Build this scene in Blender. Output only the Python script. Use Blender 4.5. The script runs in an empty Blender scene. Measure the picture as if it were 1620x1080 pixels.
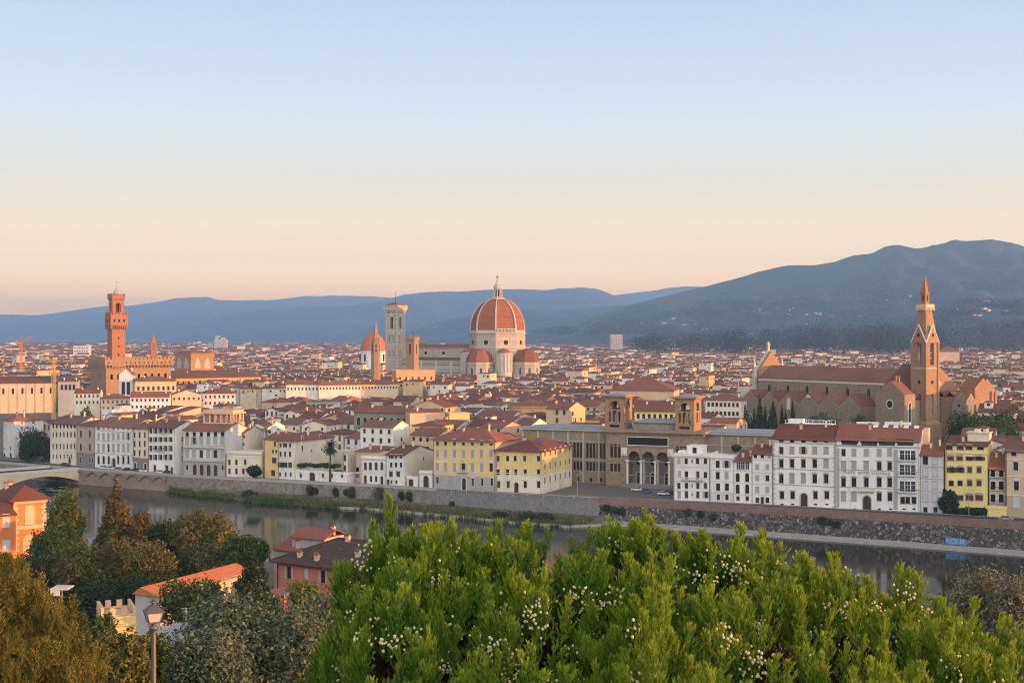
import bpy, math, random
import numpy as np
from mathutils import Vector, noise as mnoise
R = math.radians
rnd = random.Random(7)
S = bpy.context.scene
COL = S.collection
# ---------------------------------------------------------------- camera
CAMZ = 56.0          # eye height above the city streets, metres
F = 2200.0           # focal length in photo pixels (photo 1620 px wide)
HZ = 530.0           # row of the true horizon in the photo
cd = bpy.data.cameras.new('camera')
cam = bpy.data.objects.new('camera', cd)
COL.objects.link(cam)
cd.sensor_width = 36
cd.lens = F / 1620 * 36
cd.clip_start = 0.2
cd.clip_end = 90000
cam.location = (0, 0, CAMZ)
cam.rotation_euler = (R(90), 0, 0)
cd.shift_y = -10 / 1620
S.camera = cam
# ---------------------------------------------------------------- light
SUN_AZ, SUN_EL = 101.0, 4.0      # degrees to the right of the view, above the horizon
S.view_settings.view_transform = 'Standard'
S.view_settings.look = 'None'
S.view_settings.exposure = 1.25
S.view_settings.gamma = 1
w = bpy.data.worlds.new('World')
S.world = w
w.use_nodes = True
nt = w.node_tree
bg = nt.nodes['Background']
sky = nt.nodes.new('ShaderNodeTexSky')
sky.sky_type = 'NISHITA'
sky.sun_disc = False
sky.sun_elevation = R(SUN_EL)
sky.sun_rotation = R(SUN_AZ)
sky.air_density = 1.0
sky.dust_density = 0.6
sky.ozone_density = 2.0
# dawn colours by height over the horizon, warm low and blue high, mixed with the physical sky
tc = nt.nodes.new('ShaderNodeTexCoord')
sep = nt.nodes.new('ShaderNodeSeparateXYZ')
nt.links.new(tc.outputs['Generated'], sep.inputs[0])
ramp = nt.nodes.new('ShaderNodeValToRGB')
RAMP = [(0.0, (4.519, 2.098, 0.206)), (0.022, (4.519, 2.098, 0.206)), (0.036, (2.985, 1.65, 0.582)), (0.0545, (1.83, 1.269, 0.679)), (0.084, (1.369, 1.085, 0.722)), (0.113, (1.053, 0.963, 0.812)), (0.148, (0.886, 0.925, 0.968)), (0.187, (0.728, 0.808, 0.973)), (0.228, (0.639, 0.726, 0.946)), (0.5, (0.24, 0.29, 0.42)), (1.0, (0.16, 0.2, 0.3))]
ramp.color_ramp.elements[0].position = 0
ramp.color_ramp.elements[0].color = RAMP[0][1] + (1,)
ramp.color_ramp.elements[1].position = 1
ramp.color_ramp.elements[1].color = RAMP[-1][1] + (1,)
for p, c in RAMP[1:-1]:
    ramp.color_ramp.elements.new(p).color = c + (1,)
nt.links.new(sep.outputs[2], ramp.inputs[0])
# bright warm patch of sky added behind the camera to lift the shaded fronts
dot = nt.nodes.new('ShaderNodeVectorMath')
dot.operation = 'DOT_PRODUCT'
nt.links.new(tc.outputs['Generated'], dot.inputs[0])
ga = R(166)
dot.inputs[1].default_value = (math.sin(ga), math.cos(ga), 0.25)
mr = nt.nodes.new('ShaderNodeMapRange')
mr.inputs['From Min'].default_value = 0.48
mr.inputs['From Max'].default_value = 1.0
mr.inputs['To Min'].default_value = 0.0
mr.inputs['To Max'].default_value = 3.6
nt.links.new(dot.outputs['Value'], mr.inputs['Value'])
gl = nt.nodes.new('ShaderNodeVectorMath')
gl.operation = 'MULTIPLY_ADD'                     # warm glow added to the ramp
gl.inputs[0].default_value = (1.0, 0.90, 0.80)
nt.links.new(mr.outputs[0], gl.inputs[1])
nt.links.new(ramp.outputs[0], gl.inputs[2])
# below the horizon there is only dark land
hz_ = nt.nodes.new('ShaderNodeMapRange')
hz_.inputs['From Min'].default_value = -0.02
hz_.inputs['From Max'].default_value = -0.004
hz_.inputs['To Min'].default_value = 0.08
nt.links.new(sep.outputs[2], hz_.inputs['Value'])
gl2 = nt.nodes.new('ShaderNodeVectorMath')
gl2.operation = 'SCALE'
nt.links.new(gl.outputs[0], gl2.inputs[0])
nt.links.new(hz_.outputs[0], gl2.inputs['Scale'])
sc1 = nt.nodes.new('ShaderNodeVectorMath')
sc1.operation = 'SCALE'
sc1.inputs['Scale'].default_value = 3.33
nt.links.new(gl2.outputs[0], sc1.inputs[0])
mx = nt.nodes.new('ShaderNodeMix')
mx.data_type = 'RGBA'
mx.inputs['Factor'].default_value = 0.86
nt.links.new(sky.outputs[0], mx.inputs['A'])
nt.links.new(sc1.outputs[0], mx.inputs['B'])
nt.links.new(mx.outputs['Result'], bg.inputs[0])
bg.inputs[1].default_value = 0.14
L = bpy.data.lights.new('sun', 'SUN')
L.energy = 5.0
L.angle = R(0.6)
L.color = (1.0, 0.38, 0.085)
sun = bpy.data.objects.new('sun', L)
COL.objects.link(sun)
a, e = R(SUN_AZ), R(SUN_EL)
sun.rotation_euler = Vector((math.sin(a) * math.cos(e), math.cos(a) * math.cos(e), math.sin(e))).to_track_quat('Z', 'Y').to_euler()
S.cycles.max_bounces = 6
S.cycles.diffuse_bounces = 3
S.cycles.glossy_bounces = 2
S.cycles.transmission_bounces = 3
S.cycles.transparent_max_bounces = 6
S.cycles.volume_bounces = 0
S.cycles.use_denoising = True
S.cycles.filter_width = 1.0

# ---------------------------------------------------------------- helpers
def XW(px, Y):
    return (px - 810.0) / F * Y
def ZW(py, Y):
    return CAMZ - (py - HZ) / F * Y

def tag(o, label=None, cat=None, group=None, kind=None):
    if label: o['label'] = label
    if cat: o['category'] = cat
    if group: o['group'] = group
    if kind: o['kind'] = kind
    return o
def thing(name, label, cat, loc=(0, 0, 0), rz=0.0, group=None):
    o = bpy.data.objects.new(name, None)
    o.empty_display_size = 0.5
    COL.objects.link(o)
    o.location = loc
    o.rotation_euler = (0, 0, rz)
    return tag(o, label, cat, group)
def link(name, me, parent=None, loc=(0, 0, 0), rz=0.0):
    o = bpy.data.objects.new(name, me)
    COL.objects.link(o)
    o.location = loc
    if rz: o.rotation_euler = (0, 0, rz)
    if parent is not None: o.parent = parent
    return o

def np_mesh(name, verts, faces, mats, mi=None, smooth=False, attrs=None):
    """verts (N,3), faces (M,k) of equal size -> mesh"""
    verts = np.asarray(verts, dtype=np.float32)
    faces = np.asarray(faces, dtype=np.int32)
    M, k = faces.shape
    me = bpy.data.meshes.new(name)
    me.vertices.add(len(verts))
    me.vertices.foreach_set('co', verts.ravel())
    me.loops.add(M * k)
    me.loops.foreach_set('vertex_index', faces.ravel())
    me.polygons.add(M)
    me.polygons.foreach_set('loop_start', np.arange(0, M * k, k, dtype=np.int32))
    for m in mats: me.materials.append(m)
    if mi is not None: me.polygons.foreach_set('material_index', np.asarray(mi, dtype=np.int32))
    me.polygons.foreach_set('use_smooth', np.full(M, bool(smooth)))
    me.update(calc_edges=True)
    for an, arr in (attrs or {}).items():
        at = me.attributes.new(an, 'FLOAT', 'FACE')
        at.data.foreach_set('value', np.asarray(arr, dtype=np.float32))
    return me

class MB:
    """collects faces of one part"""
    def __init__(s):
        s.v = []; s.f = []; s.m = []
    def poly(s, pts, mi=0):
        n = len(s.v)
        s.v += [tuple(p) for p in pts]
        s.f.append(tuple(range(n, n + len(pts))))
        s.m.append(mi)
    def mesh(s, vs, fs, mi=0):
        n = len(s.v)
        s.v += [tuple(p) for p in vs]
        for f in fs:
            s.f.append(tuple(i + n for i in f)); s.m.append(mi)
    def box(s, x0, x1, y0, y1, z0, z1, mi=0):
        s.mesh([(x0, y0, z0), (x1, y0, z0), (x1, y1, z0), (x0, y1, z0), (x0, y0, z1), (x1, y0, z1), (x1, y1, z1), (x0, y1, z1)],
               [(0, 3, 2, 1), (4, 5, 6, 7), (0, 1, 5, 4), (1, 2, 6, 5), (2, 3, 7, 6), (3, 0, 4, 7)], mi)
    def prism(s, pts, z0, z1, mi=0, top=True, pts1=None):
        n = len(pts); q = pts1 or pts
        vs = [(x, y, z0) for x, y in pts] + [(x, y, z1) for x, y in q]
        fs = [(i, (i + 1) % n, n + (i + 1) % n, n + i) for i in range(n)]
        if top: fs += [tuple(range(n, 2 * n)), tuple(range(n - 1, -1, -1))]
        s.mesh(vs, fs, mi)
    def extr(s, pts, y0, y1, mi=0):
        """outline in x,z extruded along y"""
        n = len(pts)
        vs = [(x, y0, z) for x, z in pts] + [(x, y1, z) for x, z in pts]
        fs = [(i, (i + 1) % n, n + (i + 1) % n, n + i) for i in range(n)] + [tuple(range(n - 1, -1, -1)), tuple(range(n, 2 * n))]
        s.mesh(vs, fs, mi)
    def tube(s, p0, p1, r0, r1, n=8, mi=0):
        p0 = Vector(p0); p1 = Vector(p1)
        d = (p1 - p0).normalized()
        q = d.orthogonal().normalized(); w_ = d.cross(q)
        vs = []
        for p, r in ((p0, r0), (p1, r1)):
            for i in range(n):
                t = 2 * math.pi * i / n
                vs.append(p + (q * math.cos(t) + w_ * math.sin(t)) * r)
        fs = [(i, (i + 1) % n, n + (i + 1) % n, n + i) for i in range(n)] + [tuple(range(n - 1, -1, -1)), tuple(range(n, 2 * n))]
        s.mesh(vs, fs, mi)
    def lathe(s, prof, n=16, mi=0, cx=0, cy=0, a0=0.0, a1=None):
        full = a1 is None
        a1 = a0 + 2 * math.pi if full else a1
        k = n if full else n + 1
        vs = []
        for r, z in prof:
            for i in range(k):
                t = a0 + (a1 - a0) * i / n
                vs.append((cx + r * math.cos(t), cy + r * math.sin(t), z))
        fs = []
        for j in range(len(prof) - 1):
            for i in range(n):
                i2 = (i + 1) % k
                fs.append((j * k + i, j * k + i2, (j + 1) * k + i2, (j + 1) * k + i))
        s.mesh(vs, fs, mi)
    def gable(s, x0, x1, y0, y1, z, h, o=0.5, th=0.22, axis='x', mi=0, og=0.3):
        """ridge along axis; overhang o at the eaves, og at the gables"""
        k = h / ((y1 - y0) / 2 if axis == 'x' else (x1 - x0) / 2)
        zl = z - o * k
        if axis == 'x':
            ym = (y0 + y1) / 2
            pr = [(y0 - o, zl), (ym, z + h), (y1 + o, zl), (y1 + o, zl - th), (ym, z + h - th), (y0 - o, zl - th)]
            a_, b_ = x0 - og, x1 + og
            vs = [(a_, y, q) for y, q in pr] + [(b_, y, q) for y, q in pr]
        else:
            xm = (x0 + x1) / 2
            pr = [(x0 - o, zl), (xm, z + h), (x1 + o, zl), (x1 + o, zl - th), (xm, z + h - th), (x0 - o, zl - th)]
            a_, b_ = y0 - og, y1 + og
            vs = [(x, a_, q) for x, q in pr] + [(x, b_, q) for x, q in pr]
        n = 6
        fs = [(i, (i + 1) % n, n + (i + 1) % n, n + i) for i in range(n)] + [(5, 4, 1, 0), (4, 3, 2, 1), (6, 7, 10, 11), (7, 8, 9, 10)]
        s.mesh(vs, fs, mi)
    def hip(s, x0, x1, y0, y1, z, h, o=0.6, th=0.22, mi=0):
        x0 -= o; x1 += o; y0 -= o; y1 += o
        w_, d_ = x1 - x0, y1 - y0
        if w_ >= d_:
            r0, r1 = (x0 + d_ / 2, (y0 + y1) / 2), (x1 - d_ / 2, (y0 + y1) / 2)
        else:
            r0, r1 = ((x0 + x1) / 2, y0 + w_ / 2), ((x0 + x1) / 2, y1 - w_ / 2)
        zb = z - 0.12
        vs = [(x0, y0, zb), (x1, y0, zb), (x1, y1, zb), (x0, y1, zb), (x0, y0, zb + th), (x1, y0, zb + th), (x1, y1, zb + th), (x0, y1, zb + th),
              (r0[0], r0[1], z + h), (r1[0], r1[1], z + h)]
        fs = [(0, 3, 2, 1), (0, 1, 5, 4), (1, 2, 6, 5), (2, 3, 7, 6), (3, 0, 4, 7)]
        if w_ >= d_: fs += [(4, 5, 9, 8), (6, 7, 8, 9), (5, 6, 9), (7, 4, 8)]
        else: fs += [(4, 5, 8), (5, 6, 9, 8), (6, 7, 9), (7, 4, 8, 9)]
        s.mesh(vs, fs, mi)
    def shed(s, x0, x1, y0, y1, z, h, o=0.4, th=0.2, mi=0):
        """single slope rising away from the front"""
        k = h / (y1 - y0)
        pr = [(y0 - o, z - o * k), (y1 + .1, z + h + .1 * k), (y1 + .1, z + h + .1 * k - th), (y0 - o, z - o * k - th)]
        vs = [(x0 - .2, y, q) for y, q in pr] + [(x1 + .2, y, q) for y, q in pr]
        s.mesh(vs, [(0, 1, 2, 3), (7, 6, 5, 4)] + [(i, 4 + i, 4 + (i + 1) % 4, (i + 1) % 4) for i in range(4)], mi)
    def wallgrid(s, org, ang, Lw, z0, z1, ops, mi=0, bands=(), reveal=0.28, top=None):
        """a wall with real openings. org: x,y of its left end; ang: direction of its run; ops: (u0,u1,za,zb,arch)
        bands: (za,zb,mi) colours by height"""
        ca, sa = math.cos(ang), math.sin(ang)
        def P(u, z, d=0.0):
            return (org[0] + ca * u - sa * d, org[1] + sa * u + ca * d, z)
        us = sorted({0.0, Lw} | {round(max(0, min(Lw, t)), 3) for o in ops for t in o[:2]})
        zs = sorted({z0, z1} | {round(max(z0, min(z1, t)), 3) for o in ops for t in o[2:4]} | {b for q in bands for b in q[:2] if z0 < b < z1})
        for j in range(len(zs) - 1):
            zm = (zs[j] + zs[j + 1]) / 2
            bm = mi
            for q in bands:
                if q[0] <= zm <= q[1]: bm = q[2]
            run = None
            for i in range(len(us) - 1):
                um = (us[i] + us[i + 1]) / 2
                hole = any(o[0] < um < o[1] and o[2] < zm < o[3] for o in ops)
                if hole:
                    if run is not None:
                        s.poly([P(run, zs[j]), P(us[i], zs[j]), P(us[i], zs[j + 1]), P(run, zs[j + 1])], bm); run = None
                elif run is None: run = us[i]
            if run is not None:
                s.poly([P(run, zs[j]), P(Lw, zs[j]), P(Lw, zs[j + 1]), P(run, zs[j + 1])], bm)
        for o in ops:
            u0, u1, za, zb = o[:4]
            r = reveal
            s.poly([P(u0, za), P(u0, za, r), P(u0, zb, r), P(u0, zb)], mi)
            s.poly([P(u1, za, r), P(u1, za), P(u1, zb), P(u1, zb, r)], mi)
            s.poly([P(u0, za), P(u1, za), P(u1, za, r), P(u0, za, r)], mi)
            s.poly([P(u0, zb, r), P(u1, zb, r), P(u1, zb), P(u0, zb)], mi)
            if len(o) > 4 and o[4]:
                rad = (u1 - u0) / 2; uc = (u0 + u1) / 2; zc = zb - rad
                if o[4] == 'p':      # pointed
                    arc = [(u0 + rad * 2 * (1 - math.cos(t)), zc + rad * 2 * math.sin(t) * .577 * 2 / 1.732 * .866) for t in [R(60) * k / 5 for k in range(6)]]
                    arc[-1] = (uc, zb)
                    left = arc
                else:
                    left = [(uc - rad * math.cos(t), zc + rad * math.sin(t)) for t in [R(90) * k / 6 for k in range(7)]]
                for sg in (1, -1):
                    pts = [(uc + sg * (p[0] - uc), p[1]) for p in left]
                    cn = (u0 if sg == 1 else u1, zb)
                    for k in range(len(pts) - 1):
                        tri = [P(*cn, 0.003), P(*pts[k], 0.003), P(*pts[k + 1], 0.003)]
                        s.poly(tri if sg == 1 else tri[::-1], mi)
                        q4 = [P(*pts[k], 0.003), P(*pts[k], r), P(*pts[k + 1], r), P(*pts[k + 1], 0.003)]
                        s.poly(q4 if sg == 1 else q4[::-1], mi)
    def me(s, name, mats, smooth=False):
        me = bpy.data.meshes.new(name)
        me.from_pydata(s.v, [], s.f)
        for m in mats: me.materials.append(m)
        me.polygons.foreach_set('material_index', s.m)
        me.polygons.foreach_set('use_smooth', [bool(smooth)] * len(s.f))
        me.update()
        return me
    def build(s, name, mats, parent=None, smooth=False, loc=(0, 0, 0), rz=0.0):
        if not isinstance(mats, (list, tuple)): mats = [mats]
        return link(name, s.me(name, mats, smooth), parent, loc, rz)

# ---------------------------------------------------------------- materials
def node(nt, t, **kw):
    n = nt.nodes.new(t)
    for k, v in kw.items():
        if k in n.inputs: n.inputs[k].default_value = v
        else: setattr(n, k, v)
    return n
def ramp_node(nt, stops):
    n = nt.nodes.new('ShaderNodeValToRGB')
    el = n.color_ramp.elements
    el[0].position, el[0].color = stops[0][0], tuple(stops[0][1]) + (1,)
    el[1].position, el[1].color = stops[-1][0], tuple(stops[-1][1]) + (1,)
    for p, c in stops[1:-1]:
        el.new(p).color = tuple(c) + (1,)
    return n
def mixc(nt, fac, a, b, blend='MIX'):
    n = nt.nodes.new('ShaderNodeMix'); n.data_type = 'RGBA'; n.blend_type = blend
    for sock, v in (('Factor', fac), ('A', a), ('B', b)):
        if hasattr(v, 'is_linked') or hasattr(v, 'links'): nt.links.new(v, n.inputs[sock])
        elif sock == 'Factor': n.inputs[sock].default_value = v
        else: n.inputs[sock].default_value = tuple(v) + (1,) if len(v) == 3 else v
    return n.outputs['Result']
def noise_out(nt, scale, detail=4, rough=0.6, vec=None, stretch=None):
    n = nt.nodes.new('ShaderNodeTexNoise')
    n.inputs['Scale'].default_value = scale; n.inputs['Detail'].default_value = detail; n.inputs['Roughness'].default_value = rough
    if vec is None:
        g = nt.nodes.new('ShaderNodeNewGeometry'); vec = g.outputs['Position']
    if stretch:
        m = nt.nodes.new('ShaderNodeMapping'); m.inputs['Scale'].default_value = stretch
        nt.links.new(vec, m.inputs[0]); vec = m.outputs[0]
    nt.links.new(vec, n.inputs['Vector'])
    return n.outputs['Fac']
def sharpen(nt, sock, lo, hi):
    m = nt.nodes.new('ShaderNodeMapRange')
    m.inputs['From Min'].default_value = lo; m.inputs['From Max'].default_value = hi
    nt.links.new(sock, m.inputs['Value'])
    return m.outputs[0]
def newmat(name):
    m = bpy.data.materials.new(name); m.use_nodes = True
    return m, m.node_tree, m.node_tree.nodes['Principled BSDF']
def bump(nt, bs, h, strength=.4, dist=.1):
    b = nt.nodes.new('ShaderNodeBump'); b.inputs['Strength'].default_value = strength; b.inputs['Distance'].default_value = dist
    nt.links.new(h, b.inputs['Height']); nt.links.new(b.outputs[0], bs.inputs['Normal'])
def plaster(name, c, stain=.35, rough=.9, streak=True, var=.12, fine=3.0):
    """wall render: broad patches, rain streaks and fine grain"""
    m, t, bs = newmat(name)
    bs.inputs['Roughness'].default_value = rough
    bs.inputs['Specular IOR Level'].default_value = .2
    n1 = sharpen(t, noise_out(t, .13, 5), .35, .65)
    lo = tuple(v * (1 - var) for v in c); hi = tuple(min(.85, v * (1 + var)) for v in c)
    col = mixc(t, n1, lo, hi)
    if streak:
        st = sharpen(t, noise_out(t, 1.0, 5, .65, stretch=(.9, .9, .12)), .52, .72)
        ms = t.nodes.new('ShaderNodeMath'); ms.operation = 'MULTIPLY'; ms.inputs[1].default_value = stain
        t.links.new(st, ms.inputs[0])
        col = mixc(t, ms.outputs[0], col, tuple(v * f for v, f in zip(c, (.55, .52, .5))))
    fn = noise_out(t, fine, 3)
    col = mixc(t, .22, col, mixc(t, fn, tuple(v * .55 for v in c), tuple(min(.9, v * 1.35) for v in c)))
    t.links.new(col, bs.inputs['Base Color'])
    bump(t, bs, fn, .15, .05)
    return m
def stone(name, c, scale=1.2, contrast=.4, rough=.9, mortar=None, brick=None):
    m, t, bs = newmat(name)
    bs.inputs['Roughness'].default_value = rough
    bs.inputs['Specular IOR Level'].default_value = .2
    n1 = sharpen(t, noise_out(t, .18, 6, .65), .3, .7)
    n2 = sharpen(t, noise_out(t, scale, 5, .7), .3, .7)
    col = mixc(t, n2, tuple(v * (1 - contrast) for v in c), tuple(min(.85, v * (1 + contrast)) for v in c))
    col = mixc(t, n1, mixc(t, .45, col, tuple(v * .6 for v in c)), col)
    if brick:
        g = t.nodes.new('ShaderNodeTexCoord')
        b = node(t, 'ShaderNodeTexBrick', Scale=brick)
        mp = t.nodes.new('ShaderNodeMapping'); mp.inputs['Rotation'].default_value = (R(90), 0, 0)
        t.links.new(g.outputs['Object'], mp.inputs[0]); t.links.new(mp.outputs[0], b.inputs['Vector'])
        b.inputs['Color1'].default_value = (1, 1, 1, 1); b.inputs['Color2'].default_value = (.75, .75, .75, 1); b.inputs['Mortar'].default_value = (.5, .5, .5, 1)
        b.inputs['Mortar Size'].default_value = .012
        col = mixc(t, .8, col, b.outputs[0], 'MULTIPLY')
    t.links.new(col, bs.inputs['Base Color'])
    bump(t, bs, n2, .35, .08)
    return m
def tiles(name, c, var=.35, scale=.7):
    m, t, bs = newmat(name)
    bs.inputs['Roughness'].default_value = .88
    bs.inputs['Specular IOR Level'].default_value = .25
    n1 = sharpen(t, noise_out(t, .09, 5), .3, .7)
    n2 = sharpen(t, noise_out(t, scale * 2.2, 4, .7), .25, .75)
    g = tuple(c)
    col = mixc(t, n1, tuple(v * (1 - var) for v in g), tuple(v * (1 + var * .7) for v in g))
    col = mixc(t, mixc(t, .5, n2, noise_out(t, 5, 3)), mixc(t, .6, col, (g[0] * .45, g[1] * .55, g[2] * .6)), mixc(t, .35, col, (g[0] * 1.5, g[1] * 1.55, g[2] * 1.5)))
    li = sharpen(t, noise_out(t, .5, 6, .75), .58, .7)
    mm = t.nodes.new('ShaderNodeMath'); mm.operation = 'MULTIPLY'; mm.inputs[1].default_value = .5
    t.links.new(li, mm.inputs[0])
    col = mixc(t, mm.outputs[0], col, (.16, .125, .095))
    oi = t.nodes.new('ShaderNodeObjectInfo')
    hv = t.nodes.new('ShaderNodeHueSaturation')
    vr = sharpen(t, oi.outputs['Random'], 0, 1)
    vr.node.inputs['To Min'].default_value = .72; vr.node.inputs['To Max'].default_value = 1.28
    t.links.new(vr, hv.inputs['Value']); t.links.new(col, hv.inputs['Color'])
    t.links.new(hv.outputs[0], bs.inputs['Base Color'])
    bump(t, bs, n2, .5, .12)
    return m
def flat(name, c, rough=.7, metal=0.0, spec=.3, var=.15, scale=2.0):
    m, t, bs = newmat(name)
    bs.inputs['Roughness'].default_value = rough; bs.inputs['Metallic'].default_value = metal
    bs.inputs['Specular IOR Level'].default_value = spec
    t.links.new(mixc(t, noise_out(t, scale, 4), tuple(v * (1 - var) for v in c), tuple(min(.9, v * (1 + var)) for v in c)), bs.inputs['Base Color'])
    return m
def leafmat(name, dark, light, trans=.35, tint=None, scale=.25, rough=.6):
    """foliage: every leaf its own tone, plus broad patches of another tint"""
    m, t, bs = newmat(name)
    bs.inputs['Roughness'].default_value = rough
    bs.inputs['Specular IOR Level'].default_value = .25
    g = t.nodes.new('ShaderNodeNewGeometry')
    rp = ramp_node(t, [(0, dark), (.6, tuple((a + b) / 2 for a, b in zip(dark, light))), (1, light)])
    t.links.new(g.outputs['Random Per Island'], rp.inputs[0])
    col = rp.outputs[0]
    if tint:
        col = mixc(t, sharpen(t, noise_out(t, scale, 4), .42, .62), col, mixc(t, .65, col, tint))
    t.links.new(col, bs.inputs['Base Color'])
    tr = t.nodes.new('ShaderNodeBsdfTranslucent'); t.links.new(col, tr.inputs[0])
    ms = t.nodes.new('ShaderNodeMixShader'); ms.inputs[0].default_value = trans
    t.links.new(bs.outputs[0], ms.inputs[1]); t.links.new(tr.outputs[0], ms.inputs[2])
    t.links.new(ms.outputs[0], t.nodes['Material Output'].inputs['Surface'])
    return m

M = {}
M['white'] = plaster('white_render', (.70, .68, .65), stain=.7)
M['palewhite'] = plaster('clean_white_render', (.75, .72, .67), stain=.45)
M['greywhite'] = plaster('grey_white_render', (.56, .55, .53), stain=.55)
M['cream'] = plaster('cream_render', (.67, .60, .47), stain=.5)
M['sand'] = plaster('sand_render', (.57, .43, .28))
M['tan'] = plaster('tan_stone_render', (.40, .33, .24))
M['yellow'] = plaster('yellow_render', (.68, .51, .21), stain=.5)
M['lemon'] = plaster('lemon_render', (.72, .60, .24))
M['ochre'] = plaster('ochre_render', (.56, .32, .15))
M['peach'] = plaster('peach_render', (.60, .41, .28))
M['pink'] = plaster('pink_render', (.44, .155, .115), stain=.3)
M['orange'] = plaster('orange_render', (.60, .20, .075), stain=.15)
M['grey'] = plaster('grey_render', (.34, .335, .33))
M['darkgrey'] = plaster('dark_grey_render', (.2, .195, .19))
M['trim'] = flat('pale_stone_trim', (.58, .55, .5), .85)
M['trimgrey'] = flat('grey_stone_trim', (.36, .345, .32), .85)
M['pane'] = flat('window_glass', (.018, .02, .022), .12, spec=.6)
M['paneblue'] = flat('sky_window_glass', (.05, .06, .075), .1, spec=.8)
M['dark'] = flat('dark_opening', (.012, .011, .01), .9)
M['shutgreen'] = flat('dark_green_shutter', (.025, .045, .03), .6)
M['shutbrown'] = flat('brown_shutter', (.07, .04, .025), .6)
M['shutgrey'] = flat('grey_shutter', (.32, .33, .33), .6)
M['shutpale'] = flat('pale_blue_shutter', (.45, .49, .55), .6)
M['tile'] = tiles('old_roof_tiles', (.20, .088, .058))
M['tilered'] = tiles('red_roof_tiles', (.215, .080, .054))
M['tilebrown'] = tiles('brown_roof_tiles', (.17, .092, .066), var=.4, scale=1.4)
M['tileorange'] = tiles('bright_roof_tiles', (.42, .14, .06))
M['pietra'] = stone('brown_sandstone', (.27, .215, .15), 1.0, .3)
M['pietragrey'] = stone('grey_sandstone', (.25, .225, .19), 1.0, .3)
M['brick'] = stone('warm_brown_masonry', (.31, .20, .122), 1.5, .35)
M['redbrick'] = stone('red_brick', (.33, .155, .085), 1.5, .3)
M['marble'] = stone('white_marble', (.50, .45, .385), .8, .28)
M['green_marble'] = stone('dark_green_marble', (.12, .15, .13), 1.2, .3)
M['lead'] = flat('grey_lead_roofing', (.25, .26, .27), .5)
M['iron'] = flat('dark_iron', (.04, .04, .042), .5, .6)
M['wood'] = flat('dark_wood', (.06, .035, .02), .7)
M['asphalt'] = flat('asphalt', (.055, .055, .06), .9, scale=.6, var=.3)
M['pave'] = flat('stone_paving', (.2, .19, .18), .9, scale=.5, var=.3)
M['concrete'] = stone('pale_concrete', (.36, .34, .31), 1.0, .25)
M['whitepaint'] = flat('white_paint', (.72, .72, .72), .4)
# ================================================================ setting: ground, river, hills, haze
BASE = [(-120, 712), (0, 725), (150, 739), (290, 751), (417, 756), (570, 765), (685, 772), (784, 777.5), (960, 786), (1066, 791),
        (1222, 798), (1325, 804), (1455, 810), (1565, 816), (1760, 826)]       # foot of the riverside fronts: photo px, py
WALL = [(-160, 716), (105, 738), (270, 749), (430, 758), (600, 766), (800, 779), (950, 787), (1000, 788.5), (1200, 799.5), (1455, 814), (1620, 824), (1800, 836)]
def interp(tab, x):
    if x <= tab[0][0]: i = 0
    elif x >= tab[-1][0]: i = len(tab) - 2
    else: i = max(k for k in range(len(tab) - 1) if tab[k][0] <= x)
    (x0, y0), (x1, y1) = tab[i], tab[i + 1]
    return y0 + (y1 - y0) * (x - x0) / (x1 - x0)
def base_pt(px, off=0.0):
    """plan point on the foot of the riverside fronts under a photo column, moved back by off metres"""
    Y = CAMZ * F / (interp(BASE, px) - HZ)
    X = XW(px, Y)
    if off:
        Y2 = CAMZ * F / (interp(BASE, px + 4) - HZ); X2 = XW(px + 4, Y2)
        d = Vector((X2 - X, Y2 - Y)).normalized()
        X, Y = X - d.y * off, Y + d.x * off
    return X, Y
def wall_pt(px, off=0.0):
    Y = (CAMZ - 1.0) * F / (interp(WALL, px) - HZ)
    X = XW(px, Y)
    if off:
        Y2 = (CAMZ - 1.0) * F / (interp(WALL, px + 4) - HZ); X2 = XW(px + 4, Y2)
        d = Vector((X2 - X, Y2 - Y)).normalized()
        X, Y = X - d.y * off, Y + d.x * off
    return X, Y
def water_z(X): return -7.3 - .0085 * X

# city plain: one sheet from the quay to beyond the hills
def ground_mat():
    m, t, bs = newmat('city_ground')
    bs.inputs['Roughness'].default_value = .95
    n = sharpen(t, noise_out(t, .02, 5), .35, .65)
    col = mixc(t, n, (.10, .092, .08), (.16, .14, .115))
    n2 = sharpen(t, noise_out(t, .0022, 5), .52, .6)
    col = mixc(t, n2, col, (.05, .07, .035))
    t.links.new(col, bs.inputs['Base Color'])
    return m
pts = [wall_pt(px, .5) for px in (-160, 105, 270, 430, 600, 800, 950, 1000, 1200, 1455, 1620, 1800)]
mb = MB()
far = [(6000 * (k / 11 * 2 - 1) - 3500 * (1 - k / 11), 30000) for k in range(12)]
for k in range(11):
    mb.poly([(*pts[k], -.02), (*pts[k + 1], -.02), (*far[k + 1], -.02), (*far[k], -.02)])
mb.poly([(pts[-1][0], pts[-1][1], -.02), (1200, 100, -.02), (9000, 100, -.02), (9000, 30000, -.02), (*far[-1], -.02)])
mb.poly([(-9000, 900, -.02), (*pts[0], -.02), (*far[0], -.02), (-12000, 30000, -.02)])
tag(mb.build('ground', ground_mat()), kind='structure')
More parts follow.
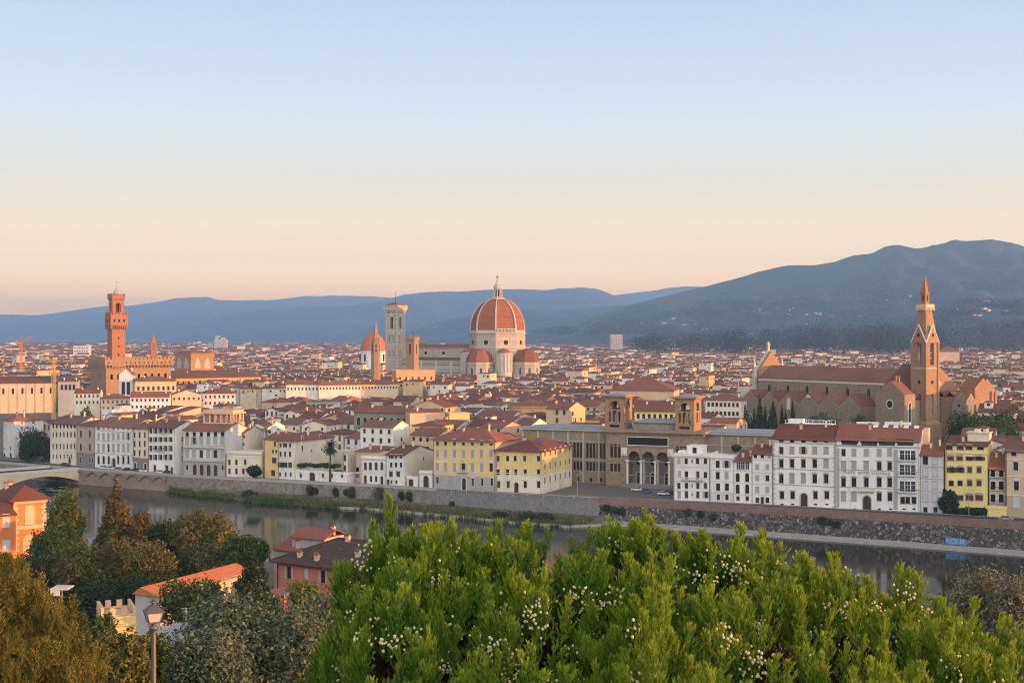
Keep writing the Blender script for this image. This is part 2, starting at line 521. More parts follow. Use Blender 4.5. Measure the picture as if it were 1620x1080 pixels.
# riverside road, 4 mm above, kerb and pavement by the fronts
mb = MB(); mp_ = MB(); mk = MB()
xs = list(range(-150, 1790, 20))
for q in range(len(xs) - 1):
    A, B = wall_pt(xs[q], .55), wall_pt(xs[q + 1], .55)
    C_, D_ = base_pt(xs[q + 1], -2.0), base_pt(xs[q], -2.0)
    mb.poly([(*A, .01), (*B, .01), (*C_, .01), (*D_, .01)])
    E_, F_ = base_pt(xs[q + 1], .3), base_pt(xs[q], .3)
    mp_.poly([(*D_, .13), (*C_, .13), (*E_, .13), (*F_, .13)])
    mp_.poly([(*D_, .0), (*C_, .0), (*C_, .13), (*D_, .13)])
tag(mb.build('road', M['asphalt']), kind='structure')
tag(mp_.build('pavement', M['pave']), kind='structure')
mb = MB()
for q in range(0, len(xs) - 1):
    a0, a1 = xs[q], xs[q] + 7
    A, B = wall_pt(a0, 4.6), wall_pt(a1, 4.6); A2, B2 = wall_pt(a0, 4.75), wall_pt(a1, 4.75)
    mb.poly([(*A, .016), (*B, .016), (*B2, .016), (*A2, .016)])
tag(mb.build('road_marking', M['whitepaint']), kind='structure')

# river
def water_mat():
    m, t, bs = newmat('river_water')
    bs.inputs['Base Color'].default_value = (.026, .028, .017, 1)
    bs.inputs['Roughness'].default_value = .06
    bs.inputs['IOR'].default_value = 1.33
    bs.inputs['Specular IOR Level'].default_value = .22
    n = noise_out(t, .35, 4, .6, stretch=(.5, 1.4, 1))
    n2 = noise_out(t, .05, 3, .5)
    b = mixc(t, .5, n, n2)
    bump(t, bs, b, .07, .5)
    r = sharpen(t, noise_out(t, .022, 4), .42, .64)
    r.node.inputs['To Min'].default_value = .05; r.node.inputs['To Max'].default_value = .12
    t.links.new(r, bs.inputs['Roughness'])
    return m
mb = MB()
wx = [-700, -400, -250, -150, -50, 50, 150, 250, 500, 900]
def wall_line_y(X):
    px = 810
    for _ in range(30):
        xx, yy = wall_pt(px); px += (X - xx) * 3
    return wall_pt(px)[1]
for k in range(len(wx) - 1):
    x0, x1 = wx[k], wx[k + 1]
    mb.poly([(x0, wall_line_y(x0) - 250, water_z(x0)), (x1, wall_line_y(x1) - 250, water_z(x1)), (x1, wall_line_y(x1) + 14, water_z(x1)), (x0, wall_line_y(x0) + 14, water_z(x0))])
tag(mb.build('river', water_mat()), kind='structure')

# near hillside below the terrace
def bank_y(X): return wall_line_y(X) - 158
def hill_z(X, Y):
    by = bank_y(X)
    prof = [(-60, 54.3), (2.2, 54.3), (9, 52.2), (26, 45.5), (45, 39.0), (90, 29.5), (150, 20.5), (200, 14), (260, 6), (by - 20, 1), (by - 4, -4), (by + 10, -12), (by + 80, -16)]
    z = prof[-1][1]
    for i in range(len(prof) - 1):
        if Y <= prof[i + 1][0]:
            (y0, a0), (y1, a1) = prof[i], prof[i + 1]
            z = a0 + (a1 - a0) * max(0, (Y - y0) / max(1e-3, y1 - y0)); break
    n = mnoise.fractal(Vector((X * .02, Y * .02, 3)), 1, 2, 4)
    return z + n * min(2.0, max(0, (Y - 8) * .04))
def soil_mat():
    m, t, bs = newmat('hillside_soil')
    bs.inputs['Roughness'].default_value = .95
    n = sharpen(t, noise_out(t, .4, 6), .35, .65)
    t.links.new(mixc(t, n, (.035, .045, .018), (.09, .075, .04)), bs.inputs['Base Color'])
    return m
nx, ny = 70, 90
vs = []; fs = []
ys = [-60 + 520 * (j / (ny - 1)) ** 1.5 for j in range(ny)]
for j in range(ny):
    for i in range(nx):
        X = -320 + 700 * i / (nx - 1)
        vs.append((X, ys[j], hill_z(X, ys[j])))
for j in range(ny - 1):
    for i in range(nx - 1):
        q = j * nx + i
        fs.append((q, q + 1, q + nx + 1, q + nx))
tag(link('hillside', np_mesh('hillside', vs, fs, [soil_mat()], smooth=True)), kind='structure')

# wooded hill on the right, outside the picture: it keeps the low sun off the river front
def wood_mat():
    m, t, bs = newmat('wooded_hill')
    bs.inputs['Roughness'].default_value = .95
    n = sharpen(t, noise_out(t, .0016, 8, .65), .38, .62)
    n2 = sharpen(t, noise_out(t, .012, 5, .7), .35, .65)
    col = mixc(t, n, (.010, .018, .013), (.034, .038, .026))
    col = mixc(t, mixc(t, .6, n2, n), tuple(v * .5 for v in (.03, .045, .025)), col)
    f = sharpen(t, noise_out(t, .0009, 7, .6), .56, .62)
    col = mixc(t, f, col, (.07, .068, .042))
    t.links.new(col, bs.inputs['Base Color'])
    return m
WOOD = wood_mat()
def interp_h(tab, x):
    return float(np.interp(x, [q[0] for q in tab], [q[1] for q in tab]))
vs = []; fs = []; nx, ny = 50, 60
for j in range(ny):
    Y = 60 + 1000 * j / (ny - 1)
    for i in range(nx):
        X = 330 + 700 * i / (nx - 1)
        top = interp_h([(60, 0), (150, 0), (240, 60), (420, 60), (520, 44), (640, 30), (800, 0), (1100, 0)], Y)
        prof = math.exp(-((X - 640) / 150) ** 2)
        z = top * prof + mnoise.fractal(Vector((X * .01, Y * .01, 0)), 1, 2, 4) * 4 * prof - 3
        vs.append((X, Y, z))
for j in range(ny - 1):
    for i in range(nx - 1):
        q = j * nx + i
        fs.append((q, q + 1, q + nx + 1, q + nx))
tag(link('hill', np_mesh('hill', vs, fs, [WOOD], smooth=True)), kind='structure')

# the mountain ranges: crest lines by photo column, real distances
def mountain(name, crest, Yc, foot, spread, seed, rough=1.0, nxx=260, nyy=60, ext=200):
    xs_ = [crest[0][0] - ext, *[c[0] for c in crest], crest[-1][0] + ext]
    ysp = [crest[0][1] + (0 if ext < 201 else 0), *[c[1] for c in crest], crest[-1][1]]
    tab = list(zip(xs_, ysp))
    vs = []; fs = []
    for j in range(nyy):
        v = j / (nyy - 1)
        for i in range(nxx):
            px = xs_[0] + (xs_[-1] - xs_[0]) * i / (nxx - 1)
            X = XW(px, Yc)
            zc = ZW(interp(tab, px), Yc)
            vc = .72
            if v <= vc:
                q = v / vc
                Y = foot + (Yc - foot) * q
                s_ = q * q * (3 - 2 * q) * .55 + q * .45
            else:
                q = (v - vc) / (1 - vc)
                Y = Yc + spread * q
                s_ = 1 - q * .7
            X = X * (Y / Yc) if v <= vc else X
            p = Vector((X / 1700, Y / 2600, seed))
            rid = 1 - abs(mnoise.fractal(p, .9, 2.1, 6))
            spur = (rid - .8) * 1.0 + mnoise.fractal(p * 3.1, .8, 2, 5) * .22
            amp = zc * .34 * rough * math.sin(math.pi * min(1, v / vc)) if v < vc else 0
            z = zc * s_ + amp * spur + mnoise.fractal(p * 9, 1, 2, 4) * zc * .012
            if v < .02: z = -15
            vs.append((X, Y, max(-15, z)))
    for j in range(nyy - 1):
        for i in range(nxx - 1):
            q = j * nxx + i
            fs.append((q, q + 1, q + nxx + 1, q + nxx))
    tag(link(name, np_mesh(name, vs, fs, [WOOD], smooth=True)), kind='structure')
mountain('far_hills', [(-60, 498), (0, 497), (60, 498), (130, 489), (165, 484), (200, 484), (240, 479), (275, 472), (325, 469), (345, 474), (380, 475), (430, 474), (480, 468),
                       (560, 467), (640, 472), (760, 475), (900, 470), (970, 467), (1040, 458), (1085, 452), (1110, 453), (1250, 470)], 21500, 18200, 3000, 1.3)
mountain('middle_hills', [(150, 545), (230, 544), (270, 538), (300, 519), (340, 502), (400, 490), (460, 486), (500, 485), (560, 483), (600, 476), (640, 466), (680, 461), (730, 461),
                          (780, 457), (830, 457), (860, 458), (915, 454), (945, 456), (975, 468), (1010, 490), (1060, 500), (1200, 500)], 17500, 13500, 2500, 4.7)
mountain('near_hills', [(560, 548), (640, 526), (690, 510), (740, 500), (800, 492), (850, 489), (885, 490), (930, 486), (985, 483), (1040, 500), (1100, 520)], 12200, 9600, 1500, 9.1, .8)
mountain('mountain', [(760, 548), (830, 532), (900, 515), (960, 492), (1000, 481), (1040, 471), (1085, 459), (1110, 453), (1160, 440), (1200, 428), (1240, 420), (1285, 419), (1320, 414),
                      (1350, 404), (1380, 400), (1400, 390), (1420, 387), (1450, 393), (1480, 388), (1510, 385), (1550, 383), (1580, 386), (1620, 391), (1720, 402), (1900, 430)], 9200, 5600, 2500, 2.2, 1.5)
mountain('low_hills', [(1330, 545), (1400, 530), (1450, 512), (1490, 490), (1530, 478), (1570, 473), (1620, 470), (1700, 462), (1850, 470)], 5600, 4300, 900, 6.4, .8, 160, 40)
# ================================================================ quay walls, bank, bridge
def rubble_mat():
    m, t, bs = newmat('dark_rubble_masonry')
    bs.inputs['Roughness'].default_value = .9
    g = t.nodes.new('ShaderNodeNewGeometry')
    v = node(t, 'ShaderNodeTexVoronoi', Scale=1.25); t.links.new(g.outputs['Position'], v.inputs['Vector'])
    rp = ramp_node(t, [(0, (.035, .032, .034)), (.55, (.10, .09, .085)), (.8, (.17, .15, .14)), (1, (.29, .265, .245))])
    sp = t.nodes.new('ShaderNodeSeparateColor'); t.links.new(v.outputs['Color'], sp.inputs[0])
    t.links.new(sp.outputs[0], rp.inputs[0])
    v2 = node(t, 'ShaderNodeTexVoronoi', Scale=1.25); v2.feature = 'DISTANCE_TO_EDGE'; t.links.new(g.outputs['Position'], v2.inputs['Vector'])
    ed = sharpen(t, v2.outputs['Distance'], .02, .12)
    col = mixc(t, ed, (.05, .045, .042), rp.outputs[0])
    n = sharpen(t, noise_out(t, .07, 5), .56, .66)
    col = mixc(t, n, col, (.17, .135, .11))
    t.links.new(col, bs.inputs['Base Color'])
    bump(t, bs, ed, .6, .25)
    return m
M['rubble'] = rubble_mat()
M['quaystone'] = stone('grey_quay_stone', (.24, .215, .19), .6, .5, brick=.9)
M['quayblock'] = stone('grey_block_quay', (.20, .195, .195), 1.4, .45)
M['quaybrown'] = stone('brown_quay_render', (.25, .20, .155), .5, .25)
M['redparapet'] = stone('red_brick_parapet', (.215, .145, .122), 1.2, .3)

def quay(name, label, pxs, mats, zb, parap=.9, cap=True, band=None):
    t = thing(name, label, 'quay wall', (*wall_pt(pxs[len(pxs) // 2]), 0))
    ox, oy = t.location.x, t.location.y
    face = MB(); par = MB(); ledge = MB()
    for k in range(len(pxs) - 1):
        a0, a1 = pxs[k], pxs[k + 1]
        def q(off_a, px): 
            x, y = wall_pt(px, off_a); return (x - ox, y - oy)
        z1 = band if band is not None else .0
        for (o0, za, o1, zz, tgt) in ((-1.1, zb - 6, -.15, z1, face),):
            A, B, C_, D_ = q(o0, a0), q(o0, a1), q(o1, a1), q(o1, a0)
            tgt.poly([(*A, za), (*B, za), (*C_, zz), (*D_, zz)])
        # parapet with thickness
        A, B = q(-.22, a0), q(-.22, a1); C_, D_ = q(.22, a1), q(.22, a0)
        par.poly([(*A, z1), (*B, z1), (*B, parap), (*A, parap)])
        par.poly([(*A, parap), (*B, parap), (*C_, parap), (*D_, parap)])
        par.poly([(*C_, -.1), (*D_, -.1), (*D_, parap), (*C_, parap)])
        if cap:
            A, B = q(-.34, a0), q(-.34, a1); C_, D_ = q(.34, a1), q(.34, a0)
            par.poly([(*A, parap + .003), (*B, parap + .003), (*B, parap + .16), (*A, parap + .16)], 1)
            par.poly([(*A, parap + .16), (*B, parap + .16), (*C_, parap + .16), (*D_, parap + .16)], 1)
            par.poly([(*D_, parap + .003), (*C_, parap + .003), (*B, parap + .003), (*A, parap + .003)], 1)
        if k % 3 == 0:
            A = q(-.3, a0); B = q(-.3, a0 + 1.2)
            par.poly([(*A, z1), (*B, z1), (*B, parap), (*A, parap)], 1)
    face.build('wall_face', mats[0], t)
    par.build('parapet', [mats[1], mats[2]], t)
    return t
def seq(a, b, st):
    n = max(1, round((b - a) / st)); return [a + (b - a) * k / n for k in range(n + 1)]
quay('quay_wall', 'grey quay wall under and beyond the pale bridge at the left edge', seq(-158, 104.9, 9), (M['quaystone'], M['trimgrey'], M['trimgrey']), -6.2)
qa = quay('quay_wall', 'brown rendered quay wall with shallow corbel arches beside the pale bridge', seq(105, 271, 8), (M['quaybrown'], M['trimgrey'], M['trimgrey']), -6.2)
# corbel arches under the road edge of the arcaded wall
arc = MB()
ox, oy = qa.location.x, qa.location.y
for k in range(7):
    a0, a1 = 118 + k * 21, 118 + (k + 1) * 21
    A = Vector(wall_pt(a0, -.35)); B = Vector(wall_pt(a1, -.35)); d = B - A; n_ = Vector((d.y, -d.x)).normalized()
    for s_ in range(8):
        u0, u1 = s_ / 8, (s_ + 1) / 8
        h0, h1 = -.5 - 1.9 * abs(2 * u0 - 1) ** 2.2, -.5 - 1.9 * abs(2 * u1 - 1) ** 2.2
        P0, P1 = A + d * u0, A + d * u1
        o_ = n_ * .8
        L0 = Vector((ox, oy))
        p = [P0 - L0, P1 - L0]
        arc.poly([(*(p[0] + o_), h0), (*(p[1] + o_), h1), (*(p[1] + o_), .2), (*(p[0] + o_), .2)])
        arc.poly([(*p[0], h0 - .5), (*p[1], h1 - .5), (*(p[1] + o_), h1), (*(p[0] + o_), h0)])
arc.build('corbel_arches', M['quaybrown'], qa)
quay('quay_wall', 'long stained grey stone quay wall behind the grassy river bank', seq(271, 690, 8), (M['quaystone'], M['trimgrey'], M['trimgrey']), -4.6)
quay('quay_wall', 'grey block quay wall below the yellow corner palazzo', seq(690, 948, 8), (M['quayblock'], M['quayblock'], M['trimgrey']), -4.8)
quay('quay_wall', 'high dark rubble quay wall under a red brick parapet on the right', seq(948, 1790, 9), (M['rubble'], M['redparapet'], M['redparapet']), -8.5, .95, False, -1.6)
# pale ledge at the foot of the rubble wall, and the concrete lip along the grassy bank
mb = MB()
for k, (a0, a1) in enumerate(zip(seq(955, 1790, 9), seq(955, 1790, 9)[1:])):
    A, B = wall_pt(a0, -6.0), wall_pt(a1, -6.0); C_, D_ = wall_pt(a1, -.8), wall_pt(a0, -.8)
    zw0, zw1 = water_z(A[0]), water_z(B[0])
    mb.poly([(*A, zw0 + .55), (*B, zw1 + .55), (*C_, zw1 + 1.0), (*D_, zw0 + 1.0)])
    mb.poly([(*A, zw0 - 2), (*B, zw1 - 2), (*B, zw1 + .55), (*A, zw0 + .55)])
tag(mb.build('quay_ledge', M['concrete']), 'pale concrete ledge at the water line under the rubble wall', 'ledge')
def bank_mat():
    m, t, bs = newmat('river_bank')
    bs.inputs['Roughness'].default_value = .95
    n = sharpen(t, noise_out(t, .25, 6, .7), .38, .6)
    t.links.new(mixc(t, n, (.16, .13, .085), (.055, .07, .028)), bs.inputs['Base Color'])
    return m
BW = [(268, .8), (300, 5.0), (380, 8.0), (430, 12), (560, 14), (640, 12), (760, 13), (860, 16), (930, 16), (960, 7)]    # bank width by column
mb = MB(); lip = MB()
ss = seq(268, 958, 7)
for a0, a1 in zip(ss, ss[1:]):
    w0, w1 = interp(BW, a0), interp(BW, a1)
    w0 *= 1 + .12 * mnoise.noise(Vector((a0 * .06, 0, 0))); w1 *= 1 + .12 * mnoise.noise(Vector((a1 * .06, 0, 0)))
    A, B = wall_pt(a0, -w0), wall_pt(a1, -w1); C_, D_ = wall_pt(a1, -.6), wall_pt(a0, -.6)
    A2, B2 = wall_pt(a0, -w0 * .55), wall_pt(a1, -w1 * .55)
    z0, z1 = water_z(A[0]), water_z(B[0])
    mb.poly([(*A, z0 + .15), (*B, z1 + .15), (*B2, z1 + .9), (*A2, z0 + .9)])
    mb.poly([(*A2, z0 + .9), (*B2, z1 + .9), (*C_, z1 + 2.4), (*D_, z0 + 2.4)])
    mb.poly([(*A, z0 - 2), (*B, z1 - 2), (*B, z1 + .15), (*A, z0 + .15)])
    if a0 > 560:
        A, B = wall_pt(a0, -w0 - .1), wall_pt(a1, -w1 - .1); C_, D_ = wall_pt(a1, -w1 + 1.0), wall_pt(a0, -w0 + 1.0)
        lip.poly([(*A, z0 + .75), (*B, z1 + .75), (*C_, z1 + .78), (*D_, z0 + .78)])
        lip.poly([(*A, z0 - 1), (*B, z1 - 1), (*B, z1 + .75), (*A, z0 + .75)])
tag(mb.build('river_bank', bank_mat()), kind='structure')
tag(lip.build('bank_edging', M['concrete']), 'thin pale concrete edging along the grassy bank', 'edging')

# reeds and grass on the bank: uncountable, one object
def blades(name, centres, h, wd, mat, nb, seed, kind=None):
    rg = np.random.default_rng(seed)
    c = np.repeat(np.asarray(centres, dtype=np.float32), nb, axis=0)
    N = len(c)
    c = c + rg.normal(0, 1, (N, 3)) * np.array([.7, .7, .08])
    hh = h * rg.uniform(.4, 1.2, (N, 1)); an = rg.uniform(0, math.pi, (N, 1)); ww = wd * rg.uniform(.6, 1.4, (N, 1))
    dx = np.hstack([np.cos(an), np.sin(an), np.zeros_like(an)]) * ww / 2
    lean = rg.normal(0, .25, (N, 3)) * hh; lean[:, 2] = 0
    up = np.hstack([np.zeros((N, 2)), hh]) + lean
    vs = np.stack([c - dx, c + dx, c + dx * .5 + up * .7, c + up], 1).reshape(-1, 3)
    me = np_mesh(name, vs, np.arange(N * 4).reshape(-1, 4), [mat])
    o = link(name, me)
    return o
rg = np.random.default_rng(3)
M['reed'] = leafmat('reed_green', (.035, .06, .018), (.11, .15, .045), .2, (.16, .15, .06), .08)
M['drygrass'] = leafmat('dry_grass', (.10, .09, .04), (.22, .19, .09), .2, (.06, .08, .03), .1)
cs = []
for _ in range(2300):
    px = rg.uniform(272, 560) if rg.random() < .8 else rg.uniform(560, 940)
    wv = interp(BW, px)
    f = rg.uniform(.70, 1.03)
    if px < 395 and not (275 < px < 385): continue
    if 384 < px < 416: continue
    if mnoise.noise(Vector((px * .09, f * 3, 0))) < -.12: continue
    x, y = wall_pt(px, -wv * f)
    cs.append((x, y, water_z(x) + .1 + (1 - f) * 1.6))
o = blades('reeds', cs, 1.5, .4, M['reed'], 9, 5)
tag(o, 'tall green reeds crowding the edge of the far river bank', 'reeds', kind='stuff')
cs = []
for _ in range(1500):
    px = rg.uniform(400, 945); wv = interp(BW, px); f = rg.uniform(.08, .8)
    x, y = wall_pt(px, -wv * f); cs.append((x, y, water_z(x) + .2 + (1 - f) * 1.9))
o = blades('dry_grass', cs, .7, .35, M['drygrass'], 7, 6)
tag(o, 'dry yellow grass on the bank below the quay wall', 'grass', kind='stuff')

# pale bridge at the left edge
A = Vector(wall_pt(102, -.2)); near = Vector((A.x - 62, A.y - 108))
br = thing('bridge', 'pale yellow stone bridge with a flat arch at the left edge', 'bridge', (A.x, A.y, 0), math.atan2(near.y - A.y, near.x - A.x))
Lb = (near - A).length
M['bridge'] = plaster('pale_bridge_stone', (.58, .50, .33), .3)
deck = MB(); n_ = 48
def soffit(u):
    uu = (u % 41.0) / 41.0
    return -4.6 + 3.5 * (1 - abs(2 * uu - 1) ** 2.0) if u < 123 else -4.6
up = lambda u: .9 + 1.2 * math.sin(math.pi * min(1, u / Lb))
for k in range(n_):
    u0, u1 = Lb * k / n_, Lb * (k + 1) / n_
    for y in (-9.0, 9.0):
        q = [(u0, y, soffit(u0)), (u1, y, soffit(u1)), (u1, y, up(u1) - .95), (u0, y, up(u0) - .95)]
        deck.poly(q if y > 0 else q[::-1])
    deck.poly([(u0, -9, soffit(u0)), (u1, -9, soffit(u1)), (u1, 9, soffit(u1)), (u0, 9, soffit(u0))])
deck.build('arch', M['bridge'], br)
rd = MB(); pr = MB()
for k in range(n_):
    u0, u1 = Lb * k / n_, Lb * (k + 1) / n_
    rd.poly([(u0, -8.6, up(u0) - .85), (u0, 8.6, up(u0) - .85), (u1, 8.6, up(u1) - .85), (u1, -8.6, up(u1) - .85)])
rd.build('roadway', M['asphalt'], br)
for y0, y1 in ((8.55, 9.12), (-9.12, -8.55)):
    pr = MB()
    for k in range(n_):
        u0, u1 = Lb * k / n_, Lb * (k + 1) / n_
        a_, b_ = (y1, y0)
        pr.poly([(u0, y1, up(u0) - 1.0), (u0, y1, up(u0) + .15), (u1, y1, up(u1) + .15), (u1, y1, up(u1) - 1.0)])
        pr.poly([(u0, y0, up(u0) - 1.0), (u1, y0, up(u1) - 1.0), (u1, y0, up(u1) + .15), (u0, y0, up(u0) + .15)])
        pr.poly([(u0, y1, up(u0) + .15), (u0, y0, up(u0) + .15), (u1, y0, up(u1) + .15), (u1, y1, up(u1) + .15)])
    pr.build('parapet', M['trim'], br)
for u in (41.0, 82.0):
    p = MB(); p.prism([(u - 2.2, -9.3), (u + 2.2, -9.3), (u + 2.2, 9.3), (u, 12.0), (u - 2.2, 9.3)], -16, -4.2); p.build('pier', M['bridge'], br)
# foam where the river runs over the sill below the bridge
mb = MB()
a_ = R(20)
rg = np.random.default_rng(9); vs = []
for k in range(420):
    px = rg.uniform(-10, 108); Y = rg.uniform(480, 566); x = XW(px, Y)
    l_, w_ = rg.uniform(1, 6), rg.uniform(.12, .4)
    th = R(rg.normal(-32, 8))
    dx, dy = math.cos(th) * l_ / 2, math.sin(th) * l_ / 2; ex, ey = -math.sin(th) * w_, math.cos(th) * w_
    z = water_z(x) + .02
    vs += [(x - dx, Y - dy, z), (x + ex, Y + ey, z + .02), (x + dx, Y + dy, z), (x - ex, Y - ey, z + .03)]
o = link('foam', np_mesh('foam', vs, np.arange(len(vs)).reshape(-1, 4), [flat('river_foam', (.5, .54, .6), .5)]))
tag(o, 'white water streaks below the pale bridge', 'foam', kind='stuff')

# ================================================================ windows, doors and the riverside palazzi
_wc = {}
def win_me(w_, h, style, pane, trim, proud=False, depth=.2):
    """frame mesh, pane mesh, shutter mesh; local x across from the centre, z up from the sill, y into the wall"""
    key = (round(w_, 2), round(h, 2), style, pane, trim, proud)
    if key in _wc: return _wc[key]
    fr = MB(); pn = MB(); sh = None
    arch = 'arch' in style; hw = w_ / 2
    t = .16
    if 'bare' not in style:
        if arch:
            out = [(-hw - t, 0)] + [(-(hw + t) * math.cos(R(180) * k / 10), h - hw + (hw + t) * math.sin(R(180) * k / 10)) for k in range(11)] + [(hw + t, 0)]
            inn = [(-hw, 0)] + [(-hw * math.cos(R(180) * k / 10), h - hw + hw * math.sin(R(180) * k / 10)) for k in range(11)] + [(hw, 0)]
            for k in range(len(out) - 1):
                fr.poly([(out[k][0], -.07, out[k][1]), (inn[k][0], -.07, inn[k][1]), (inn[k + 1][0], -.07, inn[k + 1][1]), (out[k + 1][0], -.07, out[k + 1][1])])
                fr.poly([(out[k][0], 0, out[k][1]), (out[k][0], -.07, out[k][1]), (out[k + 1][0], -.07, out[k + 1][1]), (out[k + 1][0], 0, out[k + 1][1])])
                fr.poly([(inn[k][0], -.07, inn[k][1]), (inn[k][0], .0, inn[k][1]), (inn[k + 1][0], .0, inn[k + 1][1]), (inn[k + 1][0], -.07, inn[k + 1][1])])
        else:
            fr.box(-hw - t, -hw, -.07, .0, 0, h); fr.box(hw, hw + t, -.07, .0, 0, h)
            fr.box(-hw - t, hw + t, -.08, .0, h, h + t)
        fr.box(-hw - t - .08, hw + t + .08, -.16, .0, -.16, 0)
        if 'corn' in style:
            fr.box(-hw - t - .15, hw + t + .15, -.24, .0, h + .34, h + .52); fr.box(-hw - t, hw + t, -.06, 0, h + t, h + .34)
        if 'ped' in style:
            fr.box(-hw - t - .12, hw + t + .12, -.22, .0, h + .3, h + .44); fr.box(-hw - t, hw + t, -.06, 0, h + t, h + .3)
            W_ = hw + t + .2
            fr.extr([(-W_, h + .44), (W_, h + .44), (0, h + .44 + W_ * .42)], -.24, 0)
        if 'brow' in style:
            W_ = hw + t + .16
            fr.extr([(W_ * math.cos(R(180) * k / 8), h + .2 + W_ * .45 * math.sin(R(180) * k / 8)) for k in range(9)], -.2, 0)
    pd = -.012 if proud else depth
    if arch:
        pn.poly([(-hw, pd, 0), (hw, pd, 0)] + [(hw * math.cos(R(180) * k / 10), pd, h - hw + hw * math.sin(R(180) * k / 10)) for k in range(11)])
    else:
        pn.poly([(-hw, pd, 0), (hw, pd, 0), (hw, pd, h), (-hw, pd, h)])
    if h > 1.2 and 'dark' not in style:
        b = .045; f1 = pd - .03
        pn.box(-b, b, f1, pd, 0, h - (hw * .1 if arch else 0), 1)
        pn.box(-hw, hw, f1 - .004, pd, h * .62, h * .62 + .07, 1)
        pn.box(-hw, -hw + .07, f1 - .002, pd, 0, h - (hw if arch else 0), 1); pn.box(hw - .07, hw, f1 - .002, pd, 0, h - (hw if arch else 0), 1)
    if 'open' in style:
        sh = MB()
        for sg in (-1, 1):
            x0, x1 = sorted((sg * (hw + .02), sg * (hw + hw + .02)))
            sh.box(x0, x1, -.13, -.085, .02, h - .02)
            for k in range(int(h / .3)):
                sh.box(x0 + .05, x1 - .05, -.145, -.13, .1 + k * .3, .22 + k * .3)
    elif 'shut' in style:
        sh = MB()
        y0 = -.05 if proud else .04
        sh.box(-hw + .01, -.012, y0, y0 + .04, .01, h - .01); sh.box(.012, hw - .01, y0, y0 + .04, .01, h - .01)
        for k in range(int(h / .28)):
            for x0, x1 in ((-hw + .06, -.06), (.06, hw - .06)): sh.box(x0, x1, y0 - .02, y0, .08 + k * .28, .2 + k * .28)
    fm = fr.me('window', [M[trim]]) if fr.v else None
    pm = pn.me('pane', [M[pane], M['whitepaint'] if 'wf' in style else M['shutgrey' if 'gf' in style else 'wood']])
    sm = sh.me('shutter', [M['shutgreen']]) if sh else None
    _wc[key] = (fm, pm, sm)
    return _wc[key]
def put_window(parent, x, y, z, rz, w_, h, style, pane='pane', trim='trim', shut='shutgreen', proud=False, name='window'):
    fm, pm, sm = win_me(w_, h, style + (shut if ('open' in style or 'shut' in style) else ''), pane, trim, proud)
    if fm is None:
        return link(name, pm, parent, (x, y, z), rz)
    o = link(name, fm, parent, (x, y, z), rz)
    link('pane', pm, o)
    if sm:
        sm.materials[0] = M[shut]
        link('shutter', sm, o)
    return o
def put_door(parent, x, y, z, rz, w_, h, arch=True, trim='trimgrey', mat='wood'):
    d = MB(); hw = w_ / 2
    pts = [(-hw, 0), (hw, 0)] + ([(hw * math.cos(R(180) * k / 10), h - hw + hw * math.sin(R(180) * k / 10)) for k in range(11)] if arch else [(hw, h), (-hw, h)])
    d.poly([(a_, .22, b_) for a_, b_ in pts], 1)
    d.box(-.03, .03, .17, .22, 0, h - hw if arch else h, 1); d.box(-hw, hw, .17, .215, h - hw - .05 if arch else h - .6, h - hw + .08 if arch else h - .5, 1)
    t = .3
    if arch:
        for k in range(10):
            a0, a1 = R(180) * k / 10, R(180) * (k + 1) / 10
            p = [((hw + t) * math.cos(a0), h - hw + (hw + t) * math.sin(a0)), ((hw + t) * math.cos(a1), h - hw + (hw + t) * math.sin(a1)), (hw * math.cos(a1), h - hw + hw * math.sin(a1)), (hw * math.cos(a0), h - hw + hw * math.sin(a0))]
            d.extr(p[::-1], -.14, 0, 0)
        d.box(-hw - t, -hw, -.14, 0, 0, h - hw); d.box(hw, hw + t, -.14, 0, 0, h - hw)
    else:
        d.box(-hw - t, -hw, -.14, 0, 0, h); d.box(hw, hw + t, -.14, 0, 0, h); d.box(-hw - t, hw + t, -.14, 0, h, h + t)
    return d.build('door', [M[trim], M[mat]], parent, loc=(x, y, z), rz=rz)
def chimney(parent, x, y, z, h=1.6, s_=.7, mat='cream'):
    c = MB()
    c.box(x - s_ / 2, x + s_ / 2, y - s_ * .4, y + s_ * .4, z - .8, z + h)
    c.box(x - s_ / 2 - .08, x + s_ / 2 + .08, y - s_ * .4 - .08, y + s_ * .4 + .08, z + h, z + h + .14)
    for k in (-1, 1): c.box(x + k * s_ * .38 - .07, x + k * s_ * .38 + .07, y - .2, y + .2, z + h + .14, z + h + .45)
    c.gable(x - s_ / 2 - .1, x + s_ / 2 + .1, y - s_ * .4, y + s_ * .4, z + h + .45, .25, .1, .08, 'x', 1, .05)
    return c.build('chimney', [M[mat], M['tile']], parent)
def antenna(parent, x, y, z, h=2.5):
    m = MB(); m.tube((x, y, z), (x, y, z + h), .03, .025, 5)
    for k in range(4): m.box(x - .5 + .07 * k, x + .5 - .07 * k, y - .02, y + .02, z + h - .15 - k * .22, z + h - .12 - k * .22)
    return m.build('antenna', M['iron'], parent)

def face_uz(px, py, P0, ang):
    """metres along and up a wall, from a photo pixel"""
    k = (px - 810.0) / F; dx, dy = math.cos(ang), math.sin(ang)
    u = (k * P0[1] - P0[0]) / (dx - k * dy)
    return u, ZW(py, P0[1] + u * dy)

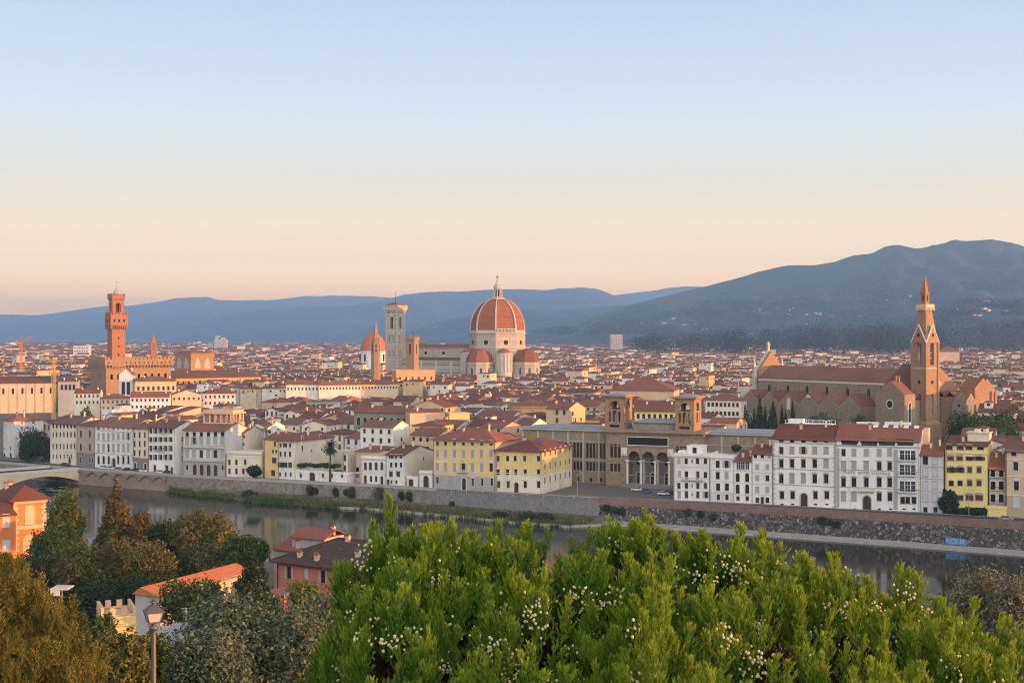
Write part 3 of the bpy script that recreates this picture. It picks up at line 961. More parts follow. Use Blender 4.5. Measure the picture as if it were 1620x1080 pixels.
def palazzo(label, px0, px1, eave, depth, wall, rows, roof='gable', rh=2.6, cat='palazzo', off=0.0, P0=None, ang=None, bands=(), doors=(), side=None, courses=(),
            trim='trim', tilem='tile', chim=2, name='palazzo', eo=.7, back=None, cornice=True, quoins=None, side_mat=None, left=None, group=None):
    """rows: (photo y, cols [photo px] , width, height, style, pane, shutter) on the street front; eave: photo (px,y)"""
    if P0 is None:
        P0 = base_pt(px0, off); P1 = base_pt(px1, off)
        ang = math.atan2(P1[1] - P0[1], P1[0] - P0[0])
    Lw = face_uz(px1, 700, P0, ang)[0]
    zt = face_uz(*eave, P0, ang)[1]
    t = thing(name, label, cat, (P0[0], P0[1], 0), ang, group)
    ops = []; wins = []
    for r in rows:
        y, cols, w_, h, st = r[:5]
        pane = r[5] if len(r) > 5 else 'pane'; sh = r[6] if len(r) > 6 else 'shutgreen'
        for c in cols:
            u, z = face_uz(c, y, P0, ang)
            zb = z - h / 2
            u = max(w_ / 2 + .2, min(Lw - w_ / 2 - .2, u))
            ops.append((u - w_ / 2, u + w_ / 2, zb, zb + h, 'arch' in st))
            wins.append((u, zb, w_, h, st, pane, sh))
    dl = []
    for dpx, w_, h, arch in doors:
        u = face_uz(dpx, 700, P0, ang)[0]
        ops.append((u - w_ / 2, u + w_ / 2, .1, .1 + h, arch)); dl.append((u, w_, h, arch))
    bz = [(face_uz(px0, b[0], P0, ang)[1] if b[0] > 0 else -1, face_uz(px0, b[1], P0, ang)[1], b[2]) for b in bands]
    mats = [M[wall]] + [M[b[3]] for b in bands]
    wl = MB()
    wl.wallgrid((0, 0), 0, Lw, -.5, zt, ops, 0, [(q[0], q[1], q[2]) for q in bz])
    # right wall
    sops = []; swins = []
    if side:
        for r in side:
            z, us, w_, h, st = r[:5]
            pane = r[5] if len(r) > 5 else 'pane'; sh = r[6] if len(r) > 6 else 'shutgreen'
            for u in us:
                sops.append((u - w_ / 2, u + w_ / 2, z, z + h, 'arch' in st)); swins.append((u, z, w_, h, st, pane, sh))
    smi = 0
    if side_mat: mats.append(M[side_mat]); smi = len(mats) - 1
    wl.wallgrid((Lw, 0), R(90), depth, -.5, zt, sops, smi, [(q[0], q[1], q[2]) for q in bz] if not side_mat else ())
    wl.wallgrid((Lw, depth), R(180), Lw, -.5, zt, [], smi)
    wl.wallgrid((0, depth), R(270), depth, -.5, zt, [], smi)
    if roof == 'gable':
        for x, sgn in ((0, -1), (Lw, 1)):
            tri = [(x, 0, zt), (x, depth, zt), (x, depth / 2, zt + rh - .1)]
            wl.poly(tri if sgn > 0 else tri[::-1], smi)
    if roof == 'gablefront':
        wl.poly([(0, 0, zt), (Lw, 0, zt), (Lw / 2, 0, zt + rh - .1)], 0)
    wl.build('wall', mats, t)
    rf = MB()
    if roof == 'gable': rf.gable(0, Lw, 0, depth, zt, rh, eo, .25, 'x', 0, .3)
    elif roof == 'gablefront': rf.gable(0, Lw, 0, depth, zt, rh, eo, .25, 'y', 0, .3)
    elif roof == 'hip': rf.hip(0, Lw, 0, depth, zt, rh, eo)
    elif roof == 'shed': rf.shed(0, Lw, 0, depth, zt, rh, eo)
    else:
        rf.box(-.15, Lw + .15, -.15, depth + .15, zt, zt + .25, 0)
        rf.box(-.05, Lw + .05, -.05, .2, zt + .25, zt + .9, 0); rf.box(Lw - .2, Lw + .05, .2, depth, zt + .25, zt + .88, 0)
    ro = rf.build('roof', [M[tilem] if roof != 'flat' else M[wall]], t)
    for k in range(chim if roof != 'flat' else 0):
        x = Lw * (.2 + .6 * ((k * .618 + .3) % 1)); y = depth * (.3 + .3 * ((k * .37 + .1) % 1))
        zz = zt + rh * (1 - abs(y - depth / 2) / (depth / 2)) if roof != 'shed' else zt + rh * y / depth
        chimney(ro, x, y, zz, 1.3 + .5 * (k % 2), .6 + .2 * ((k + 1) % 2), 'cream' if k % 2 else 'peach')
    rv = random.Random(int(px0 * 7))
    for (u, zb, w_, h, st, pane, sh) in wins:
        if 'nowin' in st: continue
        q = rv.random()
        if st.startswith('shut') and q < .22: st = st.replace('shut', '', 1).strip()
        elif st.startswith('shut') and q < .34 and sh != 'shutpale': st = st.replace('shut', 'open', 1)
        elif 'bare' not in st and 'arch' not in st and 'open' not in st and 'shut' not in st and h > 1.2 and q < .2: st = st + ' shut'; sh = 'shutgrey' if wall in ('white', 'palewhite', 'greywhite') else 'shutbrown'
        if pane == 'pane' and rv.random() < .25: pane = 'paneblue'
        put_window(t, u, 0, zb, 0, w_, h, st, pane, trim, sh)
    for (u, zb, w_, h, st, pane, sh) in swins:
        put_window(t, Lw, u, zb, R(90), w_, h, st, pane, trim, sh)
    for u, w_, h, arch in dl: put_door(t, u, 0, .1, 0, w_, h, arch, trim)
    if courses or cornice:
        cs_ = MB()
        for cy in courses:
            z = face_uz((px0 + px1) / 2, cy, P0, ang)[1]
            cs_.box(-.02, Lw + .1, -.12, -.002, z - .12, z + .12)
        if cornice:
            cs_.box(-.06, Lw + .06, -.22, -.003, zt - .55, zt - .14); cs_.box(-.06, Lw + .06, -.36, -.004, zt - .3, zt - .145)
        if quoins:
            for k in range(int((zt - 1) / .8)):
                for x, s1 in ((0, 1), (Lw, -1)):
                    wq = .55 if k % 2 else .85
                    x0, x1 = sorted((x, x + s1 * wq))
                    cs_.box(x0, x1, -.05, -.001, .2 + k * .8, .2 + k * .8 + .68)
        cs_.build('string_course', M[quoins or trim], t)
    pi = MB()                                       # rain pipe
    for x in (.25, Lw - .25)[:1 + (Lw > 14)]:
        pi.tube((x, -.12, .1), (x, -.12, zt - .2), .06, .06, 6)
    pi.build('drainpipe', M['shutgrey' if wall in ('white', 'palewhite', 'greywhite') else 'wood'], t)
    t['_L'] = Lw; t['_z'] = zt
    return t, Lw, zt, P0, ang
def balcony(t, u, z, w_, d=.9, stone_=True):
    b = MB(); b.box(u - w_ / 2, u + w_ / 2, -d, -.005, z - .18, z)
    for k in (-1, 1): b.box(u + k * w_ * .38 - .1, u + k * w_ * .38 + .1, -d * .7, -.005, z - .6, z - .183)
    n = max(4, int(w_ / .3))
    for k in range(n + 1):
        x = u - w_ / 2 + .05 + (w_ - .1) * k / n
        if stone_: b.lathe([(.05, z), (.09, z + .25), (.05, z + .5), (.06, z + .8)], 6, 0, x, -d + .1)
        else: b.box(x - .015, x + .015, -d + .03, -d + .06, z, z + .9, 1)
    b.box(u - w_ / 2, u + w_ / 2, -d, -d + .2 if stone_ else -d + .06, z + .8, z + .92, 0 if stone_ else 1)
    for k in (-1, 1): b.box(u + k * (w_ / 2 - .05) - .05, u + k * (w_ / 2 - .05) + .05, -d + .2, -.006, z + .8, z + .9, 0 if stone_ else 1)
    b.build('balcony', [M['trim'], M['iron']], t)
def lin_(a, b, n): return [a + (b - a) * k / (n - 1) for k in range(n)] if n > 1 else [(a + b) / 2]

# --- left of the bridge
palazzo('white five-storey house with blue-grey windows at the far left edge of the riverfront', -14, 22, (22, 666), 15, 'greywhite',
        [(y, lin_(-6, 17, 4), 1.1, 1.9, 'shut', 'pane', 'shutpale') for y in (673, 685, 697, 709)] + [(720, lin_(-6, 17, 3), 1.6, 2.6, 'arch')], 'hip', 2.6, 'house',
        side=[(z, (4, 10), 1.1, 1.9, 'wf') for z in (4.5, 8.2, 12, 15)], name='house', off=6)
palazzo('small low sand-coloured house in front of the dark garden trees', 24, 43, (24, 690), 8, 'sand', [(700, lin_(27, 40, 4), .9, 1.5, ''), (712, lin_(27, 40, 4), .9, 1.5, '')],
        'shed', 1.5, 'house', doors=[(38, 1.4, 2.6, True)], name='house', chim=1, off=3)
palazzo('cream palazzo with a dark top-floor loggia just right of the garden trees', 79, 121, (80, 668), 17, 'cream',
        [(673.5, lin_(84, 118, 7), 1.3, 2.0, 'bare dark', 'dark'), (687, lin_(84, 118, 7), 1.2, 2.3, 'arch'), (706, lin_(84, 118, 7), 1.1, 2.2, 'corn'), (722, lin_(84, 113, 6), 1.0, 2.0, '')],
        'gable', 3, courses=(680, 697, 714), doors=[(110, 2.0, 3.6, True)], tilem='tilebrown')
palazzo('tan stone house with few tall arched windows beside the cream loggia palazzo', 121.6, 149, (122, 672), 16, 'tan',
        [(686, (128, 142), 1.5, 2.9, 'arch'), (707, (128, 142), 1.5, 3.1, 'arch'), (727, (127, 141, 146), 1.2, 2.4, '')], 'hip', 2.2, 'house', bands=[(-1, 714, 1, 'darkgrey')], courses=(696, 716), trim='trimgrey', name='house')
palazzo('white palazzo with seven bays and tall grey-shuttered arched windows', 150, 208, (151, 672), 17, 'white',
        [(677, lin_(156, 203, 7), 1.0, 1.0, 'shut', 'pane', 'shutgrey'), (690, lin_(156, 203, 7), 1.25, 2.7, 'shut', 'pane', 'shutgrey'), (709, lin_(156, 203, 7), 1.3, 3.0, 'shut brow', 'pane', 'shutgrey'), (727, [156, 164, 172, 187, 195, 203], 1.35, 3.3, 'arch', 'dark')],
        'gable', 3.2, doors=[(180, 2.2, 4.4, True)], courses=(682, 698, 718), trim='trimgrey')
t, Lw, zt, *_ = palazzo('narrow white house with a dark grey ground floor and three columns of windows', 209, 234, (210, 676), 14, 'cream',
        [(688, (213, 221, 229), 1.2, 2.4, ''), (702, (213, 221, 229), 1.2, 2.5, ''), (716.5, (213, 221, 229), 1.2, 2.5, '')], 'gable', 2.4, 'house', bands=[(-1, 723, 1, 'darkgrey')], doors=[(214, 1.8, 3.3, True), (230, 1.8, 3.3, True)], courses=(682, 695, 709, 722), name='house', off=.6)
t, Lw, zt, *_ = palazzo('white house with dark open shutters and small iron balconies, five windows wide', 235, 277, (236, 674), 13, 'palewhite',
        [(681, lin_(238, 270, 5), 1.1, 2.2, 'open', 'pane', 'shutgreen'), (695, lin_(238, 270, 5), 1.1, 2.0, 'open', 'pane', 'shutgreen'), (709, lin_(238, 270, 5), 1.1, 2.2, 'open', 'pane', 'shutgreen'), (723, lin_(238, 270, 5), 1.1, 2.2, 'open', 'pane', 'shutgreen')],
        'gable', 2.6, 'house', doors=[(245, 1.6, 3, False), (264, 2.0, 3.2, False), (272, 1.4, 2.8, True)], courses=(701.5, 716), side=[(z, (4.0,), 1.3, 2.0, 'shut', 'pane', 'shutgrey') for z in (5, 9, 13)], name='house')
balcony(t, Lw * .45, 9.3, 5.5, 1, False); balcony(t, Lw * .62, 16.6, 4, .9, False)
# --- palazzo with the rooftop belvedere
t, Lw, zt, P0, ang = palazzo('grey-white palazzo with bracketed loggia, long balconies and arched ground-floor doors', 290, 356, (291, 679), 18, 'greywhite',
        [(687, lin_(296, 352, 6), 1.5, 1.9, 'bare dark', 'dark'), (697, lin_(296, 352, 6), 1.5, 2.6, 'shut corn', 'pane', 'shutgrey'), (718, lin_(296, 352, 6), 1.5, 3.0, 'shut brow', 'pane', 'shutgrey'),
         (739, [296], .9, 2.0, 'arch', 'dark'), (739, [352], .9, 2.0, 'arch', 'dark')],
        'gable', 2.8, bands=[(-1, 731, 1, 'grey')], doors=[(308, 1.9, 4.4, True), (319, 1.9, 4.4, True), (330, 1.9, 4.4, True), (341, 1.9, 4.4, True)], courses=(704, 710, 728, 731), trim='trimgrey', chim=0)
for z in (face_uz(322, 707, P0, ang)[1], face_uz(322, 728.5, P0, ang)[1]): balcony(t, Lw * .5, z, Lw - 1.2, .9)
bv = MB()
u0, z0 = face_uz(313, 677, P0, ang); u1, _ = face_uz(367, 677, P0, ang)
u0 = 4.5; u1 = u0 + 14
bv.box(u0, u1, 7, 16, zt + .3, zt + 2.6)
for x in lin_(u0 + .5, u1 - .5, 6):
    for y in (7.5, 15.5): bv.box(x - .35, x + .35, y - .35, y + .35, zt + 2.6, zt + 6.0)
for y in (10, 12.7):
    for x in (u0 + .5, u1 - .5): bv.box(x - .35, x + .35, y - .35, y + .35, zt + 2.6, zt + 6.0)
bv.box(u0 + 3, u1 - 3, 10, 14, zt + 2.6, zt + 6)
bv.box(u0 - .4, u1 + .4, 6.6, 16.4, zt + 6, zt + 6.7); bv.box(u0 + .2, u1 - .2, 7.2, 15.8, zt + 6.7, zt + 7.6)
bv.build('belvedere', M['peach'], t)
# --- pale blocks right of it
palazzo('low pale house with bushes on its terrace between the balcony palazzo and yellow house', 357.5, 414, (358, 716), 15, 'cream', [(731, (363, 374, 388), 1.1, 2.0, 'corn'), (745, (363, 374, 385), 1.1, 2.2, '')], 'flat', 0, 'house', courses=(723, 738), name='house', cornice=True, trim='trim')
palazzo('plain cream blank-walled house standing behind the low terrace house', 357, 388, (358, 683), 14, 'cream', [(690, (371,), .8, 1.2, 'shut', 'pane', 'shutbrown'), (702, (376,), .7, 1.0, '')], 'gable', 2.4, 'house', off=13, name='house')
palazzo('white flat-fronted house with two small windows behind the terrace house', 389, 417, (389, 676), 14, 'white', [(682, (397,), 1.4, 1.5, ''), (697, (396, 409), 1.1, 1.4, '')], 'gable', 2.4, 'house', off=17, name='house')
# --- yellow corner house + cream villa, garden wall
palazzo('yellow narrow house with brown shutters left of the cream garden villa', 418, 440, (418, 693), 17, 'yellow', [(702, (435,), 1.0, 1.9, 'shut', 'pane', 'shutbrown'), (714, (432, 437), 1.0, 1.3, ''), (728, (434,), 2.2, 2.2, 'shut', 'pane', 'shutbrown'), (748, (432,), 2.0, 2.4, 'shut', 'pane', 'shutgrey')], 'gable', 2.2, 'house', name='house')
palazzo('cream villa with dark green shutters beside the garden wall', 440.5, 466, (441, 697), 26, 'cream', [(704, (444, 451, 459), 1.0, 1.6, 'shut', 'pane', 'shutgreen'), (718, (444, 451, 459), 1.0, 1.9, 'shut', 'pane', 'shutgreen'), (735, (445.5, 452, 459), 1.7, 2.0, 'shut', 'pane', 'shutgreen'), (750, (443, 452, 460), .9, 1.5, '')],
        'hip', 2.8, 'villa', side=[(15.0, (5, 17), 1.0, 1.6, 'shut', 'pane', 'shutgreen'), (11.0, (5,), 1.0, 1.9, 'shut', 'pane', 'shutgreen'), (10.0, (11, 18, 23), .9, 1.0, '')], bands=[(-1, 740, 1, 'white')], name='villa', chim=3)
t, Lw, zt, P0, ang = palazzo('long low white garden wall building with small windows and a grey gate', 466.5, 551, (467, 746), 5, 'white', [(752, (476, 511, 525, 541), 1.0, 1.4, 'shut', 'pane', 'shutbrown')], 'flat', 0, 'garden wall', doors=[(494, 2.6, 3.4, True)], cornice=False, name='garden_wall')
palazzo('small cream house with two green shutters right of the palm', 531, 550, (532, 713), 9, 'cream', [(724, (540,), 1.0, 2.3, 'shut', 'pane', 'shutgreen'), (740, (540,), 1.0, 2.3, 'shut', 'pane', 'shutgreen')], 'flat', 0, 'house', off=5.2, name='house')
palazzo('long cream blank wall house with a brown terrace behind the arched white house', 552, 600, (553, 712), 12, 'sand', [(742, (559, 565), 1.4, 1.6, 'bare dark', 'dark'), (752, (555, 560, 567), 1.0, 1.5, '')], 'shed', 1.2, 'house', off=4.5, name='house')
palazzo('little white classical house with four arched upper windows', 571, 610, (572, 724), 12, 'palewhite', [(737, (578, 586, 595, 604), 1.4, 3.0, 'arch', 'paneblue'), (757, (587, 595), 1.0, 2.2, 'arch', 'dark')], 'flat', 0, 'house', courses=(727, 746, 749), doors=[(578, 1.3, 3.3, True), (604, 1.3, 3.3, True)], name='house', quoins='trim')
palazzo('white four-storey house with dark shuttered windows and a plain cream side wall', 611, 639, (612, 718), 22, 'white', [(721.5, (619, 626.5, 634.5), 1.0, 1.5, 'shut', 'pane', 'shutgreen'), (735, (619, 626.5, 634.5), 1.0, 1.8, 'shut', 'pane', 'shutgreen'), (749.5, (618.5, 630), 1.6, 1.9, 'shut', 'pane', 'shutbrown'), (762, (619, 627), .9, 1.2, '')],
        'gable', 2.8, 'house', side=[(12, (14,), 1, 1.6, ''), (8.5, (14,), 1, 1.6, '')], side_mat='cream', name='house', doors=[(614, 1.2, 2.2, False)])
palazzo('low white garage house with one tall arched door', 662, 684, (663, 747), 10, 'palewhite', [], 'flat', 0, 'house', doors=[(674, 2.4, 4.3, True)], name='house', off=.5)
palazzo('low plain white yard wall with a grey door beside the arched garage', 641, 661.5, (642, 756), 4, 'white', [], 'flat', 0, 'garden wall', doors=[(650, 2.0, 2.6, False)], cornice=False, name='garden_wall', off=1)
# --- the two yellow palazzi
c7 = (692, 705, 719, 733, 747.5, 762, 777)
t, Lw, zt, P0, ang = palazzo('wide yellow palazzo with seven bays, grey ground floor and a small central balcony', 685, 784, (686, 695), 17, 'yellow',
        [(700, c7, 1.25, 1.9, '', 'pane'), (717.5, c7, 1.35, 2.7, 'corn shut', 'pane', 'shutgrey'), (739, c7, 1.4, 3.0, 'shut brow', 'pane', 'shutgrey'), (759, (692, 705, 719), 1.0, 2.4, 'shut', 'pane', 'shutgrey'), (762, (748, 763, 778), 1.0, 2.6, '', 'dark')],
        'hip', 4.2, bands=[(-1, 750.5, 1, 'grey')], doors=[(734, 1.7, 4.2, True)], courses=(727, 747.5, 750.5), tilem='tilered', side_mat='peach', eo=1.0)
balcony(t, face_uz(733, 745, P0, ang)[0], face_uz(733, 746, P0, ang)[1], 4.2, 1.1)
em = MB(); u, z = face_uz(733, 727, P0, ang); em.lathe([(.0, 0), (.5, .4), (.55, 1.0), (.0, 1.25)], 8, 0, u, -.1); em.build('crest', M['trim'], t, loc=(0, 0, z - .6))
t, Lw, zt, P0, ang = palazzo('yellow corner palazzo with cream lower floors and a dark red hip roof', 785, 857, (786, 712), 30, 'yellow',
        [(725, (788, 803, 815, 830, 852), 1.15, 1.9, ''), (746.5, (788, 803, 816, 831, 852), 1.15, 2.0, 'brow'), (766, (789, 804, 831, 852), 1.2, 2.3, 'corn', 'dark')],
        'hip', 3.6, bands=[(-1, 749, 1, 'cream')], doors=[(817, 1.7, 3.6, True)], tilem='tilered', chim=1, eo=1.0,
        side=[(13.0, (3, 8, 13, 18, 23, 27.5), 1.15, 1.9, 'shut', 'pane', 'shutbrown'), (8.3, (3, 8, 13, 18, 23, 27.5), 1.15, 2.0, 'shut', 'pane', 'shutbrown'), (3.3, (3, 8, 13, 18, 23, 27.5), 1.15, 2.3, 'shut', 'pane', 'shutbrown'), (.7, (8, 13, 18, 23), 1.0, .7, '')], courses=(749,))
sl = MB()
for x in (7.5, 11.5): sl.mesh([(x, 6, zt + 2.3), (x + 3.4, 6, zt + 2.3), (x + 3.4, 9.5, zt + 3.35), (x, 9.5, zt + 3.35)], [(0, 1, 2, 3)])
sl.build('skylight', M['paneblue'], t)
# --- right of the library
t, Lw, zt, P0, ang = palazzo('white apartment house with roof terraces and a long middle balcony right of the library', 1066, 1122, (1067, 720), 13, 'white',
        [(729, (1074, 1085.5, 1103.5, 1116), 1.1, 1.9, ''), (729, (1095,), .4, 1.1, ''), (749.5, (1075,), 1.0, 2.0, 'shut', 'pane', 'shutgrey'), (752, (1086, 1104), 1.1, 2.9, ''), (751, (1116,), 1.1, 2.0, ''), (768, (1074, 1086, 1104, 1116), 1.1, 1.9, ''), (782, (1074.5, 1086, 1104, 1117), 1.1, 2.4, 'shut', 'pane', 'shutgrey'), (768, (1095,), .4, .9, ''), (782, (1095,), .4, 1.0, '')],
        'flat', 0, 'apartment house', courses=(738, 761, 776), name='apartment_house')
balcony(t, face_uz(1096, 757, P0, ang)[0], face_uz(1096, 758.5, P0, ang)[1], 7.5, 1.1)
rm = MB(); rm.box(3.6, 9, 4, 10, zt + .25, zt + 3.0); rm.box(.6, 3.4, 3, 9, zt + .25, zt + 1.4); rm.box(3.3, 9.3, 3.8, 10.2, zt + 3.0, zt + 3.2); rm.build('roof_room', M['palewhite'], t)
put_window(t, 6.2, 4, zt + .6, 0, 1.4, 1.9, '', proud=True)
palazzo('white apartment house with a grey ground floor, two windows wide', 1123, 1160, (1124, 723), 14, 'white', [(734, (1135.5, 1149.5), 1.3, 2.3, 'shut', 'pane', 'shutgrey'), (752, (1135.5, 1149.5), 1.3, 2.4, 'corn'), (770, (1136, 1150), 1.3, 2.4, ''), (786, (1136.5, 1150), 1.1, 1.8, '')],
        'flat', 0, 'apartment house', bands=[(-1, 777, 1, 'greywhite')], courses=(743, 761, 778), name='apartment_house')
t, Lw, zt, P0, ang = palazzo('white house with paired arched windows and a dark tiled top floor', 1160.5, 1189, (1161, 728), 13, 'palewhite', [(736, (1168, 1175, 1182), 1.3, 2.6, 'wf', 'paneblue'), (755, (1167, 1182), 1.3, 2.9, 'arch', 'dark'), (773, (1167, 1182), 1.3, 3.0, 'arch', 'dark'), (788, (1167.5, 1182), 1.1, 1.4, '')],
        'shed', 2.6, 'house', courses=(744, 764, 782), tilem='tilered', name='house')
t, Lw, zt, P0, ang = palazzo('slim white house with grey shutters just left of the big white palazzo', 1189.5, 1221, (1190, 716), 13, 'white', [(721, (1195, 1206, 1217), 1.0, 1.4, ''), (738.5, (1198, 1214), 1.2, 1.9, 'shut', 'pane', 'shutgrey'), (756, (1198, 1214), 1.2, 1.9, 'shut', 'pane', 'shutgrey'), (774, (1198, 1214), 1.2, 2.0, 'shut', 'pane', 'shutgrey'), (791, (1198, 1214), 1.2, 1.8, '')],
        'gable', 2.4, 'house', courses=(727, 747, 765, 782), doors=[(1206, 1.0, 2.4, True)], name='house')
c5 = (1236, 1253, 1271, 1289, 1307)
t, Lw, zt, P0, ang = palazzo('big white palazzo with five bays, triangular pediments and quoined corners', 1222, 1322.5, (1223, 691.5), 17, 'palewhite',
        [(697, c5, 1.5, 1.1, 'bare', 'pane'), (712, c5, 1.35, 2.2, 'shut', 'pane', 'shutgrey'), (733, c5, 1.35, 2.5, 'corn', 'dark'), (757, c5, 1.35, 2.7, 'ped', 'dark'), (783, (1237, 1254, 1290, 1308), 1.35, 2.2, 'corn', 'dark'), (797.5, (1237, 1254, 1290, 1308), 1.1, .5, 'bare dark', 'dark')],
        'gable', 4.0, doors=[(1272, 2.2, 4.2, True)], courses=(701, 742.5, 767.5, 723), trim='trimgrey', quoins='trimgrey', tilem='tilered', eo=.8)
dk = MB(); dk.box(1, Lw - 4, 10.5, 15.5, zt + 4.0, zt + 4.2)
for x in lin_(1.2, Lw - 4.2, 9):
    for y in (10.6, 15.4): dk.box(x - .05, x + .05, y - .05, y + .05, zt + 4.2, zt + 5.2)
for y in (10.6, 15.4): dk.box(1, Lw - 4, y - .05, y + .05, zt + 5.2, zt + 5.28)
dk.box(2, 7, 11.5, 14, zt + 4.2, zt + 5.6); dk.build('roof_deck', M['whitepaint'], t)
# --- the hotel with its lettering
c5 = (1334.5, 1351, 1370.5, 1391, 1407.5)
t, Lw, zt, P0, ang = palazzo('large white hotel with black top-floor awnings, lettering and balconied right bay', 1323, 1455, (1326, 693.5), 17, 'white',
        [(715.5, c5, 1.2, 2.2, 'shut', 'pane', 'shutgrey'), (737, c5, 1.3, 2.6, 'corn', 'dark'), (762.5, c5, 1.35, 2.8, 'ped', 'dark'), (785.5, (1334.5, 1351, 1391, 1408), 1.35, 2.5, 'ped', 'dark'),
         (720, (1436,), 5.0, 3.0, 'bare wf', 'paneblue'), (743, (1436,), 5.0, 3.2, 'bare wf', 'paneblue'), (769, (1436,), 5.0, 3.2, 'bare wf', 'paneblue'), (791, (1428, 1436, 1446), 1.3, 2.1, '', 'dark'),
         (697.5, (1344, 1375, 1403, 1432), 5.4, 1.3, 'bare dark', 'dark'), (702.5, (1344, 1375, 1403, 1432), 5.0, .9, 'bare wf', 'paneblue'), (805, (1335, 1352, 1391, 1409, 1430, 1446), 1.0, .5, 'bare dark', 'dark')],
        'gable', 4.4, 'hotel', doors=[(1371.5, 2.4, 4.4, True)], courses=(705.5, 744, 772, 707), trim='trimgrey', quoins=None, tilem='tilered', name='hotel', side_mat='white', eo=.6)
for (px, y) in ((1436, 728), (1436, 752), (1436, 778)):
    u, z = face_uz(px, y, P0, ang); balcony(t, u, z, 5.6, .9, False)
    mu = MB()
    for dx in (-2.5, -.9, .9, 2.5): mu.box(u + dx - .12, u + dx + .12, .0, .16, z + .1, z + 3.3)
    mu.build('mullions', M['whitepaint'], t)
u, z = face_uz(1371.5, 775, P0, ang); balcony(t, u, z - .2, 5.2, 1.2)
bp = MB(); u1_ = face_uz(1417, 750, P0, ang)[0]
bp.box(u1_ - .6, u1_ + .6, -.1, -.001, .5, zt - 3); bp.box(.2, 1.0, -.1, -.001, .5, zt - 3); bp.build('pilaster', M['grey'], t)
sk = MB()
for k in range(5):
    x = Lw - 2.5 - k * 3.2; sk.mesh([(x, 6.2, zt + 3.5), (x + 1.6, 6.2, zt + 3.5), (x + 1.6, 7.9, zt + 4.35), (x, 7.9, zt + 4.35)], [(0, 1, 2, 3)])
sk.build('skylight', M['whitepaint'], t)
dk = MB(); dk.box(5, 12, 9.5, 12, zt + 3.6, zt + 4.9); dk.box(14, 22, 9.5, 12, zt + 3.6, zt + 5.1); dk.build('roof_unit', M['whitepaint'], t)
ra = MB(); ra.box(Lw - .3, Lw + 1.6, 10.5, 16.5, 4, zt + 3.2); ra.build('stair_tower', M['peach'], t)
def letters(txt, size, mat, parent, x, y, z, depth=.05, spacing=1.0, name='lettering'):
    cu = bpy.data.curves.new('lettering', 'FONT'); cu.body = txt; cu.size = size; cu.extrude = depth; cu.align_x = 'CENTER'; cu.space_character = spacing
    ob = bpy.data.objects.new('tmp', cu); COL.objects.link(ob)
    bpy.context.view_layer.update()
    me = bpy.data.meshes.new_from_object(ob.evaluated_get(bpy.context.evaluated_depsgraph_get()))
    bpy.data.objects.remove(ob); bpy.data.curves.remove(cu)
    me.materials.clear(); me.materials.append(mat)
    o = link(name, me, parent, (x, y, z)); o.rotation_euler = (R(90), 0, 0)
    return o
u, z = face_uz(1371.5, 747.5, P0, ang)
lt = MB()
letters('PLAZA  HOTEL  LUCCHESI', 1.12, M['darkgrey'], t, u, -.08, z - .42, .04, 1.12)
# --- right end of the front
palazzo('narrow pale grey house with bluish shutters, lower than the hotel beside it', 1456, 1491, (1457, 717.5), 13, 'greywhite', [(y, (1464, 1479), 1.5, 2.5, 'shut', 'pane', 'shutpale') for y in (728, 747, 767, 787)] + [(806, (1464, 1480), 1.2, 1.6, '')],
        'gable', 2.6, 'house', courses=(738, 757, 777), name='house', tilem='tilered', trim='trimgrey')
t, Lw, zt, P0, ang = palazzo('yellow five-storey house with dark brown shutters and a penthouse', 1494, 1562, (1495, 702), 13, 'lemon', [(708, (1501, 1519, 1533, 1551), 1.9, 1.2, 'shut', 'pane', 'shutbrown'), (725, (1504, 1518, 1533, 1548), 1.9, 1.2, 'shut', 'pane', 'shutbrown'), (743, (1505, 1519, 1534, 1549), 1.3, 1.6, 'shut', 'pane', 'shutbrown'), (764, (1505, 1519, 1534, 1549), 1.4, 1.6, 'shut', 'pane', 'shutbrown'), (787, (1518, 1534, 1549), 2.2, 1.6, 'shut', 'pane', 'shutbrown')],
        'shed', 2.0, 'house', courses=(717.5,), name='house', trim='tan', off=2)
ph = MB(); ph.box(6, 12.5, 5, 11, zt + .6, zt + 3.4); ph.box(5.6, 12.9, 4.6, 11.4, zt + 3.4, zt + 3.6); ph.box(8, 9.6, 6, 7.4, zt + 3.6, zt + 4.6); ph.build('penthouse', M['cream'], t)
t, Lw, zt, P0, ang = palazzo('narrow cream house with stacked dark balconies between yellow and beige houses', 1563, 1590, (1564, 739), 13, 'cream', [(748, (1571, 1584), 1.2, 2.3, 'dark', 'dark'), (768, (1571, 1584), 1.4, 2.6, 'dark', 'dark'), (788, (1571, 1584), 1.4, 2.6, 'dark', 'dark')], 'gable', 4.6, 'house', courses=(757, 776), name='house', tilem='tilered', off=3)
for y in (754, 774, 794):
    balcony(t, Lw / 2, face_uz(1577, y, P0, ang)[1], Lw - .6, 1.0, False)
palazzo('beige house with blue-grey shutters and pointed window pediments at the right edge', 1591, 1660, (1592, 711), 14, 'sand', [(718, (1604, 1630), 1.5, 1.2, ''), (737, (1607, 1630), 1.4, 2.6, 'shut ped', 'pane', 'shutpale'), (768, (1608, 1630), 1.4, 2.8, 'shut ped', 'pane', 'shutpale'), (794, (1608, 1630), 1.4, 2.8, 'shut', 'pane', 'shutpale')],
        'gable', 4.0, 'house', bands=[(-1, 784, 1, 'tan')], courses=(727, 754, 784), name='house', tilem='tilebrown')
t, Lw, zt, P0, ang = palazzo('low yellow garage wall in front of the beige house', 1563, 1592, (1564, 804), 2.0, 'lemon', [], 'flat', 0, 'garden wall', name='garden_wall', off=-1.9, cornice=False)
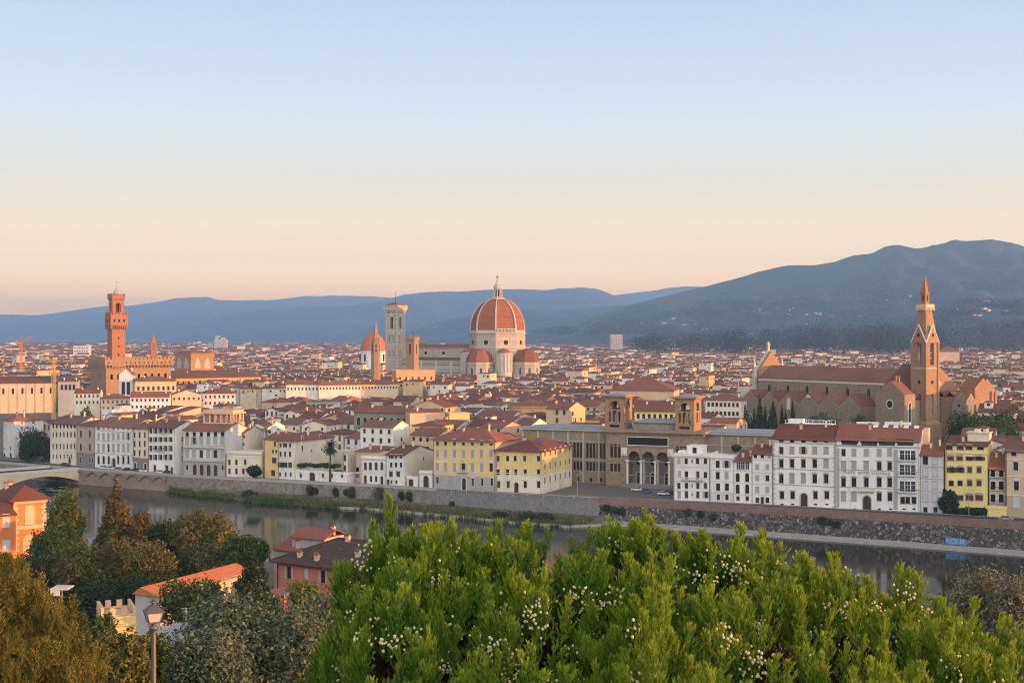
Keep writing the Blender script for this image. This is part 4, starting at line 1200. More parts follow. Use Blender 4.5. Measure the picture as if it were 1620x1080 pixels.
# graffiti, painted flat on the rubble wall
gx0, gy0 = wall_pt(1497, -1.25); gx1, gy1 = wall_pt(1531, -1.25)
ga_ = math.atan2(gy1 - gy0, gx1 - gx0); gl_ = math.hypot(gx1 - gx0, gy1 - gy0)
gr = thing('graffiti', 'light blue bubble-letter graffiti on the dark rubble quay wall', 'graffiti', (gx0, gy0, water_z(gx0) + 1.15), ga_)
gb = MB()
outl = [(0.1, .1), (1.6, -.05), (3.2, .1), (5.0, -.05), (6.2, .05), (6.5, .5), (6.9, .9), (6.3, 1.5), (5.6, 2.0), (4.2, 2.15), (2.6, 2.1), (1.2, 2.3), (.1, 2.2), (-.15, 1.3)]
gb.extr(outl, -.03, 0); gb.build('backing', flat('blue_spray_paint', (.09, .18, .40), .6, var=.3), gr)
letters('ROLIK', 2.05, flat('pale_blue_spray_paint', (.30, .44, .68), .6), gr, 3.1, -.06, .38, .01, 1.0)
# ================================================================ the library on the riverfront
def local(P0, ang, X, Y):
    dx, dy = X - P0[0], Y - P0[1]
    return dx * math.cos(ang) + dy * math.sin(ang), -dx * math.sin(ang) + dy * math.cos(ang)
def dentils(mb, x0, x1, y, z, step=.9, mi=0):
    k = int((x1 - x0) / step)
    for i in range(k): mb.box(x0 + i * step, x0 + i * step + step * .45, y - .35, y - .001, z, z + .4, mi)
LA = R(-23); LP = (XW(958, 520), 520.0)
lib = thing('library', 'large brown sandstone library with twin square lookout towers and an arched portico', 'library', (*LP, 0), LA)
Lc = face_uz(1113, 700, LP, LA)[0]
u_ = lambda px: face_uz(px, 700, LP, LA)[0]
ops = []
ac = [u_(1003), u_(1025.5), u_(1048)]
for c in ac: ops.append((c - 2.25, c + 2.25, 1.2, 13.0, 'arch'))
lw_ = []
for (cpx, z0, h, st) in ((973.5, 10.4, 5.0, ''), (973.5, 5.2, 2.9, ''), (1078, 10.4, 5.0, ''), (1078, 5.2, 2.9, '')):
    for d in (-1.5, 0, 1.5):
        u = u_(cpx) + d; ops.append((u - .55, u + .55, z0, z0 + h, 0)); lw_.append((u, z0, 1.1, h))
wl = MB()
wl.wallgrid((0, 0), 0, Lc, -.5, 20.2, ops, 0, reveal=.6)
wl.wallgrid((Lc, 0), R(90), 24, -.5, 20.2, []); wl.wallgrid((Lc, 24), R(180), Lc, -.5, 20.2, []); wl.wallgrid((0, 24), R(270), 24, -.5, 20.2, [])
wl.box(-.15, Lc + .15, -.15, 23, 20.2, 20.25)
wl.build('wall', M['pietra'], lib)
pt = MB()
pt.box(ac[0] - 2.9, ac[2] + 2.9, 5.9, 6.0, .3, 13.4); pt.box(ac[0] - 2.9, ac[0] - 2.6, .6, 6, .3, 13.4); pt.box(ac[2] + 2.6, ac[2] + 2.9, .6, 6, .3, 13.4)
pt.box(ac[0] - 2.9, ac[2] + 2.9, .6, 6, 13.05, 13.3); pt.build('portico_wall', M['pietragrey'], lib)
for c in ac:
    put_door(lib, c, 5.65, .5, 0, 1.6, 4.2, True, 'trim'); 
    d_ = MB(); d_.poly([(1.1 * math.cos(R(360) * k / 16), 5.85, 8.6 + 1.1 * math.sin(R(360) * k / 16)) for k in range(16)]); d_.build('round_window', [M['dark']], lib, loc=(c, 0, 0))
for u in ((ac[0] + ac[1]) / 2, (ac[1] + ac[2]) / 2, ac[0] - 2.55, ac[2] + 2.55):
    for v in ((-.2, 3.2) if ac[0] < u < ac[2] else (-.2,)):
        c_ = MB(); c_.lathe([(.62, .1), (.62, .5), (.48, .6), (.42, 8.6), (.5, 8.7), (.7, 9.3)], 14, 0, u, v)
        c_.box(u - .75, u + .75, v - .75, v + .75, 9.3, 9.7); c_.build('column', [M['trim']], lib)
st_ = MB()
for k in range(7): st_.box(ac[0] - 4, ac[2] + 4, -4.2 + k * .6, 0, 0 + k * .16, .16 + k * .16)
st_.build('steps', M['pave'], lib)
co = MB()
co.box(-.5, Lc + .5, -.5, -.002, 19.2, 19.5); dentils(co, -.4, Lc + .4, -.1, 19.5, .8); co.box(-1.2, Lc + 1.2, -1.2, 24.5, 19.95, 20.3); co.box(-.9, Lc + .9, -.9, 24.2, 20.3, 20.9)
co.box(-.1, Lc + .1, -.25, -.003, 9.1, 9.5); co.box(-.1, Lc + .1, -.22, -.003, 14.6, 14.9); co.box(-.1, Lc + .1, -.15, -.003, 3.9, 4.2)
for u in (.1, 5.9, ac[0] - 3.8, ac[2] + 3.3, Lc - 6.5, Lc - .7): co.box(u, u + .6, -.18, -.001, .2, 19.2)
for c in ac:
    for k in range(12):
        a0, a1 = R(180) * k / 12, R(180) * (k + 1) / 12
        p = [(c + r_ * math.cos(a_), 10.75 + r_ * math.sin(a_)) for r_, a_ in ((2.75, a0), (2.75, a1), (2.25, a1), (2.25, a0))]
        co.extr(p[::-1], -.2, -.004)
co.build('cornice', M['pietra'], lib)
pn = MB(); a0, a1 = u_(993), u_(1056.5)
pn.box(a0, a1, -.12, -.005, 15.4, 18.2); pn.build('dark_panel', M['dark'], lib)
pn = MB()
for x0, x1, z0, z1 in ((a0 - .25, a1 + .25, 18.2, 18.45), (a0 - .25, a1 + .25, 15.15, 15.4), (a0 - .25, a0, 15.4, 18.2), (a1, a1 + .25, 15.4, 18.2)): pn.box(x0, x1, -.2, -.004, z0, z1)
pn.build('panel_frame', M['trim'], lib)
for px in (987.5, 1061):
    u = u_(px); r_ = MB(); r_.box(u - 1.1, u + 1.1, -.3, -.005, 11.4, 14.3)
    r_.lathe([(.0, 11.8), (.55, 12.0), (.5, 12.9), (.25, 13.2), (.3, 13.5), (.0, 13.8)], 10, 0, u, -.3); r_.build('relief', M['trim'], lib)
for (u, z0, w2, h) in lw_: put_window(lib, u, 0.25, z0, 0, w2 - .1, h - .1, 'bare', 'pane', 'trimgrey')
# wings
for nm, pxa, pxb, v0, cols in (('wing', 826, 957, 4.0, (866, 890, 914, 934.5, 951)), ('wing', 1114, 1345, 5.0, ())):
    Pw = (LP[0] - math.sin(LA) * v0, LP[1] + math.cos(LA) * v0)
    a0 = face_uz(pxa, 700, Pw, LA)[0]; a1 = face_uz(pxb, 700, Pw, LA)[0]
    ops = []; ww_ = []
    for cpx in cols:
        for z0, h in ((9.6, 5.6), (4.8, 3.2)):
            for d in (-1.35, 0, 1.35):
                u = face_uz(cpx, 700, Pw, LA)[0] - a0 + d
                ops.append((u - .5, u + .5, z0, z0 + h, 0)); ww_.append((u + a0, z0, 1.0, h))
        ops.append((u - 1.9, u - .8, .6, 2.2, 0))
    wg = MB(); wg.wallgrid((a0, v0), 0, a1 - a0, -.5, 20.0, ops, 0, reveal=.5)
    wg.wallgrid((a1, v0), R(90), 20, -.5, 20, []); wg.wallgrid((a0, v0 + 20), R(270), 20, -.5, 20, [])
    wo = wg.build(nm, [M['pietra']], lib)
    c_ = MB(); c_.box(a0 - .8, a1 + .8, v0 - .9, v0 + 20.6, 19.7, 20.2); dentils(c_, a0, a1, v0, 19.3, .9); c_.box(a0 - .1, a1 + .1, v0 - .2, v0 - .002, 8.6, 9.0); c_.box(a0 - .1, a1 + .1, v0 - .2, v0 - .002, 15.6, 15.9)
    for k in range(int((a1 - a0) / 6.2) + 1): c_.box(a0 + k * 6.2, a0 + k * 6.2 + .7, v0 - .16, v0 - .001, .2, 19.2)
    c_.build('cornice', M['trimgrey'], wo)
    r_ = MB(); r_.hip(a0, a1, v0, v0 + 20, 20.4, 1.1, .2); r_.build('roof', M['lead'], wo)
    for (u, z0, w2, h) in ww_: put_window(lib, u, v0 + .2, z0, 0, w2 - .1, h - .1, 'bare', 'pane', 'trimgrey')
mid = MB(); mid.box(9.5, Lc - 11, 4, 14, 20.9, 23.3); mid.box(9, Lc - 10.5, 3.4, 14.6, 23.3, 23.7); mid.build('attic', M['pietragrey'], lib)
mid = MB(); mid.hip(9, Lc - 10.5, 3.4, 14.6, 23.7, 1.2, .2); mid.build('attic_roof', M['lead'], lib)
# the two towers: open arches on every side
def lookout(pxl, pxc, pxr, zb, ztop, v0):
    P = (LP[0] - math.sin(LA) * v0, LP[1] + math.cos(LA) * v0)
    x0 = face_uz(pxl, 700, P, LA)[0]; x1 = face_uz(pxc, 700, P, LA)[0]
    w_ = x1 - x0; d_ = 10.0
    tw = MB()
    def side(org, ang, L_):
        c = L_ / 2; r_ = min(2.3, L_ * .3)
        tw.wallgrid(org, ang, L_, zb, ztop - 1.2, [(c - r_, c + r_, ztop - 5.3, ztop - 5.3 + r_ + .8, 'arch'), (c - .8, c + .8, zb + 2.8, ztop - 5.7, 'arch'), (c - r_ - .1, c - r_ + .75, zb + 2.8, ztop - 6.2, 0), (c + r_ - .75, c + r_ + .1, zb + 2.8, ztop - 6.2, 0)], 0, reveal=.9)
    side((x0, v0), 0, w_); side((x1, v0), R(90), d_); side((x1, v0 + d_), R(180), w_); side((x0, v0 + d_), R(270), d_)
    tw.box(x0 + .5, x1 - .5, v0 + .5, v0 + d_ - .5, zb + 2, zb + 2.2); tw.box(x0 + .05, x1 - .05, v0 + .05, v0 + d_ - .05, ztop - 1.3, ztop - 1.15)
    o = tw.build('tower', [M['brick']], lib)
    c_ = MB()
    for k, (e_, z0, z1) in enumerate(((.25, ztop - 1.25, ztop - .9), (.7, ztop - .9, ztop - .55), (1.2, ztop - .55, ztop - .2))): c_.box(x0 - e_, x1 + e_, v0 - e_, v0 + d_ + e_, z0, z1)
    c_.box(x0 - .12, x1 + .12, v0 - .12, v0 - .002, zb + 2.2, zb + 2.55); c_.box(x1 + .002, x1 + .12, v0, v0 + d_, zb + 2.2, zb + 2.55)
    c_.build('cornice', M['brick'], o)
    r_ = MB(); r_.hip(x0, x1, v0, v0 + d_, ztop - .1, 1.0, 1.3); r_.build('roof', M['lead'], o)
    s_ = MB(); cx, cy = (x0 + x1) / 2, v0 + 1.6
    s_.lathe([(.5, zb + 2.2), (.45, zb + 3.2), (.5, zb + 3.4), (.42, zb + 4.6), (.5, zb + 5.2), (.22, zb + 5.5), (.26, zb + 5.9), (.0, zb + 6.2)], 10, 0, cx, cy); s_.build('statue', M['trimgrey'], o)
    p_ = MB(); p_.box(cx - 1.9, cx + 1.9, v0 - .12, v0 - .004, zb + .7, zb + 1.6); p_.build('dark_panel', M['dark'], o)
lookout(957.5, 987, 1006, 20.9, 33.6, 2.0)
lookout(1068, 1098, 1117, 20.9, 33.4, 2.0)

# ================================================================ the Gothic church on the right
CA = R(-57); CP = (XW(1200, 709), 709.0)
ch = thing('gothic_church', 'long brown Gothic church with a tall pointed bell tower and gabled side chapels', 'church', (*CP, 0), CA)
NL = 104.0
def lancet(mb, frame_ang, x, y, z, w_, h, mi_frame=1, mi_dark=0):
    """pointed window standing 6 cm proud of a wall: dark light in a pale frame"""
    ca, sa = math.cos(frame_ang), math.sin(frame_ang)
    hw = w_ / 2
    def tip(hw_, hh, n=5):
        zc = hh - hw_ * 1.7
        L_ = [(-hw_, 0), (-hw_, zc)] + [(-hw_ + hw_ * (k / n) ** 1.0 , zc + hw_ * 1.7 * math.sin(R(90) * k / n)) for k in range(1, n + 1)]
        return L_ + [(-a_, b_) for a_, b_ in L_[-2::-1]]
    def add(pts, d0, mi):
        P = [(x + ca * a_ - sa * -d0, y + sa * a_ + ca * -d0, z + b_) for a_, b_ in pts]
        mb.poly(P, mi)
    o_ = tip(hw + .3, h + .45); i_ = tip(hw, h)
    add(o_, .06, mi_frame); add(i_, .10, mi_dark)
    n = len(o_)
    for k in range(n - 1):
        a_, b_ = o_[k], o_[k + 1]
        mb.poly([(x + ca * p[0] + sa * d, y + sa * p[0] - ca * d, z + p[1]) for p, d in ((a_, 0), (a_, .06), (b_, .06), (b_, 0))], mi_frame)
    if w_ > 1:
        mb.poly([(x + ca * a_ + sa * .14, y + sa * a_ - ca * .14, z + b_) for a_, b_ in ((-.07, 0), (.07, 0), (.07, h * .9), (-.07, h * .9))], mi_frame)
nv = MB(); nv.box(0, NL, 0, 18, -.5, 35.0)
nv.poly([(NL, 0, 35), (NL, 18, 35), (NL, 9, 40.5)]); nv.build('nave_wall', [M['pietra']], ch)
r_ = MB(); r_.gable(0, NL, 0, 18, 35, 5.6, .7, .3); ro = r_.build('nave_roof', M['tile'], ch)
b_ = MB(); b_.box(0, NL, -.08, -.002, 33.4, 34.9); b_.box(0, NL, -.25, -.003, 33.0, 33.4); b_.build('white_band', M['trim'], ch)
for k in range(8):
    b_ = MB(); u = 1.5 + k * 13.2; b_.box(u - .6, u + .6, -.9, -.004, 20, 33.0); b_.build('buttress', M['pietra'], ch)
for k in range(7):
    w_ = MB(); lancet(w_, 0, 8 + k * 13.2, 0, 25.2, 1.7, 6.2); w_.build('lancet_window', [M['dark'], M['pietragrey']], ch)
for k in range(6):
    a0, a1 = -.5 + k * 13.3, -.5 + (k + 1) * 13.3; am = (a0 + a1) / 2
    g = MB(); y0 = -11.0
    g.poly([(a0, y0, -.5), (a1, y0, -.5), (a1, y0, 23.6), (am, y0, 28.8), (a0, y0, 23.6)])
    g.poly([(a1, y0, -.5), (a1, 0, -.5), (a1, 0, 23.6), (a1, y0, 23.6)]); g.poly([(a0, 0, -.5), (a0, y0, -.5), (a0, y0, 23.6), (a0, 0, 23.6)])
    g.box(a1 - .5, a1 + .5, y0 - .8, y0 - .002, -.5, 22.8)
    go = g.build('side_chapel', [M['pietra']], ch)
    r_ = MB(); r_.gable(a0 + .05, a1 - .05, y0 + .3, 0, 23.6, 5.2, .1, .25, 'y', 0, .35); r_.build('chapel_roof', M['tile'], go)
    w_ = MB()
    if k in (0, 1, 3, 4): lancet(w_, 0, am, y0, 9 if k != 3 else 5, 1.7, 7.5)
    if k == 2: w_.box(am - 1.2, am + 1.2, y0 - .06, y0 - .003, 20, 25.5, 1)
    if k == 3: w_.extr([(am + 1.5 * math.cos(R(180) * q / 8), 26.2 + 1.3 * math.sin(R(180) * q / 8)) for q in range(9)], y0 - .06, y0 - .003, 1)
    if k == 5: lancet(w_, 0, am, y0, 11, 1.6, 4.5, 1, 1)
    w_.build('lancet_window', [M['dark'], M['trim']], go)
# sacristy: dark gable with a round window
Pf = (CP[0] + math.sin(CA) * 24, CP[1] - math.cos(CA) * 24)
a0 = face_uz(1385, 650, Pf, CA)[0]; a1 = face_uz(1431, 650, Pf, CA)[0]; am = (a0 + a1) / 2
g = MB(); dd = 6.8
g.poly([(a0, -24, -.5), (a1, -24, -.5), (a1, -24, 30.5), (am, -24, 36.0), (a0, -24, 30.5)]); g.poly([(a1, -24, -.5), (a1, -24 + dd, -.5), (a1, -24 + dd, 30.5), (a1, -24, 30.5)])
g.poly([(a0, -10, -.5), (a0, -24, -.5), (a0, -24, 30.5), (a0, -10, 30.5)]); g.poly([(a1, -24 + dd, -.5), (a0, -24 + dd, -.5), (a0, -24 + dd, 30.5), (am, -24 + dd, 36), (a1, -24 + dd, 30.5)])
g.box(a0 + .5, a1 - 4, -24 + dd + .01, -.5, -.5, 27.5)
so = g.build('sacristy', [M['pietra']], ch)
r_ = MB(); r_.gable(a0 + .4, a1 - .4, -23.6, -24 + dd - .2, 30.5, 5.5, .1, .25, 'y', 0, 0); r_.shed(a0 + .5, a1 - 4, -24 + dd + .3, -.6, 27.6, 3.5, .1); r_.build('sacristy_roof', M['tile'], so)
w_ = MB()
for rr, d, mi in ((2.1, .06, 1), (1.55, .1, 0)): w_.poly([(am + rr * math.cos(R(360) * k / 20), -24 - d, 26 + rr * math.sin(R(360) * k / 20)) for k in range(20)], mi)
w_.build('rose_window', [M['dark'], M['trim']], so)
w_ = MB(); lancet(w_, 0, am + 1, -24, 15.2, 1.8, 3.6); lancet(w_, R(90), a1, -20.6, 16, 1.6, 11); w_.build('lancet_window', [M['dark'], M['trim']], so)
for k in (-1, 1):
    c_ = MB(); c_.box(am - .42 + k * .8, am + .38 + k * .8, -19.6, -18.8, 33, 38.2); c_.build('chimney', M['redbrick'], so)
# transept gable at the crossing
g = MB(); g.box(86, 106, -4, 23, 0, 32.5); g.poly([(106, -4, 32.5), (106, 23, 32.5), (106, 9.5, 42.6)]); g.poly([(86, 23, 32.5), (86, -4, 32.5), (86, 9.5, 42.6)])
to = g.build('transept', [M['brick']], ch)
r_ = MB(); r_.gable(86, 105.9, -4, 23, 32.5, 10.3, .3, .3, 'x', 0, .05); r_.build('transept_roof', M['tile'], to)
w_ = MB()
w_.poly([(106.08, 9.5 + 1.8 * math.cos(R(360) * k / 18), 34.4 + 1.8 * math.sin(R(360) * k / 18)) for k in range(18)], 1); w_.poly([(106.12, 9.5 + 1.2 * math.cos(R(360) * k / 18), 34.4 + 1.2 * math.sin(R(360) * k / 18)) for k in range(18)], 2)
w_.build('rose_window', [M['dark'], M['trim'], M['peach']], to)
# eastern chapels
g = MB(); g.box(106.01, 122.5, 1, 15, -.5, 29.0); eo = g.build('east_chapel', [M['brick']], ch)
for k in range(3):
    r_ = MB(); a0, a1 = 106.3 + k * 5.4, 106.3 + (k + 1) * 5.4
    r_.gable(a0, a1, 1.2, 14.8, 29.0, 2.4, .15, .25, 'y'); r_.build('chapel_roof', M['tile'], eo)
def chapel(u0, u1, v0, v1, ze, h, front, wm='brick'):
    um, vm = (u0 + u1) / 2, (v0 + v1) / 2
    g = MB(); g.box(u0, u1, v0, v1, -.5, ze)
    if front: g.poly([(u0, v0, ze), (u1, v0, ze), (um, v0, ze + h)])
    g.poly([(u1, v0, ze), (u1, v1, ze), (u1, vm, ze + h)])
    g.box(u1 - .6, u1 + .7, v0 - .7, v0 + .6, -.5, ze - 1.5); g.box(u1 - .6, u1 + .7, v1 - .6, v1 + .7, -.5, ze - 1.5)
    o = g.build('east_chapel', [M[wm]], ch)
    r_ = MB()
    if front: r_.gable(u0 + .05, u1 - .05, v0 + .05, v1, ze, h, .1, .2, 'y', 0, 0)
    r_.gable(u0, u1 - .05, v0 + .05, v1 - .05, ze, h + .02, .1, .2, 'x', 0, 0); r_.build('chapel_roof', M['tile'], o)
    w_ = MB(); lancet(w_, R(90), u1, vm, 9, 1.8, ze - 15)
    if front:
        lancet(w_, 0, um, v0, 8, 2.0, ze - 14)
        w_.poly([(um + .6 * math.cos(R(360) * k / 12), v0 - .06, ze - 2 + .6 * math.sin(R(360) * k / 12)) for k in range(12)], 0)
    w_.build('lancet_window', [M['dark'], M['trim']], o)
chapel(122.6, 130, -.8, 5.5, 27.5, 3.6, True, 'pietragrey')
chapel(117, 125.2, 10.8, 22, 32.6, 4.6, False)
chapel(110, 118.5, 22.5, 33, 32.0, 4.4, False)
# west front seen from behind, with white pinnacles
g = MB(); g.poly([(0, .5, 38), (0, 17.5, 38), (0, 9, 47.8)]); g.poly([(-1.6, 17.5, 38), (-1.6, .5, 38), (-1.6, 9, 47.8)]); g.box(-1.6, -.003, .5, 17.5, 34, 38)
g.poly([(-1.6, .5, 38), (0, .5, 38), (0, 9, 47.8), (-1.6, 9, 47.8)]); g.poly([(0, 17.5, 38), (-1.6, 17.5, 38), (-1.6, 9, 47.8), (0, 9, 47.8)])
go = g.build('front_gable', [M['brick']], ch)
mb = MB(); mb.box(-3, -1.62, -11, 29, -.5, 30); mb.box(-3, -1.62, 0, 18, 30, 38.4); mb.poly([(-2, 0, 38.4), (-2, 18, 38.4), (-2, 9, 49)]); mb.poly([(-3, 18, 38.4), (-3, 0, 38.4), (-3, 9, 49)])
mb.mesh([(-3, 0, 38.4), (-2, 0, 38.4), (-2, 9, 49), (-3, 9, 49), (-3, 18, 38.4), (-2, 18, 38.4)], [(0, 1, 2, 3), (5, 4, 3, 2)])
mb.build('marble_front', [M['marble']], ch)
for v, zt_ in ((-11.5, 33), (-.6, 45.5), (18.6, 45.5), (29.5, 33), (9, 53)):
    p_ = MB(); z0 = zt_ - 9 if v != 9 else 48
    p_.box(-3.2, -1.6, v - .8, v + .8, z0 - 8 if v != 9 else z0 - .6, z0); p_.prism([(-3.0, v - .6), (-1.8, v - .6), (-1.8, v + .6), (-3.0, v + .6)], z0, z0 + 3.4)
    p_.box(-3.3, -1.5, v - .9, v + .9, z0 + 3.4, z0 + 3.8); p_.mesh([(-3.0, v - .6, z0 + 3.8), (-1.8, v - .6, z0 + 3.8), (-1.8, v + .6, z0 + 3.8), (-3.0, v + .6, z0 + 3.8), (-2.4, v, zt_)], [(0, 1, 4), (1, 2, 4), (2, 3, 4), (3, 0, 4)])
    p_.build('pinnacle', M['marble'], ch)
# bell tower
tx, ty = local(CP, CA, XW(1463.5, 612), 612.0)
TW = 7.7; h_ = TW / 2
bt = MB()
ops_l = [(h_ - 1.0, h_ + 1.0, 21, 30.2, 'arch'), (h_ - 1.25, h_ + 1.25, 43, 52.6, 'arch')]
def tside(org, ang): bt.wallgrid(org, ang, TW, 18.5, 53.2, ops_l, 0, [(41.2, 41.9, 1)], reveal=.9)
tside((tx - h_, ty - h_), 0); tside((tx + h_, ty - h_), R(90)); tside((tx + h_, ty + h_), R(180)); tside((tx - h_, ty + h_), R(270))
bt.prism([(tx - h_ - 1.2, ty - h_ - 1.2), (tx + h_ + 1.2, ty - h_ - 1.2), (tx + h_ + 1.2, ty + h_ + 1.2), (tx - h_ - 1.2, ty + h_ + 1.2)], -.5, 17.2)
bt.prism([(tx - h_ - 1.2, ty - h_ - 1.2), (tx + h_ + 1.2, ty - h_ - 1.2), (tx + h_ + 1.2, ty + h_ + 1.2), (tx - h_ - 1.2, ty + h_ + 1.2)], 17.2, 18.6, 0, True, [(tx - h_ - .02, ty - h_ - .02), (tx + h_ + .02, ty - h_ - .02), (tx + h_ + .02, ty + h_ + .02), (tx - h_ - .02, ty + h_ + .02)])
for sx, sy in ((1, 1), (1, -1), (-1, 1), (-1, -1)): bt.box(tx + sx * h_ - .45, tx + sx * h_ + .45, ty + sy * h_ - .45, ty + sy * h_ + .45, 18.6, 53)
bt.box(tx - h_ + .8, tx + h_ - .8, ty - h_ + .8, ty + h_ - .8, 19, 42); bt.box(tx - h_ + .1, tx + h_ - .1, ty - h_ + .1, ty + h_ - .1, 41.3, 41.7)
bo = bt.build('bell_tower', [M['brick'], M['trimgrey']], ch)
for k in range(4):
    g = MB(); W_ = h_ + .3
    g.extr([(-W_, 52.6), (W_, 52.6), (0, 60.2)], -W_ - .12, -W_ + .75)
    g.extr([(-W_ - .1, 52.3), (-W_ - .1, 52.9), (0, 60.9), (0, 60.1)], -W_ - .25, -W_ + .3, 1); g.extr([(W_ + .1, 52.3), (0, 60.1), (0, 60.9), (W_ + .1, 52.9)], -W_ - .25, -W_ + .3, 1)
    g.poly([(.75 * math.cos(R(360) * q / 12), -W_ - .16, 56 + .75 * math.sin(R(360) * q / 12)) for q in range(12)], 2)
    g.poly([(.8 * math.cos(R(360) * q / 12), -h_ - .05, 35.4 + .8 * math.sin(R(360) * q / 12)) for q in range(12)], 2)
    g.build('tower_gable', [M['brick'], M['trim'], M['dark']], bo, loc=(tx, ty, 0), rz=R(90) * k)
sp = MB()
def sq(c, h): return [(tx - h, ty - h), (tx + h, ty - h), (tx + h, ty + h), (tx - h, ty + h)]
sp.prism(sq(0, h_ - .1), 53.1, 67.4, 0, True, sq(0, 1.95)); sp.build('spire', [M['brick']], bo)
g = MB(); g.prism(sq(0, 2.0), 66.8, 68.2, 0, True, sq(0, 2.75)); g.box(tx - 2.8, tx + 2.8, ty - 2.8, ty + 2.8, 68.2, 69.6)
for k in range(7):
    for q in (-1, 1):
        g.box(tx - 2.7 + k * .85, tx - 2.3 + k * .85, ty + q * 2.75 - .2, ty + q * 2.75 + .2, 66.9, 68.1); g.box(tx + q * 2.75 - .2, tx + q * 2.75 + .2, ty - 2.7 + k * .85, ty - 2.3 + k * .85, 66.9, 68.1)
g.build('gallery', [M['sand']], bo)
g = MB(); g.prism(sq(0, 1.25), 69.6, 74.2); g.box(tx - 1.45, tx + 1.45, ty - 1.45, ty + 1.45, 74.2, 74.7)
for q in (-1, 1): g.box(tx - .35, tx + .35, ty + q * 1.26 - .03, ty + q * 1.26 + .03, 71, 73.4, 1); g.box(tx + q * 1.26 - .03, tx + q * 1.26 + .03, ty - .35, ty + .35, 71, 73.4, 1)
g.mesh([(tx - 1.2, ty - 1.2, 74.7), (tx + 1.2, ty - 1.2, 74.7), (tx + 1.2, ty + 1.2, 74.7), (tx - 1.2, ty + 1.2, 74.7), (tx, ty, 82.2)], [(0, 1, 4), (1, 2, 4), (2, 3, 4), (3, 0, 4)])
for sx, sy in ((1, 1), (1, -1), (-1, 1), (-1, -1)): g.lathe([(.22, 74.7), (.2, 76), (.0, 77.3)], 6, 0, tx + sx * 1.2, ty + sy * 1.2)
g.lathe([(.25, 81.6), (.35, 82), (.0, 82.5)], 8, 0, tx, ty); g.box(tx - .06, tx + .06, ty - .06, ty + .06, 82.3, 83.6); g.box(tx - .35, tx + .35, ty - .05, ty + .05, 82.9, 83.05)
g.build('lantern', [M['redbrick'], M['dark']], bo)

# ================================================================ the old palace with its tower, left
PA = R(35); PP = (XW(168, 1000), 1000.0)
pv_ = thing('medieval_palace', 'fortress-like brown stone palace with battlements and a tall clock-less watch tower', 'palace', (*PP, 0), PA)
pv_['label'] = 'fortress-like brown stone palace with battlements and a tall crenellated watch tower'
PL = face_uz(270, 590, PP, PA)[0]; PD = 36.0
def merlons(mb, x0, x1, y0, y1, z, h, step, wd, mi=0, th=.7):
    for (a0, a1, fx) in ((x0, x1, 'x'), (y0, y1, 'y')):
        n = int((a1 - a0) / step); st = (a1 - a0) / n
        for k in range(n + 1):
            c = a0 + k * st; c0, c1 = max(a0, c - wd / 2), min(a1, c + wd / 2)
            if fx == 'x':
                mb.box(c0, c1, y0, y0 + th, z, z + h, mi); mb.box(c0, c1, y1 - th, y1, z, z + h, mi)
            elif 0 < k < n:
                mb.box(x0, x0 + th, c0, c1, z, z + h, mi); mb.box(x1 - th, x1, c0, c1, z, z + h, mi)
g = MB(); g.wallgrid((0, 0), 0, PL, -.5, 33, [(x - .9, x + .9, 24, 28, 'arch') for x in lin_(4, PL - 4, 9)], reveal=.6); g.wallgrid((PL, 0), R(90), PD, -.5, 33, []); g.wallgrid((PL, PD), R(180), PL, -.5, 33, [])
g.wallgrid((0, PD), R(270), PD, -.5, 33, [(x - .9, x + .9, 24, 28, 'arch') for x in lin_(4, PD - 4, 6)], reveal=.6); g.build('wall', [M['brick']], pv_)
g = MB(); e_ = 1.3
g.wallgrid((-e_, -e_), 0, PL + 2 * e_, 34.2, 38.6, [(x - .7, x + .7, 34.9, 36.9, 'arch') for x in lin_(2.5, PL, 15)], reveal=.5)
g.wallgrid((-e_, PD + e_), R(270), PD + 2 * e_, 34.2, 38.6, [(x - .7, x + .7, 34.9, 36.9, 'arch') for x in lin_(2.5, PD, 10)], reveal=.5)
g.wallgrid((PL + e_, -e_), R(90), PD + 2 * e_, 34.2, 38.6, []); g.wallgrid((PL + e_, PD + e_), R(180), PL + 2 * e_, 34.2, 38.6, []); g.box(-e_ + .6, PL + e_ - .6, -e_ + .6, PD + e_ - .6, 34.0, 37.2)
for x in lin_(-.6, PL + .6, 22): g.extr([(x - .35, 32.4), (x + .35, 32.4), (x + .35, 34.2), (x - .35, 34.2)], -e_, 0)
for y in lin_(-.6, PD + .6, 16): g.box(-e_, 0, y - .35, y + .35, 32.4, 34.2)
merlons(g, -e_, PL + e_, -e_, PD + e_, 38.6, 1.6, 2.9, 1.7); g.build('battlement', [M['brick']], pv_)
tx, ty = local(PP, PA, XW(184, 1008), 1008.0); h_ = 4.9
g = MB(); g.box(tx - h_, tx + h_, ty - h_, ty + h_, 33, 61.5)
for z in (41, 47, 53): g.box(tx - .45, tx + .45, ty - h_ - .03, ty - h_ + .1, z, z + 1.6, 1)
to = g.build('tower', [M['redbrick'], M['dark']], pv_)
g = MB(); n = 9
g.prism([(tx - h_, ty - h_), (tx + h_, ty - h_), (tx + h_, ty + h_), (tx - h_, ty + h_)], 60.5, 63.4, 0, True, [(tx - h_ - 1.4, ty - h_ - 1.4), (tx + h_ + 1.4, ty - h_ - 1.4), (tx + h_ + 1.4, ty + h_ + 1.4), (tx - h_ - 1.4, ty + h_ + 1.4)])
E_ = h_ + 1.4
for k in range(8):
    c = -E_ + .7 + k * (2 * E_ - 1.4) / 7
    g.box(tx + c - .22, tx + c + .22, ty - E_ - .02, ty - h_, 60.4, 63.4); g.box(tx - E_ - .02, tx - h_, ty + c - .22, ty + c + .22, 60.4, 63.4); g.box(tx + h_, tx + E_ + .02, ty + c - .22, ty + c + .22, 60.4, 63.4)
